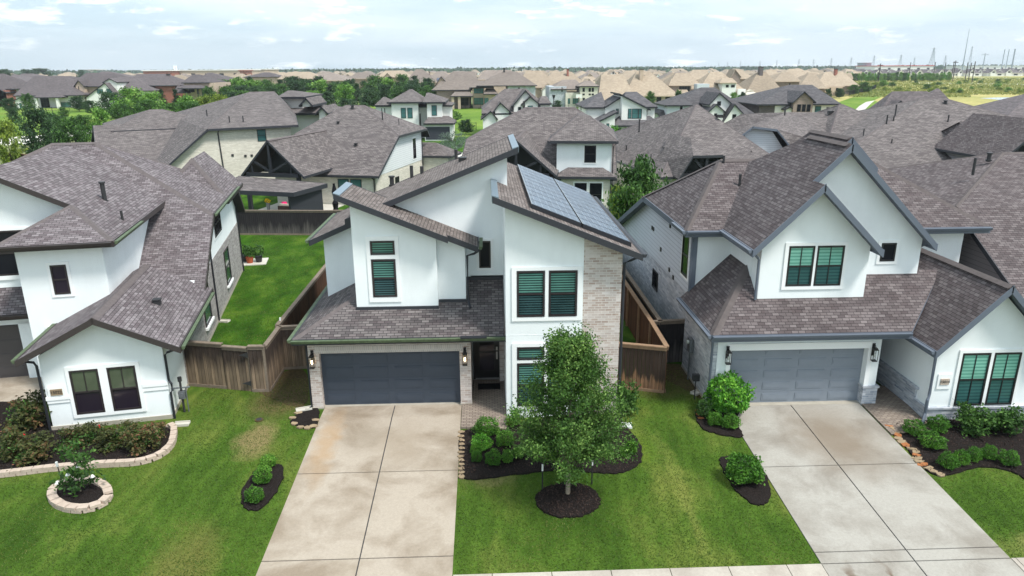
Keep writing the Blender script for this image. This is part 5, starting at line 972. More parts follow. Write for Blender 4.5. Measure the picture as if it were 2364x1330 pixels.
# small magnolia in the planter ring
p = G(188, 1142); T, crown = tree_mesh(1.75, .62, .35, 26, 900, .12, 'leaf_mid', lambda f: 1-.4*f, tr=.03, spread=.09, limbs=14); root = empty('small_tree', tuple(p), 0, 'sparse small magnolia with white blooms in the planter ring', 'small tree'); T.build('trunk', 'bark', root); link('crown', crown, root)
for i in range(4): m = MB(); m.tube([(0, 0, 0), (0, 0, .07)], .07, 7, r1=.03); o = m.build('flower', 'flower_white', root); o.location = (-.45+.28*i, -.25+.1*i, .55+.2*(i % 3))
# near lawn blades: one soft mass of short grass
def inside(P, poly):
    x, y = P[:, 0], P[:, 1]; r = np.zeros(len(P), bool); n = len(poly)
    for i in range(n):
        a, b = poly[i], poly[(i+1) % n]; c = ((a[1] > y) != (b[1] > y)) & (x < (b[0]-a[0])*(y-a[1])/(b[1]-a[1]+1e-12)+a[0]); r ^= c
    return r
nB = 190000; P = np.stack([RNG.uniform(-15, 21, nB), 14.3+(RNG.uniform(0, 1, nB)**1.25)*12], 1)
keep = ~(((P[:, 0] > -6.0) & (P[:, 0] < -.95)) | ((P[:, 0] > 8.35) & (P[:, 0] < 13.42)) | ((P[:, 0] > -6.4) & (P[:, 0] < 4.6) & (P[:, 1] > 22.4)) | ((P[:, 0] > 7.8) & (P[:, 1] > 21.3)) | ((P[:, 0] > -1) & (P[:, 0] < .7) & (P[:, 1] > 21.6)))
keep &= ~((P[:, 0] < -10.9) & (P[:, 1] > 22.5)); keep &= P[:, 1] > ys0+.02
for o in [o for o in C.objects if o.name.startswith(('mulch', 'soil'))]:
    vs = [v.co for v in o.data.vertices]; cx = sum(v.x for v in vs)/len(vs); cy = sum(v.y for v in vs)/len(vs)
    if o.name.startswith('mulch'):
        V2 = sorted({(round(v.x, 4), round(v.y, 4)) for v in vs}, key=lambda q: math.atan2(q[1]-cy, q[0]-cx)); keep &= ~inside(P, V2)
P = P[keep]; P2 = np.stack([RNG.uniform(-17.5, -8.6, 60000), RNG.uniform(26.5, 52, 60000)], 1); P2 = P2[P2[:, 0] > -11.9-(P2[:, 1]-26.5)*.205]; P = np.concatenate([P, P2]); Z_ = np.where(P[:, 1] >= YB, 0, -SL*(YB-np.maximum(P[:, 1], YS)))
n = len(P); a = RNG.uniform(0, 6.28, n); w = .012; hh = RNG.uniform(.02, .05, n); V = np.zeros((n, 3, 3)); B = np.stack([P[:, 0], P[:, 1], Z_], 1); d = np.stack([np.cos(a)*w, np.sin(a)*w, np.zeros(n)], 1)
V[:, 0] = B-d; V[:, 1] = B+d; V[:, 2] = B+np.stack([RNG.normal(size=n)*.03, RNG.normal(size=n)*.03, hh], 1)
me = bpy.data.meshes.new('lawn_grass'); me.vertices.add(n*3); me.vertices.foreach_set('co', V.reshape(-1)); me.loops.add(n*3); me.polygons.add(n); me.loops.foreach_set('vertex_index', np.arange(n*3, dtype=np.int32)); me.polygons.foreach_set('loop_start', np.arange(0, n*3, 3, dtype=np.int32)); me.polygons.foreach_set('loop_total', np.full(n, 3, dtype=np.int32)); me.materials.append(MAT['grass_blade']); me.update()
tag(link('lawn_grass', me), 'short mown grass blades of the front lawns', 'grass', kind='stuff')
# mulch chips
MC = []
for poly, k in ((bed_main, 2600), (bed_tree, 900), (bed_right, 2200), (bed_left, 1800)):
    q = np.array(poly); lo, hi = q.min(0), q.max(0); Q = RNG.uniform(lo, hi, size=(k*2, 2)); Q = Q[inside(Q, poly)][:k]; MC.append(np.stack([Q[:, 0], Q[:, 1], np.where(Q[:, 1] >= YB, 0, -SL*(YB-np.maximum(Q[:, 1], YS)))+.06], 1))
MC = np.concatenate(MC); MC[:, 2] += RNG.uniform(0, .025, len(MC)); plain('mulch_chip', S(66, 54, 50), .95, .1, noise=.5, nscale=12)
tag(link('mulch_chips', leaf_mesh('mulch_chips', MC, .06, 'mulch_chip', up=2.0, asp=.4)), 'loose bark chips strewn over the dark beds', 'mulch', kind='stuff')
# ================================================================ SECOND ROW (houses back to back with ours)
def beam(Hh, a, b, w=.09, nm='truss_beam', mat='trim_black'):
    a, b = Vector(a), Vector(b); m = MB(); d = (b-a).normalized(); s = Vector((0, 1, 0))*w; u = d.cross(Vector((0, 1, 0))).normalized()*w
    m.hexa([a-u-s, a+u-s, a+u+s, a-u+s, b-u-s, b+u-s, b+u+s, b-u+s]); return m.build(nm, mat, Hh.root, Hh.off)
def truss(Hh, x0, x1, y, z, zr, xr=None):
    xr = (x0+x1)/2 if xr is None else xr
    beam(Hh, (x0+.5, y, z+.1), (x1-.5, y, z+.1), .16); beam(Hh, (xr, y, z+.2), (xr, y, zr-.3), .1)
    for s, xe in ((-1, x0), (1, x1)): beam(Hh, (xr, y, z+.35), (xr+(xe-xr)*.52, y, z+(zr-z)*.40), .08); beam(Hh, (xr+(xe-xr)*.62, y, z+.2), (xr+(xe-xr)*.62, y, z+(zr-z)*.3), .06)
    Hh.w('trim_black').prism([(x0+.6, y+2.2, z), (x1-.6, y+2.2, z), (xr, y+2.2, zr-.4)], (0, .1, 0))
# B: left of centre, truss gable and patio cover
B = House('brick_house', 'cream brick house with a dark timber truss gable beside its patio cover', (-9.7, 63.5, 0), math.radians(-14), fascia='trim_dark')
B.box('brick_cream', -9.7, 0, 0, 12.7, 0, 2.65); B.pwall('siding_white', [(-.0, 2.6), (12.7, 2.6), (12.7, 5.6), (4.8, 5.6), (0, 2.9)], -.3, .03); B.pwall('brick_cream', [(0, 0), (12.7, 0), (12.7, 2.2), (0, 2.6)], -.3, .02)
B.roof4(-10.1, .5, 5.0, 13.2, 5.75, -7.0, -5.0, 10.2, 8.2, lowf=(-.5, 2.75), lowb=(14, 5))
B.box('siding_white', -9.6, -.35, 12.4, 12.68, 0, 5.2); B.slab([(-1, 12.7, 3.0), (3.2, 12.7, 3.0), (3.2, 16.5, 3.0), (1, 14.5, 4.2), (-1, 14.5, 4.2)], (0, 1, 2)); B.box('brick_cream', -.5, 2.8, 12.9, 16.2, 0, 2.9)
B.window('F', 0, -3.6, -2.55, .9, 2.35, 'pane_teal', 'frame_black', trim=None); B.window('F', 0, -2.4, -1.35, .9, 2.35, 'pane_teal', 'frame_black', trim=None); B.window('R', .03, 9.9, 10.8, 3.0, 5.0, 'pane_dark', 'frame_black'); B.window('R', .03, 4.6, 5.6, .7, 1.9, 'pane_dark', 'frame_black', trim=None)
B.gable(-9.9, -4.2, -5.0, 6.0, 3.25, 6.15, -7.2); truss(B, -9.9, -4.2, -4.9, 3.2, 6.1, -7.2)
for x in (-9.5, -4.8): m = MB(); m.box(x-.15, x+.15, -4.9, -4.6, 0, 3.2); m.build('porch_post', 'trim_black', B.root)
B.spout([(-.3, -.45, 2.6), (-.12, -.1, 2.4), (-.12, -.1, 0)], 'trim_black'); B.spout([(.45, 12.9, 5.6), (.12, 12.6, 5.4), (.12, 12.6, 0)], 'trim_black')
B.vent((-6.4, 6.9, 6.55), .25, .12, hood=True); B.vent((-2.2, 7.9, 7.0), .7, .07); B.vent((-.8, 8.6, 6.5), .5, .04); B.vent((-3.2, 3.5, 4.9), .2, .14, hood=True); B.vent((-6.0, 9.6, 7.9), .3, .14, hood=True); B.done()
Pc = House('patio_cover', 'dark framed patio cover with a flat shingle roof behind the back fence', (-9.7, 63.5, 0), math.radians(-14), cat='patio cover', fascia='trim_dark')
Pc.slab([(-9.2, -10.0, 2.85), (-2.3, -10.4, 2.85), (-.9, -7.6, 3.15), (-8.9, -6.9, 3.45)], (0, 1, 2, 3), fh=.32)
Pc.box('trim_dark', -3.0, -2.8, -10.0, -7.6, 0, 2.75); Pc.box('trim_dark', -2.9, -1.5, -7.8, -7.7, 0, 2.9)
Pc.w('trim_dark').prism([(-2.85, -10.1, 0), (-1.35, -7.8, 0), (-1.35, -7.8, 2.95), (-2.85, -10.1, 2.65)], (.12, -.08, 0))
for x in (-9.0, -7.6): m = MB(); m.box(x, x+.22, -9.9, -9.7, 0, 2.6); m.build('post', 'trim_black', Pc.root)
Pc.box('concrete_pad', -9.5, -3.1, -10.0, -.2, 0, .06); Pc.done()
def locp(Hh, x, y, z=0): return Hh.root.matrix_world @ Vector((x, y, z)) if False else (Matrix.Translation(Hh.root.location) @ Matrix.Rotation(Hh.root.rotation_euler.z, 4, 'Z')) @ Vector((x, y, z))
q = atZ(672, 473, .9); q[2] = 0; o = empty('patio_sofa', tuple(q), math.radians(-14), 'dark wicker sofa with pale cushions under the patio cover', 'sofa'); m = MB(); m.box(-1, 1, -.4, .4, .1, .42); m.box(-1, 1, -.42, -.3, .42, .85); m.box(-1.02, -.9, -.4, .4, .42, .65); m.box(.9, 1.02, -.4, .4, .42, .65); m.build('sofa_frame', 'wicker', o)
for s in (-.47, .47): m = MB(); m.box(s-.43, s+.43, -.28, .35, .43, .58); m.build('seat_cushion', 'cushion', o); m = MB(); m.box(s-.43, s+.43, -.3, -.12, .59, 1.0); m.build('back_cushion', 'cushion', o)
m = MB(); m.tube([(0, 0, 0), (0, 0, .3)], .28, 10, r1=.2); o = m.build('cushion', 'pink'); q = atZ(659, 466, 1.0); q[1] -= .4; q[2] = .75; o.location = Vector(q); tag(o, 'round hot pink cushion on the end of the patio sofa', 'cushion')
q = atZ(618, 464, .9); q[2] = 0; o = empty('flower_pot', tuple(q), 0, 'pot of yellow flowers left of the patio sofa', 'flower pot'); m = MB(); m.tube([(0, 0, 0), (0, 0, .7)], .12, 8, r1=.18); m.build('pot', 'metal_grey', o); link('blooms', leaf_mesh('blooms', blob_pts(60, .25, .25, .2), .14, 'flower_yellow'), o, (0, 0, .9))
q = atY(775, 480, 58); o = empty('folded_umbrella', (q[0], q[1], 0), 0, 'folded black patio umbrella in front of the cream brick wall', 'umbrella'); m = MB(); m.tube([(0, 0, 0), (0, 0, 2.9)], .03, 6); m.build('pole', 'metal_dark', o); m = MB(); m.tube([(0, 0, .5), (0, 0, .9), (0, 0, 1.3), (0, 0, 1.6), (0, 0, 2.2), (0, 0, 2.75), (0, 0, 2.9)], .1, 8)
m.v = [(x*(1.9 if .55 < z < 1 else 2.6 if z < 1.4 else 1.1 if z < 1.7 else 2.3 if z < 2.5 else 1), y*(1.9 if .55 < z < 1 else 2.6 if z < 1.4 else 1.1 if z < 1.7 else 2.3 if z < 2.5 else 1), z) for x, y, z in m.v]; m.build('canopy', 'canvas_black', o)
# A: big cream brick house behind the left roof
A = House('brick_house', 'long cream brick house rising behind the left house, green blinds in its lower window', (-26.3, 70.2, 0), math.radians(30), fascia='trim_dark')
A.w('brick_cream').prism([(-5.0, .5, 0), (8.0, .5, 0), (8.0, .5, 6.25), (.3, .5, 6.2), (-5.0, .5, 2.1)], (0, 17, 0))
A.slab([(0, -.1, 6.35), (8.6, -.1, 6.35), (10.6, 15.5, 9.2), (7.7, 15.5, 9.2)], (0,)); A.slab([(0, 27, 6.35), (0, -.1, 6.35), (7.7, 15.5, 9.2)], ()); A.slab([(-5.5, 27, 1.9), (-5.5, -.1, 1.9), (0, -.1, 6.35), (0, 27, 6.35)], (0, 1)); A.slab([(8.6, -.1, 6.35), (16, 27, 6.35), (10.6, 15.5, 9.2)], (0,)); A.slab([(0, 27, 6.35), (7.7, 15.5, 9.2), (10.6, 15.5, 9.2), (16, 27, 6.35)], ())
A.cap((0, -.1, 6.35), (7.7, 15.5, 9.2)); A.cap((7.7, 15.5, 9.2), (10.6, 15.5, 9.2))
A.slab([(-9.4, 4.5, 2.4), (3, 4.5, 2.4), (3, 15.3, 6.15), (-8.7, 15.3, 6.15)], (0, 3)); A.slab([(3, 15.3, 6.15), (3, 26, 2.6), (-9, 26, 2.6), (-8.7, 15.3, 6.15)], (1, 2)); A.pwall('trim_black', [(5.4, 0), (25.4, 0), (25.4, 2.3), (15.3, 5.9), (5.4, 2.4)], -8.6, -8.3); A.box('brick_cream', -8.3, -2, 5.2, 25, 0, 2.2)
A.roof4(-7.2, 4.5, 13.5, 27, 5.6, -2.6, -1.2, 20, 7.35)
A.window('F', .5, -.4, .75, .9, 2.4, 'pane_mint', 'frame_black', split=False, trim=None); A.window('F', .5, 4.65, 5.5, 4.9, 6.05, 'pane_teal', 'frame_black', trim=None); A.spout([(1.0, -.1, 6.2), (1.0, .44, 5.9), (1.2, .44, 0)], 'trim_black', .06)
for x, z in ((-2.6, 4.1), (-.7, 3.6), (-.35, 3.6), (2.0, 3.6), (3.2, 3.45), (3.8, 3.45)): m = MB(); m.box(x, x+.22, .44, .52, z, z+.22); m.build('wall_vent', 'metal_dark', A.root)
for x, y in ((2.5, 2), (3.8, 2), (1.0, 5)): A.vent((x, y, 6.35+(y+.1)*.183), .6, .06)
A.done()
# C: straight behind the middle house
Cc = House('white_house', 'white house with a boxed bay and dark timber gable behind the solar panels', (6, 60, 0), math.radians(-8), fascia='trim_dark')
Cc.box('stucco', -.05, 4.5, 0, 8, 0, 5.75); Cc.box('brick_cream', -.06, 4.52, -.06, 7.9, 0, 2.2); Cc.slab([(-.75, -.5, 5.95), (4.95, -.5, 5.95), (2.6, 4.2, 7.7), (1.6, 4.2, 7.7)], (0,)); Cc.slab([(-.75, 9, 5.95), (-.75, -.5, 5.95), (1.6, 4.2, 7.7), (1.6, 9, 7.7)], (0,)); Cc.slab([(4.95, -.5, 5.95), (4.95, 12, 5.95), (1.6, 12, 7.7), (1.6, 4.2, 7.7), (2.6, 4.2, 7.7)], (0,)); Cc.cap((-.75, -.5, 5.95), (1.6, 4.2, 7.7)); Cc.cap((4.95, -.5, 5.95), (2.6, 4.2, 7.7))
Cc.roof4(-8.4, 4.95, 4.6, 15.5, 5.6, -3.4, 1.2, 9.0, 8.15, lowf=(-.6, 2.95), lowb=(16, 5.4)); Cc.box('stucco', -7.4, 4.5, 1, 15, 0, 2.9); Cc.pwall('stucco', [(1, 2.8), (15, 2.8), (15, 5.5), (6, 5.5)], -7.4, -7.2); Cc.box('stucco', -7.3, 4.4, 6.2, 15, 2.8, 5.5)
Cc.gable(-6.4, .1, -3.2, 6, 3.5, 6.35, -3.2); truss(Cc, -6.3, 0, -3.1, 3.4, 6.3, -3.15)
for x in (-6.0, -.4): m = MB(); m.box(x-.15, x+.15, -3.1, -2.8, 0, 3.4); m.build('porch_post', 'trim_black', Cc.root)
Cc.slab([(-.1, -1.3, 3.15), (4.8, -1.3, 3.15), (3.8, -.05, 3.75), (.9, -.05, 3.75)], (0,)); Cc.slab([(-.1, -.05, 3.15), (-.1, -1.3, 3.15), (.9, -.05, 3.75)], (0,)); Cc.slab([(4.8, -1.3, 3.15), (4.8, -.05, 3.15), (3.8, -.05, 3.75)], (0,)); Cc.box('brick_cream', .4, 4.4, -1.0, 0, 0, 3.1)
Cc.window('F', 0, 2.25, 3.2, 4.15, 5.55, 'pane_dark', 'frame_black'); Cc.window('F', -1, 1.5, 2.5, .7, 2.6, 'pane_dark', 'frame_black'); Cc.window('F', -1, 2.75, 3.75, .7, 2.6, 'pane_dark', 'frame_black'); Cc.window('L', -7.4, 7, 7.8, 1, 4.6, 'pane_dark', 'frame_black', trim=None); Cc.spout([(4.9, -.4, 5.8), (4.6, -.08, 5.5), (4.6, -.08, 0)], 'trim_black'); Cc.spout([(4.7, -1.2, 3.0), (4.45, -1.05, 2.8), (4.45, -1.05, 0)], 'trim_black')
Cc.vent((-3.6, 9.6, 7.75), .9, .09, hood=True); Cc.vent((1.8, 9.6, 7.9), .4, .04); Cc.vent((-2, 2.2, 4.3), .3, .04); Cc.done()
# E: right of centre, long left slope and clipped timber gable
E_ = House('brick_house', 'painted brick house with a clipped dark timber gable beyond the yard tree', (14.9, 60.6, 0), math.radians(8), fascia='trim_dark')
E_.roof4(-.2, 12.4, -.5, 27, 2.8, 8.2, 8.4, 12.0, 8.05); E_.box('brick_cream', .3, 11.9, .1, 26.5, 0, 2.8)
E_.slab([(1.0, -1.6, 2.8), (2.0, -1.6, 4.7), (4.2, 4.2, 5.6), (2.3, 6, 5.2), (-.15, 2, 2.85)][::-1] if False else [(1.0, -1.6, 2.75), (2.15, -1.6, 4.65), (2.15, 4.5, 4.75), (.9, 4.5, 3.4)], (0,)); E_.slab([(2.15, -1.6, 4.65), (4.75, -1.6, 4.65), (3.5, 2.2, 5.75)], (0,)); E_.slab([(2.15, -1.6, 4.65), (3.5, 2.2, 5.75), (3.5, 7, 5.75), (2.15, 5, 4.7)], ()); E_.slab([(4.75, -1.6, 4.65), (4.75, 5, 4.7), (3.5, 7, 5.75), (3.5, 2.2, 5.75)], ()); E_.slab([(5.9, -1.6, 2.75), (5.9, 4, 2.9), (4.75, 4, 4.75), (4.75, -1.6, 4.65)], (3,))
beam(E_, (1.3, -1.4, 3.0), (5.7, -1.4, 3.0), .16); beam(E_, (3.45, -1.4, 3.0), (3.45, -1.4, 4.6), .12); beam(E_, (3.45, -1.4, 3.2), (2.4, -1.4, 4.3), .09); beam(E_, (3.45, -1.4, 3.2), (4.5, -1.4, 4.3), .09); E_.w('trim_black').prism([(1.3, .0, 2.7), (5.6, .0, 2.7), (4.7, .0, 4.5), (2.2, .0, 4.5)], (0, .08, 0))
E_.window('F', .0, 1.7, 3.1, .6, 2.5, 'pane_teal', 'frame_black', trim=None); E_.window('L', .3, 7.5, 8.3, .3, 2.4, 'pane_dark', 'frame_black', trim=None); E_.vent((3.2, 14.5, 5.3), 1.2, .08, hood=True); E_.vent((-.1+1.3, 12.5, 3.6), .5, .08, hood=True); E_.vent((9.8, 3, 3.9), .5, .04); E_.vent((1.0, 5, 3.5), .6, .05); E_.turbine((9.4, 9.0, 7.1), .45); E_.done()
# F: siding house right of it
F_ = House('siding_house', 'grey siding house with a clipped side gable behind the steep front gables', (30, 74, 0), 0, off=(30, 74, 0), fascia='trim_bluegrey')
F_.w('siding_grey').prism([(23.6, 70, 0), (29.9, 70, 0), (29.3, 70, 3.9), (28.0, 70, 5.65), (26.0, 70, 5.95), (24.6, 70, 4.9), (23.6, 70, 4.0)], (0, .4, 0))
F_.slab([(25.8, 69.4, 6.2), (28.2, 69.4, 5.9), (32.5, 78, 7.0)], (0,)); F_.slab([(20.5, 69.4, 2.0), (25.8, 69.4, 6.2), (32.5, 78, 7.0), (29, 82, 6.6), (20.5, 82, 2.0)], (0, 4)); F_.slab([(28.2, 69.4, 5.9), (30.6, 67.5, 2.6), (40, 67.5, 2.6), (36.5, 78, 6.95), (32.5, 78, 7.0)], (0,))
F_.roof4(31.5, 48, 66.5, 92, 2.6, 38.2, 38.6, 78, 7.75); F_.slab([(32.5, 78, 7.0), (36.5, 78, 6.95), (36.5, 90, 2.6), (24, 90, 2.6)], ())
F_.box('siding_grey', 32, 47.5, 67, 91, 0, 2.6); F_.vent((31.6, 76.2, 6.75), .9, .08); F_.vent((40.5, 71, 4.6), .7, .05); F_.turbine((37.0, 77.3, 7.0), .5); F_.spout([(25.2, 69.9, 5.3), (25.2, 69.9, 0)], 'trim_dark', .07); F_.done()
# G: wide brown roof, and the two right-hand neighbours
G_ = House('brown_roof_house', 'wide pinkish brown hip roof with several vent pipes in front of the meadow', (45, 76, 0), 0, off=(45, 76, 0), roof='shingle_mid', fascia='trim_dark')
G_.roof4(29, 63, 62, 92, 2.9, 45.3, 48.0, 75, 8.4); G_.box('brick_tan', 27.6, 60.4, 62.6, 91.4, 0, 2.9)
for x, y, h in ((40.8, 71.5, 1.1), (39.2, 70, .9), (40.2, 70.6, .5), (45.5, 70.3, .7), (43.8, 66, .9)): G_.vent((x, y, 8.35-(75-y)*.42), h, .07, hood=h > 1)
for x, y, h in ((36, 68, .6), (50, 69, .5), (53, 67, .6), (38, 66.5, .4)): G_.vent((x, y, 8.35-(75-y)*.42), h, .06)
for x, y in ((44.2, 67.6), (43.6, 66.9), (47.3, 74.0)): G_.vent((x, y, 8.35-(75-y)*.42), .3, .16, hood=True)
G_.done()
T_ = House('brown_roof_house', 'house with a blue grey timber truss gable at the right photo edge', (48, 64, 0), 0, off=(48, 64, 0), roof='shingle_brown', fascia='trim_dark')
T_.roof4(43.2, 62, 59.0, 74, 3.0, 44.3, 58, 66.5, 6.75, mat='shingle_brown'); T_.box('siding_taupe', 43.6, 61.5, 59.6, 73.4, 0, 3.0)
T_.gable(41.6, 48.4, 56.6, 66, 4.4, 7.5, 45.0, caps=False); T_.box('siding_taupe', 42.2, 47.8, 58.6, 66, 2.5, 4.6); truss(T_, 41.6, 48.4, 56.8, 4.5, 7.35, 45.0); T_.done()
R_ = House('white_house', 'grey siding and white stucco house squeezed in at the right photo edge', (26, 33, 0), 0, off=(26, 33, 0), roof='shingle_brown', fascia='trim_dark', cap='cap_brown')
R_.roof4(19.45, 36, 28.6, 38.0, 6.1, 24.4, 31, 33.2, 7.75, lowf=(23.2, 3.0), lowb=(41, 4.2)); R_.pwall('siding_taupe', [(23.6, 0), (40.5, 0), (40.5, 4.1), (37.8, 6.0), (29.0, 6.0), (23.6, 3.0)], 19.85, 20.1); R_.box('siding_taupe', 20.1, 35.5, 23.8, 40, 0, 2.9); R_.box('siding_taupe', 20.1, 35.5, 28.9, 37.6, 2.9, 5.9)
R_.slab([(24.5, 26.0, 5.6), (34, 26.0, 5.6), (31.5, 31, 7.9), (28, 31, 7.9)], (0,)); R_.slab([(24.5, 33, 5.6), (24.5, 26.0, 5.6), (28, 31, 7.9), (28, 33, 7.9)], (0,)); R_.box('stucco', 25, 33.5, 26.5, 31, 2.5, 5.55)
R_.vent((21.6, 31.0, 7.1), .7, .06); R_.vent((23.2, 32.4, 7.5), .3, .09, hood=True); R_.gutter((19.43, 33, 6.1), (19.43, 28.6, 6.1), 'trim_dark', out=(-1, 0)); R_.done()
# house between F and the truss gable: tall dark roof with a peak
# ================================================================ THIRD ROW AND BEYOND: built at their distance from pixel outlines
class FH:
    """house facing the camera at distance Y; outlines given in photo pixels"""
    def __init__(s, name, label, Y, pc, roof='shingle_dark', fascia='trim_black', group=None, caps=False, t=.15, fh=.25):
        q = atZ(pc, 0, 0) if False else atY(pc, 200, Y); s.Y = Y
        s.h = House(name, label, (float(q[0]), Y+4, 0), 0, off=(float(q[0]), Y+4, 0), roof=roof, fascia=fascia, group=group, caps=caps, t=t, fh=fh)
    def p(s, px, py, dy=0): return atY(px, py, s.Y+dy)
    def wall(s, mat, L_, R_, top, dy=0, dep=8, bot=None):
        a, b = s.p(L_, top, dy), s.p(R_, top, dy); z0 = 0 if bot is None else s.p(L_, bot, dy)[2]; s.h.box(mat, a[0], b[0], s.Y+dy, s.Y+dy+dep, min(z0, a[2]-.3), a[2])
    def hip(s, L_, R_, ev, A_, B_, rg, dy=0, dep=10, mat=None, lowf=None):
        a, b = s.p(L_, ev, dy-.5), s.p(R_, ev, dy-.5); yr = s.Y+dy+dep/2; ra, rb = atY(A_, rg, yr), atY(B_, rg, yr)
        lf = None
        if lowf: q = s.p(L_, lowf[1], dy-lowf[0]); lf = (s.Y+dy-lowf[0], q[2])
        s.h.roof4(a[0], b[0], s.Y+dy-.5, s.Y+dy+dep+.5, a[2], min(max(ra[0], a[0]), b[0]), max(a[0], min(rb[0], b[0])), yr, ra[2], lowf=lf, mat=mat)
    def gab(s, L_, R_, ev, ax, ay, dy=0, dep=6, wmat='stucco_far', base=None, mat=None):
        a, b, c = s.p(L_, ev, dy-.4), s.p(R_, ev, dy-.4), s.p(ax, ay, dy-.4); s.h.gable(a[0], b[0], s.Y+dy-.4, s.Y+dy+dep, a[2], c[2], c[0], mat=mat)
        i = .35; sl_ = (c[2]-a[2])/max(c[0]-a[0], .1); z0 = 0 if base is None else s.p(L_, base, dy)[2]
        s.h.gwall(wmat, a[0]+i, b[0]-i, s.Y+dy, s.Y+dy+dep, min(z0, a[2]-.2), a[2]+i*sl_-.18, c[2]-.2, xr=c[0])
    def mono(s, x0, y0, x1, y1, dy=0, dep=8, wmat='stucco_far', base=None, wl=None, wr=None, mat=None):
        a, b = s.p(x0, y0, dy-.4), s.p(x1, y1, dy-.4); s.h.slab([(a[0], s.Y+dy-.4, a[2]), (b[0], s.Y+dy-.4, b[2]), (b[0], s.Y+dy+dep, b[2]), (a[0], s.Y+dy+dep, a[2])], (0, 1, 3), mat)
        if wl is not None:
            wa, wb = s.p(wl, y0, dy)[0], s.p(wr, y0, dy)[0]; f = lambda x: a[2]+(b[2]-a[2])*(x-a[0])/(b[0]-a[0])-.25; z0 = 0 if base is None else s.p(wl, base, dy)[2]
            s.h.w(wmat).prism([(wa, s.Y+dy, z0), (wb, s.Y+dy, z0), (wb, s.Y+dy, f(wb)), (wa, s.Y+dy, f(wa))], (0, dep-.5, 0))
    def win(s, x0, y0, x1, y1, dy=0, pane='pane_teal', n=1, frame='frame_black'):
        a, b = s.p(x0, y0, dy), s.p(x1, y1, dy); s.h.far_window('F', s.Y+dy, a[0], b[0], b[2], a[2], pane, frame, n)
    def gar(s, x0, y0, x1, y1, dy=0, mat='door_far'):
        a, b = s.p(x0, y0, dy), s.p(x1, y1, dy); P = s.h.P('F', s.Y+dy); m = MB(); s.h.pbox(m, P, a[0], b[0], max(0, b[2]), a[2], .004, .06)
        for j in range(1, 4): z = max(0, b[2])+(a[2]-max(0, b[2]))*j/4; s.h.pbox(m, P, a[0], b[0], z-.02, z+.02, .06, .075)
        m.build('garage_door', mat, s.h.root, s.h.off)
    def chim(s, x0, x1, top, bot, dy=4, mat='brick_tan', d=1.2):
        a, b = s.p(x0, top, dy), s.p(x1, bot, dy); m = MB(); m.box(a[0], b[0], s.Y+dy, s.Y+dy+d, b[2]-.5, a[2]); o = m.build('chimney', mat, s.h.root, s.h.off); m = MB(); m.box(a[0]-.12, b[0]+.12, s.Y+dy-.12, s.Y+dy+d+.12, a[2], a[2]+.2); m.build('chimney_cap', 'metal_dark', o, s.h.off)
    def panels(s, x0, y0, x1, y1, sk=0, dy=2):
        a, b, c, d = s.p(x0, y1, dy), s.p(x1, y1, dy), s.p(x1+sk, y0, dy+2.5), s.p(x0+sk, y0, dy+2.5); m = MB(); m.hexa([tuple(v-np.array([0, 0, .08])) for v in (a, b, c, d)]+[tuple(v) for v in (a, b, c, d)]); m.build('solar_array', 'solar_far', s.h.root, s.h.off)
    def done(s): return s.h.done()
h = FH('dark_roof_house', 'low roof with a small pointed white gable right of the cream brick house', 92, 700, 'shingle_mid')
h.hip(640, 702, 224, 662, 676, 209, 3, 10); h.wall('stucco_far', 650, 698, 226, 3.5, 8); h.gab(690, 721, 243, 706, 226, 0, 8, base=246); h.hip(620, 760, 262, 660, 700, 236, 1, 12); h.wall('stucco_far', 630, 752, 262, 1.5, 10); h.gab(728, 757, 262, 742, 246, -1.5, 8); h.done()
h = FH('white_house', 'white two storey house with a charcoal garage at the end of the pale drive', 127, 960, 'shingle_mid')
h.wall('stucco_far', 903, 965, 236, 0, 12); h.hip(893, 974, 236, 946, 952, 206, 0, 12); h.wall('stucco_far', 964, 986, 246, 2, 8); h.hip(962, 990, 245, 974, 976, 232, 1.5, 8)
h.wall('stucco_far', 985, 1020, 237, -1, 10); h.hip(976, 1028, 236, 985, 992, 214, -1, 12); h.wall('stucco_far', 1019, 1039, 246, 1, 9); h.hip(1010, 1044, 243, 1015, 1022, 232, 1, 9)
h.wall('stucco_far', 980, 1044, 287, -3.5, 10); h.hip(978, 1050, 285, 990, 1036, 268, -3.5, 6); h.gar(982, 293, 1039, 322, -3.5); h.wall('stucco_far', 867, 905, 247, 4, 8); h.hip(864, 906, 243, 885, 890, 224, 4, 8)
h.win(925, 249, 938, 273, 0); h.win(940, 249, 953, 273, 0); h.win(996, 243, 1009, 267, -1); h.win(966, 262, 972, 290, 2, 'pane_dark')
for x in (880, 887): h.win(x, 250, x+3, 272, 4, 'pane_dark')
h.done()
h = FH('white_house', 'white house with four pointed front gables behind the centre roof', 128, 1190, 'shingle_mid')
h.hip(1112, 1272, 255, 1165, 1215, 205, 2, 14, lowf=(3, 262)); h.wall('stucco_far', 1120, 1268, 256, 2.5, 12); h.gab(1182, 1247, 245, 1213, 208, 0, 8, base=262); h.gab(1204, 1247, 241, 1224, 222, -1, 7, base=262); h.gab(1138, 1180, 259, 1155, 236, -1, 8); h.gab(1110, 1149, 275, 1133, 256, -2, 8); h.wall('stucco_far', 1246, 1270, 243, 0, 6); h.hip(1243, 1273, 239, 1250, 1262, 222, 0, 8)
h.win(1196, 247, 1203, 254, 0, 'pane_dark'); h.win(1218, 244, 1230, 254, -1); h.hip(1243, 1276, 268, 1248, 1266, 252, -3, 5); h.done()
h = FH('white_house', 'modern white house with opposing single slope roofs and a triple window', 128, 1440, 'shingle_charcoal')
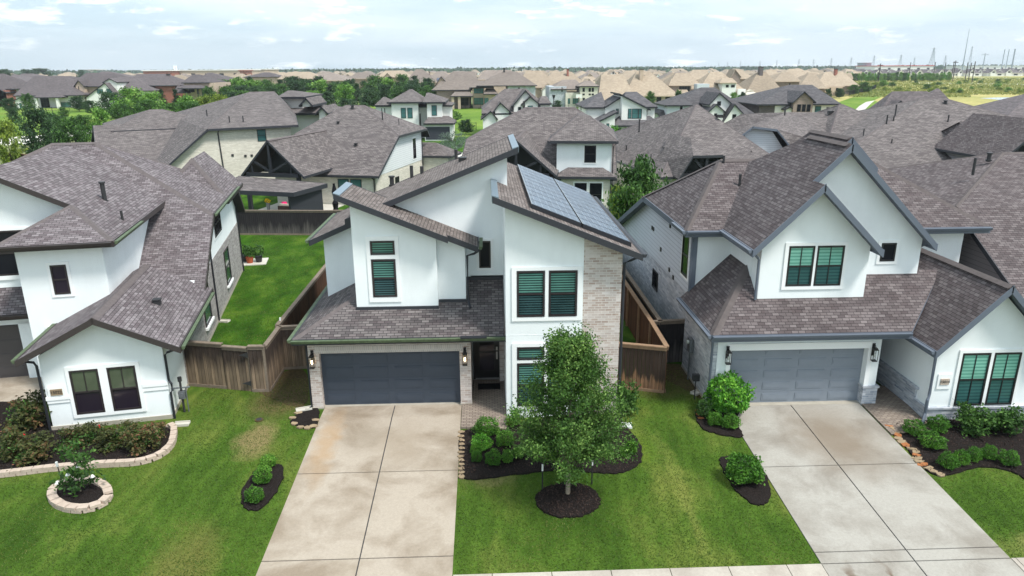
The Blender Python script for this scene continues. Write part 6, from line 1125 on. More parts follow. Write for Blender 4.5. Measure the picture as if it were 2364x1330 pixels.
h.mono(1431, 216, 1502, 252, -1, 9, base=278, wl=1437, wr=1495); h.mono(1398, 246, 1436, 222, 1, 8, base=275, wl=1398, wr=1436); h.hip(1349, 1400, 248, 1402, 1425, 212, 2, 12); h.wall('stucco_far', 1352, 1398, 248, 2, 10); h.slabx = None
a_ = h.p(1352, 248, 1.5); h.mono(1355, 293, 1427, 257, -3, 5, wl=1358, wr=1419); h.wall('stucco_far', 1419, 1500, 292, -2, 10); h.hip(1418, 1532, 290, 1430, 1500, 268, -2.5, 6); h.wall('stucco_far', 1495, 1512, 247, 1, 9); h.hip(1440, 1518, 247, 1444, 1470, 212, 1, 11)
h.win(1450, 251, 1457, 274, -1); h.win(1459, 251, 1473, 274, -1); h.win(1474, 251, 1481, 274, -1); h.win(1422, 251, 1428, 264, 1); h.win(1400, 285, 1406, 305, -3); h.win(1420, 296, 1434, 312, -2, 'pane_dark'); h.gar(1440, 302, 1462, 318, -2); h.done()
h = FH('white_house', 'white house with three dark edged front gables and arched black windows', 136, 1640, 'shingle_charcoal')
h.hip(1520, 1740, 262, 1618, 1650, 202, 3, 18, lowf=(2, 275)); h.wall('stucco_far', 1540, 1730, 264, 3, 14); h.gab(1637, 1692, 241, 1662, 214, 0, 8, base=262); h.gab(1634, 1676, 259, 1655, 240, -1.5, 8); h.gab(1668, 1735, 283, 1697, 240, -2, 8)
h.wall('siding_grey', 1541, 1592, 243, 1, 8); h.hip(1536, 1600, 243, 1560, 1580, 228, 1, 9); h.win(1570, 243, 1575, 262, 1, 'pane_dark'); h.win(1656, 234, 1664, 244, 0, 'pane_dark'); h.win(1649, 262, 1655, 272, -1.5, 'pane_dark'); h.win(1691, 264, 1699, 276, -2, 'pane_dark'); h.done()
h = FH('brick_house', 'dark roofed house with a brick centre gable and three narrow windows', 140, 1840, 'shingle_charcoal')
h.hip(1748, 1942, 241, 1822, 1875, 196, 0, 18); h.wall('stucco_far', 1790, 1932, 244, .3, 16); h.wall('brick_charcoal', 1753, 1790, 244, .6, 16); h.gab(1830, 1884, 236, 1858, 211, -1.5, 8, 'brick_brown', base=262); h.wall('brick_brown', 1836, 1877, 238, -1.4, 6)
for x in (1841, 1852, 1863): h.win(x, 241, x+7, 258, -1.5, 'pane_dark')
h.win(1882, 245, 1894, 261, .3); h.win(1908, 248, 1915, 254, .3, 'pane_dark'); h.gab(1812, 1836, 252, 1824, 246, -1, 4); h.done()
h = FH('dark_roof_house', 'house showing only a dark purple roof with a peaked end before the meadow', 128, 2110, 'shingle_dark')
h.hip(2028, 2216, 262, 2060, 2140, 211, 0, 4); h.hip(2100, 2216, 256, 2163, 2167, 204, .5, 4); h.wall('brick_brown', 2034, 2206, 262, .4, 3.4); h.gab(2064, 2090, 245, 2080, 232, -1.5, 5, base=250); h.done()
h = FH('dark_roof_house', 'dark purple roofed house with a small white gable at the right edge', 100, 2330, 'shingle_dark')
h.hip(2290, 2520, 300, 2385, 2420, 212, 0, 18); h.wall('stucco_far', 2300, 2500, 300, .4, 17); h.gab(2277, 2322, 290, 2291, 262, -2, 9, 'stucco_far'); h.done()
# ---- left distance
h = FH('brick_house', 'red brick house with a grey roof cut by the left photo edge', 262, 0, 'shingle_dark'); h.hip(-60, 30, 206, -20, 10, 170, 0, 16); h.wall('stucco_far', -50, 22, 204, .3, 14); h.wall('brick_red', -40, 12, 209, -3, 6); h.gab(-20, 14, 214, -2, 206, -3, 5, 'brick_red'); h.win(3, 211, 8, 222, -3, 'pane_dark'); h.done()
h = FH('white_house', 'white rear of a big taupe roofed house with a tall covered porch', 250, 95, 'shingle_taupe' if 0 else 'shingle_dark')
h.hip(30, 176, 221, 70, 148, 176, 0, 26); h.wall('stucco_far', 36, 170, 222, .3, 24); h.gab(30, 76, 232, 56, 220, -2, 10); h.hip(78, 138, 225, 92, 126, 212, -4, 8); h.win(92, 226, 116, 248, .2, 'pane_dark', 3); h.win(140, 236, 165, 247, .2); h.win(44, 238, 52, 251, -2)
for x in (82, 131): a = h.p(x, 226, -4); m = MB(); m.box(a[0]-.4, a[0]+.4, h.Y-4.2, h.Y-3.4, 0, a[2]); m.build('porch_column', 'stucco_far', h.h.root, h.h.off)
h.done()
h = FH('brick_house', 'tan brick house with a tall narrow gable and arched window in the left distance', 258, 205, 'shingle_dark'); h.hip(150, 290, 200, 200, 262, 168, 1, 22); h.wall('brick_tan', 172, 280, 200, 1.4, 18); h.gab(170, 194, 199, 180, 185, -1, 10, 'brick_tan'); h.win(180, 199, 184, 211, -1, 'pane_dark'); h.win(182, 220, 190, 229, -1, 'pane_dark'); h.done()
h = FH('white_house', 'white gabled house with two teal upper windows in the left distance', 240, 240, 'shingle_dark'); h.gab(195, 272, 226, 241, 191, 0, 14); h.gab(236, 270, 190, 252, 181, 3, 10); h.hip(240, 355, 210, 262, 310, 178, 5, 20); h.wall('stucco_far', 250, 350, 211, 5.5, 16); h.win(223, 206, 239, 216, 0, n=2); h.win(245, 205, 259, 216, 0, n=2); h.done()
h = FH('brick_house', 'red brick house with a dark roof and chimney in the left distance', 250, 360, 'shingle_dark'); h.hip(290, 405, 198, 300, 385, 171, 0, 18); h.wall('brick_red', 322, 403, 199, .3, 14); h.chim(384, 391, 172, 181, 7, 'brick_charcoal'); h.win(340, 200, 360, 208, .3, 'pane_dark'); h.done()
h = FH('brick_house', 'tan brick house with a covered patio in the left distance', 248, 460, 'shingle_dark'); h.hip(418, 482, 191, 445, 462, 172, 0, 16); h.wall('brick_tan', 424, 494, 192, .3, 16); h.hip(410, 472, 204, 420, 462, 197, -5, 6); h.hip(400, 430, 214, 402, 412, 196, -3, 8); h.win(436, 206, 450, 213, .3, 'pane_dark')
for x in (457, 468): a = h.p(x, 204, -4); m = MB(); m.box(a[0]-.25, a[0]+.25, h.Y-4.6, h.Y-4.2, 0, a[2]); m.build('porch_column', 'trim_black', h.h.root, h.h.off)
h.done()
for i, (l, r, ev, a, b, rg, Y, lab) in enumerate(((0, 60, 190, 10, 30, 171, 290, 'brown roofed house end behind the left edge houses'), (20, 110, 188, 50, 75, 170, 300, 'dark hip roof behind the white porch house'), (92, 180, 190, 120, 165, 176, 295, 'long dark roof behind the tan gable house'), (205, 300, 184, 234, 252, 165, 300, 'tall grey roof peak above the white gabled house'), (440, 540, 190, 480, 490, 168, 290, 'grey roof ridges left of the tree belt'), (560, 640, 178, 610, 622, 167, 420, 'grey roofed house above the tree belt'))):
    h = FH('dark_roof_house', lab, Y, (l+r)/2, 'shingle_dark'); h.hip(l, r, ev, a, b, rg, 0, 18); h.wall('brick_tan', l+5, r-5, ev, .4, 16); h.done()
# ---- solar roofed pair and stone house
h = FH('brick_house', 'taupe brick house with three bands of dark solar panels on its roof', 226, 1050, 'shingle_taupe'); h.hip(996, 1110, 208, 1045, 1095, 165, 0, 26); h.wall('brick_brown', 1008, 1085, 208, .3, 20); h.hip(1040, 1092, 222, 1050, 1085, 212, -4, 6); h.gab(1003, 1040, 200, 1018, 176, 6, 10, 'brick_tan', base=215)
h.wall('brick_tan', 1090, 1118, 203, -1, 10); h.hip(1084, 1140, 202, 1098, 1122, 186, -1, 12); h.win(1094, 204, 1116, 216, -1, n=3); h.win(1094, 226, 1116, 242, -1, n=3); h.win(1064, 226, 1082, 243, .3, 'pane_dark', 2)
for x in (1045, 1060): a = h.p(x, 223, -4); m = MB(); m.box(a[0]-.4, a[0]+.4, h.Y-4.2, h.Y-3.5, 0, a[2]); m.build('porch_column', 'brick_tan', h.h.root, h.h.off)
h.panels(1046, 195, 1090, 204, 4, 3); h.panels(1055, 186, 1104, 193, 5, 7); h.panels(1074, 177, 1096, 184, 2, 11); h.panels(1008, 186, 1030, 195, 2, 6); h.panels(1007, 180, 1042, 185, 2, 9); h.done()
h = FH('brick_house', 'grey stone house with a broad dark hip roof right of the solar roofs', 222, 1175, 'shingle_taupe'); h.hip(1100, 1240, 198, 1162, 1192, 165, 0, 26); h.wall('brick_grey', 1172, 1236, 199, .3, 18); h.hip(1116, 1150, 217, 1122, 1140, 204, -1, 8); h.wall('brick_tan', 1118, 1150, 217, -.6, 8); h.win(1118, 226, 1128, 240, -.6, 'pane_teal', 2); h.win(1196, 202, 1200, 208, .3, 'pane_dark'); h.chim(1162, 1166, 158, 172, 12, 'metal_dark'); h.done()
h = FH('stone_house', 'pale stone house with a two storey window bay across the green lawn', 226, 1325, 'shingle_taupe'); h.hip(1272, 1350, 206, 1300, 1330, 184, 2, 16); h.wall('brick_grey', 1268, 1308, 200, 2, 14); h.wall('brick_cream', 1306, 1342, 214, 1, 12); h.hip(1334, 1384, 199, 1352, 1362, 186, -1, 10); h.wall('brick_cream', 1340, 1380, 199, -1, 9)
for x in (1345, 1359, 1366): h.win(x, 203, x+5, 212, -1, 'pane_dark'); h.win(x, 226, x+5, 240, -1, 'pane_dark'); h.win(x, 216, x+5, 220, -1, 'pane_dark')
h.win(1311, 227, 1316, 240, 1); h.win(1322, 227, 1335, 240, 1, n=2); h.win(1296, 202, 1299, 212, 2, 'pane_dark'); h.hip(1380, 1470, 236, 1388, 1440, 172, 8, 26, 'shingle_tan'); h.wall('brick_tan', 1384, 1460, 236, 8.5, 20); h.done()
# ---- tan roofed rows
def tan(lab, Y, l, r, ev, a, b, rg, wall='brick_tan', roof='shingle_tan', dep=20, ex=()):
    h = FH('tan_roof_house', lab, Y, (l+r)/2, roof, 'brick_tan', 'tan roofed houses beyond the green strip'); h.hip(l, r, ev, a, b, rg, 0, dep); h.wall(wall, l+4, r-4, ev, .5, dep-1)
    for e in ex: getattr(h, e[0])(*e[1:])
    h.done()
tan('huge tan roof with a square chimney standing free above it', 246, 1440, 1570, 222, 1470, 1500, 165, ex=(('chim', 1478, 1484, 161, 190, 6, 'brick_tan', 2), ('win', 1516, 224, 1526, 240, .5, 'pane_dark'), ('win', 1536, 224, 1546, 240, .5, 'pane_dark'), ('win', 1552, 224, 1560, 240, .5, 'pane_dark'), ('panels', 1486, 172, 1490, 174, 0, 8)))
tan('tan roofed house with a row of dark upper windows', 256, 1540, 1626, 206, 1560, 1592, 168, ex=(('wall', 'brick_brown', 1548, 1596, 197, -2, 6), ('hip', 1544, 1602, 197, 1550, 1580, 182, -2, 8), ('win', 1568, 199, 1592, 211, -2, 'pane_dark', 4), ('hip', 1560, 1592, 216, 1566, 1586, 207, -5, 5)))
tan('tan roofed house with a pale two window upper bay', 250, 1608, 1730, 216, 1640, 1665, 166, ex=(('wall', 'stucco_far', 1668, 1700, 192, -1, 6), ('hip', 1662, 1702, 191, 1668, 1690, 180, -1, 8), ('win', 1676, 196, 1682, 202, -1, 'pane_dark'), ('win', 1688, 196, 1696, 202, -1, 'pane_dark', 2), ('wall', 'siding_grey', 1610, 1638, 194, 0, 4), ('wall', 'stucco_far', 1704, 1722, 206, -1, 6), ('win', 1712, 212, 1716, 226, -1, 'pane_dark')))
tan('tan roofed house with a tall dark brick chimney', 256, 1722, 1812, 215, 1750, 1768, 166, ex=(('chim', 1755, 1760, 155, 186, 8, 'brick_charcoal', 2), ('win', 1764, 218, 1770, 228, .5, 'pane_dark')))
tan('tan roofed house with a brown gable end right of the chimney house', 270, 1785, 1850, 188, 1805, 1830, 167, 'brick_brown', ex=(('win', 1822, 192, 1824, 200, .5, 'pane_dark'),))
tan('tan roofed house half hidden by the dark brick gable house', 285, 1845, 1905, 200, 1868, 1880, 168, 'brick_brown', ex=(('hip', 1850, 1915, 204, 1860, 1885, 192, -4, 8),))
tan('tan roofed house stepping down toward the meadow', 300, 1884, 1950, 200, 1904, 1918, 166, 'brick_brown', ex=(('wall', 'brick_tan', 1906, 1946, 201, -1, 6), ('win', 1912, 203, 1918, 210, -1, 'pane_dark'), ('win', 1930, 203, 1934, 210, -1, 'pane_dark')))
tan('last tan roofed house before the meadow with a slim chimney', 315, 1918, 1984, 198, 1936, 1945, 165, 'brick_brown', ex=(('chim', 1929, 1933, 160, 172, 8, 'brick_red', 1.5),))
tan('white gabled house with a black window among the tan roofs', 330, 1385, 1440, 188, 1395, 1425, 166, 'stucco_far', ex=(('gab', 1396, 1424, 184, 1416, 173, -3, 8), ('gab', 1404, 1426, 174, 1416, 162, 2, 8), ('win', 1404, 180, 1407, 187, -3, 'pane_dark'), ('win', 1414, 167, 1417, 171, 2, 'pane_dark')))
tan('tan roofed house with a white end gable behind the stone house', 262, 1190, 1292, 202, 1215, 1250, 163, ex=(('gab', 1250, 1278, 207, 1266, 193, -3, 10),))
tan('wide tan roof with a brick chimney behind the stone house', 290, 1250, 1350, 194, 1275, 1320, 166, ex=(('chim', 1309, 1313, 160, 175, 6, 'brick_red', 1.6),))
tan('tan roofed house with a pointed arch gable', 330, 1580, 1650, 184, 1600, 1630, 161, ex=(('gab', 1570, 1592, 182, 1582, 168, -4, 8, 'brick_tan'),))
tan('tan roofed house with a small brick gable vent', 330, 1675, 1735, 182, 1695, 1712, 161, ex=(('gab', 1688, 1712, 178, 1698, 160, -3, 8, 'brick_brown'),))
tan('tan hip roof behind the tall dark chimney', 320, 1755, 1810, 186, 1770, 1790, 161)
tan('tan hip roof with two slim vent pipes', 340, 1800, 1870, 180, 1822, 1850, 159)
tan('grey brown hip roof above the tree belt centre', 320, 935, 1010, 190, 960, 975, 160, roof='shingle_taupe', ex=(('chim', 990, 993, 167, 178, 6, 'brick_brown', 1.5),))
tan('grey brown hip roof left of the solar roofs', 330, 985, 1050, 184, 1008, 1022, 165, roof='shingle_taupe')
tan('light tan gabled roof above the tree belt', 360, 870, 945, 178, 890, 930, 163, ex=(('gab', 884, 904, 178, 894, 168, -3, 8, 'brick_tan'),))
tan('dark brown hip roof above the tree belt', 340, 720, 800, 186, 745, 760, 165, roof='shingle_taupe'); tan('pale tan roof above the left part of the tree belt', 380, 640, 740, 182, 665, 715, 166); tan('brownish roof with a low ridge above the tree belt', 370, 800, 880, 182, 825, 845, 167, roof='shingle_taupe'); tan('taupe roof low behind the solar roofs', 300, 1100, 1200, 184, 1120, 1180, 162, roof='shingle_taupe'); tan('tan roof right of the white gabled house', 300, 1425, 1490, 184, 1445, 1475, 163, roof='shingle_tan')
# ---- generic far houses: four kinds, copied
kinds = []
for ki, (rf, wl, w, d, zr) in enumerate((('shingle_tan', 'brick_tan', 20, 17, 8.6), ('shingle_tan', 'stucco_far', 17, 20, 9.0), ('shingle_taupe', 'brick_tan', 22, 16, 8.2), ('shingle_dark', 'stucco_far', 20, 16, 7.6))):
    hh = House('far_house', '', (0, 0, -50), 0, roof=rf, fascia=wl, caps=False, fh=.3); hh.roof4(-w/2, w/2, -d/2, d/2, 3.4, -w*.14, w*.12, 0, zr); hh.box(wl, -w/2+.5, w/2-.5, -d/2+.5, d/2-.5, 0, 3.4)
    hh.gable(-w*.36, -w*.02, -d/2-1.5, 0, 4.2, 7.4); hh.gwall(wl, -w*.36+.4, -w*.02-.4, -d/2-1, 0, 0, 4.3, 7.1)
    hh.far_window('F', -d/2-1, -w*.25, -w*.13, 3.6, 5.2, 'pane_dark'); hh.far_window('F', -d/2+.5, w*.1, w*.3, 1, 2.6, 'pane_dark'); hh.done(); kinds.append(hh.root)
FL = ['tan roofed brick house in the far suburb toward the horizon', 'tan roofed pale house in the far suburb toward the horizon', 'taupe roofed brick house in the far suburb toward the horizon', 'dark roofed pale house far off beyond the meadow']
GRP = ['far tan roofed brick houses', 'far tan roofed pale houses', 'far taupe roofed houses', 'far dark roofed houses beyond the meadow']
rs = random.Random(5); cnt = 0; Y = 395
while Y < 1500:
    xs = Y*.78; x = -xs
    while x < xs:
        px = 1182+1726*math.tan(math.atan2(x, Y)-YAW); x += rs.uniform(24, 34)*(1+Y/1600)
        if px < -60 or px > 2420: continue
        k = rs.choice((0, 0, 1, 2))
        if px > 1900:
            if Y < 800 or Y > 1150: continue
            k = 3
        elif px < 500 and Y < 470: continue
        elif px > 1800 and Y < 620: continue
        o = copy_tree(kinds[k]); o.name = 'far_house'; o.location = (x, Y+rs.uniform(-9, 9), 0); o.rotation_euler = (0, 0, rs.uniform(-.3, .3)+rs.choice((0, 0, math.pi/2))); s_ = rs.uniform(.85, 1.08); o.scale = (s_, s_, s_*rs.uniform(.92, 1.05)); tag(o, FL[k], 'house', GRP[k]); cnt += 1
    Y += 52+Y*.05
for Y in (820, 905):
    for i in range(26):
        px = 1960+i*19+rs.uniform(-4, 4)+(9 if Y > 900 else 0); q = atY(px, 165, Y); o = copy_tree(kinds[3]); o.name = 'far_house'; o.location = (float(q[0]), Y+rs.uniform(-8, 8), 0); o.rotation_euler = (0, 0, rs.uniform(-.2, .2)); tag(o, FL[3], 'house', GRP[3])
for r in kinds:
    for ch in r.children_recursive: bpy.data.objects.remove(ch)
    bpy.data.objects.remove(r)
print('far houses', cnt)
# ================================================================ BACKGROUND TREES
PROTO = {}
def proto(kind):
    if kind in PROTO: return PROTO[kind]
    spec = {'dark': (.5, .18, 80, 6500, .052, 'leaf_dark', lambda f: .75+.5*f if f < .4 else 1.05-(f-.4)**1.6*1.5, .045), 'mid': (.52, .18, 80, 5600, .055, 'leaf_mid', lambda f: .8+.5*f if f < .4 else 1.0-(f-.4)**1.7*1.6, .05),
            'light': (.48, .18, 60, 4200, .065, 'leaf_light', lambda f: .85 if f < .5 else 1-(f-.5)*1.2, .055), 'fir': (.34, .08, 60, 2600, .045, 'leaf_fir', lambda f: 1.05-f*.95, .03), 'olive': (.62, .3, 50, 3600, .04, 'leaf_olive', lambda f: .8+.4*f if f < .5 else 1-(f-.5)**2*2, .05),
            'yellow': (.5, .2, 44, 2800, .06, 'leaf_yellowgreen', lambda f: .85 if f < .5 else 1-(f-.5)*1.2, .055), 'bright': (.5, .2, 46, 3000, .06, 'leaf_bright', lambda f: .85 if f < .5 else 1-(f-.5)*1.2, .055)}[kind[:-1]]
    T, cr_ = tree_mesh(1.0, spec[0], spec[1], spec[2], spec[3], spec[4], spec[5], spec[6], tr=.022, spread=spec[7], bark='bark_dark', limbs=10)
    tm = T.build('trunk', 'bark_dark'); PROTO[kind] = (tm.data, cr_); bpy.data.objects.remove(tm); return PROTO[kind]
def tree(px, top, bot, wpx, kind, label, Y=None, group=None, name='tree'):
    """crown between pixel rows top and bot, trunk foot on the ground at distance Y (or where bot meets the ground)"""
    if Y is None: p = atZ(px, bot, 0); Y = p[1]
    a = atY(px, top, Y); k = ((a-CAM)@fw)/F_PX; hgt = a[2]; w = wpx*k
    tm, cm = proto(kind+random.choice('ab')); nat = {'dark': 1.0, 'mid': 1.05, 'light': .95, 'fir': .7, 'olive': 1.2, 'yellow': 1.0, 'bright': 1.0}[kind]
    root = empty(name, (float(a[0]), float(Y), 0), random.uniform(0, 6.28), label, 'tree', group); root.scale = (w/nat, w/nat, hgt)
    link('trunk', tm, root); link('crown', cm, root); return root
tree(1480, 366, 520, 150, 'mid', 'leafy yard tree between the solar roof and the right house', Y=46); tree(1432, 430, 520, 60, 'yellow', 'yellow green small tree left of the leafy yard tree', Y=50)
tree(1050, 304, 358, 78, 'olive', 'grey green spreading tree beside the pale drive', Y=103); tree(1418, 290, 322, 40, 'bright', 'bright small tree in front of the modern white house', Y=112)
for a in ((80, 249, 345, 104, 'dark', 'large dark tree behind the left house roof', 100), (158, 272, 330, 84, 'mid', 'dark broad tree right of the large dark tree', 97), (8, 280, 355, 76, 'yellow', 'yellow green tree at the left photo edge', 88), (28, 250, 278, 30, 'dark', 'small round dark tree on the green lawn at the left edge', 170), (144, 248, 272, 26, 'mid', 'single small round tree alone on the green lawn', 185), (229, 252, 290, 54, 'light', 'airy light green tree above the dark ones', 120),
          (60, 216, 252, 34, 'mid', 'tree in front of the white porch house', 225), (178, 222, 248, 44, 'dark', 'dark tree beside the porch columns', 225), (205, 232, 262, 34, 'dark', 'dark pointed tree before the white gabled house', 205), (250, 212, 262, 70, 'dark', 'dark tree right of the white gabled house', 190), (300, 205, 265, 90, 'light', 'broad pale blossoming tree in the left tree row', 175), (350, 215, 268, 70, 'light', 'second pale tree of the left tree row', 170), (372, 206, 250, 34, 'fir', 'dark narrow tree behind the pale tree row', 200), (404, 206, 250, 36, 'fir', 'dark pointed tree before the red brick house', 200), (425, 222, 268, 62, 'light', 'third pale tree of the left tree row', 170), (470, 222, 262, 56, 'yellow', 'olive yellow tree at the end of the left tree row', 180), (505, 218, 256, 56, 'yellow', 'olive yellow tree nearest the cream house ridge', 180), (275, 240, 275, 60, 'mid', 'low green tree under the pale blossoming tree', 160), (390, 240, 272, 60, 'mid', 'low green tree between pale trees', 160)):
    tree(a[0], a[1], a[2], a[3], a[4], a[5], Y=a[6])
for a in ((20, 226, 262, 40, 'dark', 'dark tree before the red brick house at the left edge', 215), (120, 262, 300, 60, 'mid', 'mid green tree behind the two large dark trees', 140), (190, 268, 310, 60, 'mid', 'mid green tree left of the airy light green tree', 125), (335, 232, 275, 70, 'mid', 'full green tree in front of the pale blossoming trees', 155), (445, 236, 275, 56, 'mid', 'full green tree before the olive yellow trees', 160), (540, 196, 250, 60, 'mid', 'leafy tree where the belt begins on the left', 260), (525, 186, 240, 44, 'fir', 'dark pointed tree at the left start of the belt', 290), (480, 200, 245, 40, 'mid', 'green tree beside the tan patio house', 230)):
    tree(a[0], a[1], a[2], a[3], a[4], a[5], Y=a[6])
rs = random.Random(11); belt = []
for row, (Y, tp) in enumerate(((300, 182), (275, 190), (250, 197), (228, 206))):
    x = 505+row*7
    while x < 1000:
        gap = (640 < x < 690 and row > 1) or (775 < x < 830 and row > 2) or (x > 900 and row == 3 and False)
        if not gap:
            t_ = tp+rs.uniform(-6, 7)-(4 if 850 < x < 990 else 0); tree(x, t_, 0, rs.uniform(44, 66), rs.choice(('mid', 'mid', 'dark', 'fir', 'light') if row else ('fir', 'mid', 'dark')), ('back', 'second', 'third', 'front')[row]+' row tree of the dense belt, '+('at its left end', 'left of the street gap', 'in the middle', 'right of the middle', 'beside the solar roofs')[min(4, int((x-505)/100))], Y=Y+rs.uniform(-8, 8), group='dense tree belt across the middle distance')
        x += rs.uniform(26, 38)
for a in ((800, 228, 262, 60, 'dark', 'round dark oak by the curved street behind the tree belt', 205), (838, 236, 262, 34, 'dark', 'small dark round tree beside the street', 190), (1000, 232, 262, 30, 'mid', 'tree at the corner of the solar house', 210), (1287, 232, 250, 26, 'dark', 'small dark tree beside the basketball hoop', 215), (1318, 252, 278, 34, 'light', 'bright green small tree on the lawn before the stone house', 160), (1000, 292, 320, 22, 'dark', 'dark shrub tree behind the pale drive', 125), (1075, 276, 300, 40, 'dark', 'dark shrub mass beside the lawn', 135), (1502, 211, 240, 28, 'mid', 'round tree before the tan patio', 215), (1567, 208, 240, 24, 'mid', 'narrow tree before the tan bay house', 215), (1525, 240, 268, 26, 'bright', 'bright bush tree beside the modern white house', 150), (1716, 214, 238, 20, 'dark', 'slim tree beside the pale stone wing', 235), (1694, 214, 236, 20, 'light', 'pale slim tree before the tan bay house', 238), (1785, 222, 240, 20, 'bright', 'bright tree behind the clipped hedge', 236), (2290, 242, 272, 40, 'bright', 'bright green round tree right of the brown roof', 128), (1912, 206, 226, 22, 'dark', 'dark tree inside the black fence', 260), (1940, 204, 224, 24, 'dark', 'second dark tree inside the black fence', 275), (1995, 190, 214, 40, 'mid', 'large tree at the corner of the black fence', 330), (1972, 196, 216, 30, 'mid', 'tree against the last tan house', 310), (2040, 186, 200, 26, 'light', 'pale shrub tree at the meadow edge', 420), (2060, 190, 202, 20, 'mid', 'low tree at the meadow edge', 430), (90, 158, 170, 60, 'dark', 'dark tree clump on the left horizon', 900), (60, 160, 170, 40, 'dark', 'second dark tree clump on the left horizon', 900), (8, 160, 170, 40, 'dark', 'dark tree at the far left horizon', 700), (186, 162, 170, 22, 'dark', 'lone tree on the horizon left of the towers', 900)):
    tree(a[0], a[1], a[2], a[3], a[4], a[5], Y=a[6])
for i in range(34): x = 1956+i*7.2+rs.uniform(-2, 2); tree(x, 168.5+rs.uniform(-1.5, 2.5), 0, rs.uniform(10, 15), rs.choice(('light', 'light', 'bright', 'mid')), 'tree of the straight green row beyond the meadow', Y=560+rs.uniform(-12, 12), group='straight tree row beyond the meadow')
for i in range(70):
    px = rs.uniform(1990, 2400); py = 184+rs.random()**1.3*34; p = atZ(px, py, 0)
    if 2240 < px and 219 < py: continue
    k = ((p-CAM)@fw)/F_PX; w = rs.uniform(5, 15)*k*(1+.03*(py-184)); tm, cm = proto(rs.choice(('yellowa', 'mida', 'yellowb', 'lighta')))
    o = empty('meadow_bush', (float(p[0]), float(p[1]), -.2*w), rs.uniform(0, 6), 'scrubby bush growing in the open meadow', 'bush', 'scrubby bushes in the meadow'); o.scale = (w, w, w*rs.uniform(.5, .8)); link('foliage', cm, o)
# hedge, tufts, ground cover
p0, p1 = atZ(1704, 240, 0), atZ(1776, 240, 0); n = 5000; P = np.stack([RNG.uniform(p0[0], p1[0], n), RNG.uniform(p0[1]-1.5, p0[1]+1.5, n), RNG.uniform(0, 2.6, n)], 1); P[:, 2] += .2*np.sin(P[:, 0]*1.3); tag(link('hedge', leaf_mesh('hedge', P, .5, 'leaf_bright')), 'long bright clipped hedge before the tall chimney house', 'hedge')
n = 26000; PX = RNG.uniform(1960, 2420, n); PY = 180+RNG.uniform(0, 1, n)**1.6*45; D = fw[None]+R2[None]*((PX-CXP)/F_PX)[:, None]-U2[None]*((PY-CYP)/F_PX)[:, None]; Pt = CAM[None]+D*((0-CAMH)/D[:, 2])[:, None]; Pt[:, 2] = .25; Pt = Pt[~((PX > 2240) & (PY > 219))]
tag(link('meadow_grass', leaf_mesh('meadow_grass', Pt, .9, 'grass_tuft', up=0, asp=.6)), 'tall dry grass and ground cover of the meadow', 'grass', kind='stuff')
for (px, py, w_, h_, lab, mt) in ((945, 330, 20, 16, 'green shrub at the foot of the white side wall by the drive', 'leaf_bright'), (1022, 345, 26, 14, 'pair of dark low shrubs beside the pale drive', 'leaf_dark'), (1045, 283, 40, 24, 'shrubs behind the drive fence', 'leaf_mid')):
    p = atZ(px, py, 0); bush(px, py, w_, h_, lab, mt, 'tight', gp=p, n=900)
# far woods on the horizon: one mass
P = []
for i in range(300):
    px = rs.uniform(-60, 2430); Y = rs.uniform(1700, 3400); q = atY(px, 160, Y); w = rs.uniform(30, 80); P.append(np.array([q[0], Y, 0])+RNG.normal(size=(60, 3))*np.array([w, 14, 1])*[1, 1, 0]+np.stack([np.zeros(60), np.zeros(60), RNG.uniform(0, rs.uniform(7, 13), 60)], 1))
tag(link('far_woods', leaf_mesh('far_woods', np.concatenate(P), 9, 'leaf_fir', up=0, asp=.8)), 'hazy woods along the horizon', 'woods', kind='stuff')
# ================================================================ FAR STRUCTURES
def boxthing(name, label, cat, px0, px1, top, Y, dep, mat, roofm=None):
    a, b = atY(px0, top, Y), atY(px1, top, Y); root = empty(name, (float((a[0]+b[0])/2), Y, 0), 0, label, cat); off = tuple(root.location); z = max(float((a[2]+b[2])/2), 4); m = MB(); m.box(a[0], b[0], Y, Y+dep, 0, z); m.build('wall', mat, root, off)
    m = MB(); m.box(a[0]-1, b[0]+1, Y-1, Y+dep+1, z, z+.9); m.build('roof', roofm or mat, root, off); n = max(2, int((b[0]-a[0])/14))
    for i in range(min(n, 12)): x = a[0]+(b[0]-a[0])*(i+.5)/min(n, 12); m = MB(); m.box(x-2.2, x+2.2, Y-.12, Y-.02, z*.3, z*.75); m.build('window', 'pane_dark', root, off)
boxthing('school', 'long low building with white roof on the left horizon', 'building', 395, 560, 163, 780, 60, 'brick_tan', 'roof_white'); boxthing('school', 'red brick wing beside the long white roofed building', 'building', 330, 395, 164, 760, 50, 'brick_red', 'roof_white'); boxthing('store', 'boxy tan building with dark corner blocks on the left horizon', 'building', 512, 610, 161, 860, 60, 'brick_tan', 'roof_white'); boxthing('store', 'square red brick block right of the long white roof', 'building', 553, 566, 164, 700, 20, 'brick_red')
boxthing('warehouse', 'long building with a bright red roof beyond the meadow', 'building', 2020, 2155, 152.5, 1150, 60, 'stucco_far', 'roof_red'); boxthing('warehouse', 'small blue grey block beside the red roofed building', 'building', 2001, 2012, 146, 1200, 30, 'steel_far'); boxthing('warehouse', 'long white roofed building at the right horizon', 'building', 2240, 2420, 153, 1500, 80, 'stucco_far', 'roof_white'); boxthing('warehouse', 'pale low building on the centre horizon', 'building', 1180, 1250, 159.5, 1900, 60, 'stucco_far', 'roof_white')
boxthing('office_block', 'pinkish block far off on the left horizon', 'building', 196, 206, 161.5, 2400, 60, 'brick_tan'); boxthing('office_block', 'pale grey block far off on the left horizon', 'building', 208, 224, 161, 2500, 60, 'stucco_far')
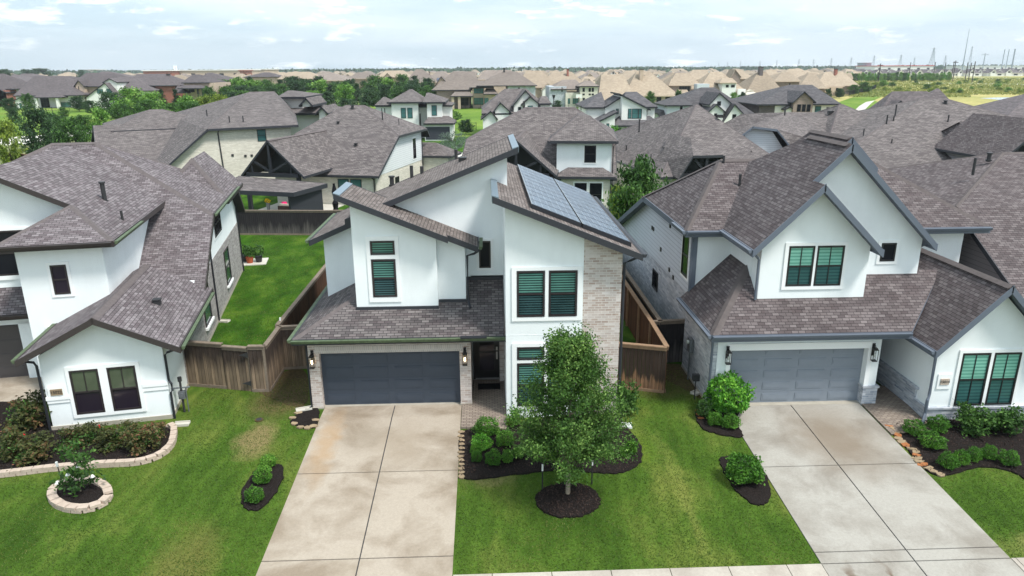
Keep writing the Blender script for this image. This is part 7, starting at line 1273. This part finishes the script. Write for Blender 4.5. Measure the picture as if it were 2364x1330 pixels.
for px, lab in ((401, 'left one of two thin white masts on the horizon'), (406, 'right one of two thin white masts on the horizon')): q = atY(px, 151, 800); m = MB(); m.tube([(0, 0, 0), (0, 0, float(q[2]))], .5, 6); o = m.build('mast', 'white_plastic'); o.location = (float(q[0]), 800, 0); tag(o, lab, 'mast')
# pylons
def pylon_mesh():
    m = MB(); 
    def w(z): return .105*(1-z)**1.2+.012
    for sx in (-1, 1):
        for sy in (-1, 1): m.tube([(sx*w(z), sy*w(z), z) for z in (0, .3, .6, .85, 1)], .0075, 4)
    for i in range(9):
        z0, z1 = i/9, (i+1)/9
        for sy in (-1, 1): m.tube([(-w(z0), sy*w(z0), z0), (w(z1), sy*w(z1), z1)], .005, 3); m.tube([(w(z0), sy*w(z0), z0), (-w(z1), sy*w(z1), z1)], .005, 3)
    o = m.build('lattice', 'steel_far'); me = o.data; bpy.data.objects.remove(o); arms = []
    for z, l in ((.68, .17), (.81, .2), (.94, .16)): m = MB(); m.tube([(-l, 0, z), (0, 0, z+.02), (l, 0, z)], .009, 4); o = m.build('cross_arm', 'steel_far'); arms.append(o.data); bpy.data.objects.remove(o)
    return me, arms
PM, PA = pylon_mesh()
PY_ = ((2157, 110, 1400), (2081, 126, 2250), (2019, 128, 2350), (1966, 133, 2500), (1920, 134, 2600), (1879, 137, 2700), (1845, 137, 2800), (1794, 139, 2900), (1755, 140, 3000), (1710, 142, 3100), (1680, 143, 3200), (1660, 144, 3300), (2112, 133, 2500), (2184, 128, 2200), (2245, 107, 1500))
pl_names = ['tallest lattice pylon, left of the radio mast', 'lattice pylon above the red roofed building', 'lattice pylon left of the red roofed building']
for i, (px, top, Y) in enumerate(PY_):
    q = atY(px, top, Y); hh = float(q[2]); lab = pl_names[i] if i < 3 else 'slim pylon right beside the radio mast' if i == 14 else 'small faint lattice pylon in the row along the right horizon'
    o = empty('power_pylon', (float(q[0]), Y, 0), .5, lab, 'pylon', 'power pylons along the right horizon'); o.scale = (hh*(.5 if i == 14 else 1),)*2+(hh,); link('lattice', PM, o)
    for a in PA: link('cross_arm', a, o)
def mast(px, top, Y, r, label, name='utility_pole', arm=False, mat='pole_dark', grp='utility poles at the right horizon', r1=None):
    q = atY(px, top, Y); m = MB(); m.tube([(0, 0, -.5), (0, 0, float(q[2]))], r, 6, r1=r1); root = empty(name, (float(q[0]), Y, 0), 0, label, 'pole', grp); m.build('pole', mat, root)
    if arm: m = MB(); m.box(-r*6, r*6, -r, r, float(q[2])*.9, float(q[2])*.93); m.build('cross_arm', mat, root)
mast(2238, 66, 1300, 1.2, 'very tall thin radio mast on the right horizon', 'radio_mast', mat='steel_far', grp=None, r1=.3); mast(2275, 123, 1500, 1.2, 'tower with a flat top between the radio mast and three poles', 'radio_mast', True, 'steel_far', None, r1=.8)
for px, top, lab in ((2320, 114, 'left of the three tall bare poles at the right edge'), (2330, 114, 'middle of the three tall bare poles at the right edge'), (2344, 113, 'right and thickest of the three tall bare poles')): mast(px, top, 1100, .6 if px < 2340 else 1.0, lab, mat='steel_far', grp='three tall bare poles')
for px, top, Y in ((2033, 147, 560), (2103, 144, 700), (2160, 143, 650), (2184, 144, 700), (2203, 142, 640), (2207, 140, 560), (2235, 144, 520), (2243, 145, 560), (2252, 142, 520)): mast(px, top, Y, .32, 'dark wooden utility pole behind the meadow', arm=px in (2033, 2207))
# fence of the tan houses, gazebo, hoop, lamps, portable toilet
def iron(pts, hgt, label, mat='iron_fence', step=2.4):
    root = empty('iron_fence', (float(pts[0][0]), float(pts[0][1]), 0), 0, label, 'fence'); off = tuple(root.location)
    for a, b in zip(pts, pts[1:]):
        a, b = np.array(a[:2]), np.array(b[:2]); L_ = np.linalg.norm(b-a); d = (b-a)/L_; m = MB()
        for z in (.25, hgt-.15): m.tube([(a[0], a[1], z), (b[0], b[1], z)], .03, 4)
        for t in np.arange(0, L_, .28): q = a+d*t; m.tube([(q[0], q[1], .1), (q[0], q[1], hgt-.1)], .016, 3)
        m.build('rail_panel', mat, root, off)
        for t in np.arange(0, L_, max(step, L_/20)): q = a+d*t; m = MB(); m.box(q[0]-.05, q[0]+.05, q[1]-.05, q[1]+.05, 0, hgt); m.build('post', mat, root, off)
iron([atZ(1915, 228, 0), atZ(1960, 222, 0), atZ(2000, 213, 0), atZ(2022, 205, 0)], 2.2, 'black iron fence curving round the last tan house'); iron([atZ(1020, 251, 0), atZ(1110, 251, 0)], 1.5, 'black iron fence before the solar roofed house'); iron([atZ(1275, 253, 0), atZ(1400, 252, 0)], 1.4, 'black iron fence before the stone house'); iron([atZ(60, 258, 0), atZ(190, 256, 0)], 1.3, 'dark fence behind the left lawn'); iron([atZ(1044, 300, 0), atZ(1100, 300, 0)], 1.5, 'thin black fence between the drive and the lawn')
q = atZ(1736, 238, 0); o = empty('gazebo', (float(q[0]), float(q[1])+3, 0), 0, 'garden gazebo with a pale tiered roof behind the hedge', 'gazebo')
m = MB(); m.poly([(-2.6, -2.6, 2.6), (2.6, -2.6, 2.6), (0.9, -.9, 3.7), (-.9, -.9, 3.7)]); m.poly([(2.6, -2.6, 2.6), (2.6, 2.6, 2.6), (.9, .9, 3.7), (.9, -.9, 3.7)]); m.poly([(2.6, 2.6, 2.6), (-2.6, 2.6, 2.6), (-.9, .9, 3.7), (.9, .9, 3.7)]); m.poly([(-2.6, 2.6, 2.6), (-2.6, -2.6, 2.6), (-.9, -.9, 3.7), (-.9, .9, 3.7)]); m.prism([(-1.1, -1.1, 3.75), (1.1, -1.1, 3.75), (0, -1.1, 4.3)], (0, 2.2, 0)); m.build('roof', 'cushion', o)
for x in (-2.3, 2.3):
    for y in (-2.3, 2.3): m = MB(); m.box(x-.08, x+.08, y-.08, y+.08, 0, 2.6); m.build('post', 'metal_dark', o)
q = atZ(1335, 249, 0); o = empty('basketball_hoop', (float(q[0]), float(q[1]), 0), 0, 'basketball hoop before the pale stone house', 'basketball hoop'); m = MB(); m.tube([(0, 0, 0), (0, 0, 3.0), (0, -.7, 3.4)], .09, 6); m.build('pole', 'metal_dark', o); m = MB(); m.box(-.9, .9, -.85, -.8, 2.9, 4.0); m.build('backboard', 'roof_white', o); m = MB(); m.tube([(.2*math.cos(a), -1.1+.2*math.sin(a), 3.05) for a in np.linspace(0, 6.283, 10)], .03, 4); m.build('rim', 'roof_red', o)
q = atY(1278, 265, 120); o = empty('street_lamp', (float(q[0]), 120, 0), 0, 'black street lamp post before the stone house lawn', 'street lamp'); zt = float(atY(1277, 228, 120)[2]); m = MB(); m.tube([(0, 0, 0), (0, 0, zt)], .1, 8, r1=.07); m.build('pole', 'metal_dark', o); m = MB(); m.tube([(0, 0, zt), (0, 0, zt+.6)], .12, 8, r1=.28); m.build('lamp_head', 'metal_dark', o)
q = atY(724, 230, 150); o = empty('street_lamp', (float(q[0]), 150, 0), 0, 'slim lamp post behind the cream house side gable', 'street lamp'); zt = float(atY(724, 222, 150)[2]); m = MB(); m.tube([(0, 0, 0), (0, 0, zt)], .12, 8, r1=.08); m.build('pole', 'metal_dark', o); m = MB(); m.tube([(0, 0, zt), (0, 0, zt+.6)], .15, 8, r1=.3); m.build('lamp_head', 'metal_dark', o)
q = atY(1736, 270, 132); o = empty('portable_toilet', (float(q[0]), 132, 0), 0, 'yellow green portable toilet beside the dark brick side wall', 'portable toilet'); m = MB(); m.box(-.6, .6, -.6, .6, .1, 2.2); m.build('cabin', 'yellow_plastic', o); m = MB(); m.box(-.65, .65, -.65, .65, 2.2, 2.35); m.build('roof', 'roof_white', o); m = MB(); m.box(-.42, .42, -.64, -.6, .15, 2.0); m.build('door', 'yellow_plastic', o)
q = atZ(108, 243, 0); o = empty('patio_umbrella', (float(q[0])+14, float(q[1])-2, 0), 0, 'blue patio umbrella beside the white gabled house', 'umbrella'); m = MB(); m.tube([(0, 0, 0), (0, 0, 2.6)], .05, 6); m.build('pole', 'metal_dark', o); m = MB(); m.tube([(0, 0, 2.2), (0, 0, 2.9)], 1.6, 8, r1=.05); m.build('canopy', 'blue_fabric', o)
# ================================================================ HAZE
hm = MB(); hm.box(-7100, 7100, -320, 7100, -3, 230); m, t, b = new_mat('haze'); t.nodes.remove(b); pv = t.nodes.new('ShaderNodeVolumePrincipled'); pv.inputs['Color'].default_value = (.88, .94, 1, 1); pv.inputs['Density'].default_value = .00014; pv.inputs['Anisotropy'].default_value = .2
t.links.new(pv.outputs[0], t.nodes['Material Output'].inputs['Volume']); ho = hm.build('haze', 'haze'); ho['kind'] = 'stuff'; ho['label'] = 'thin pale haze over the suburb'
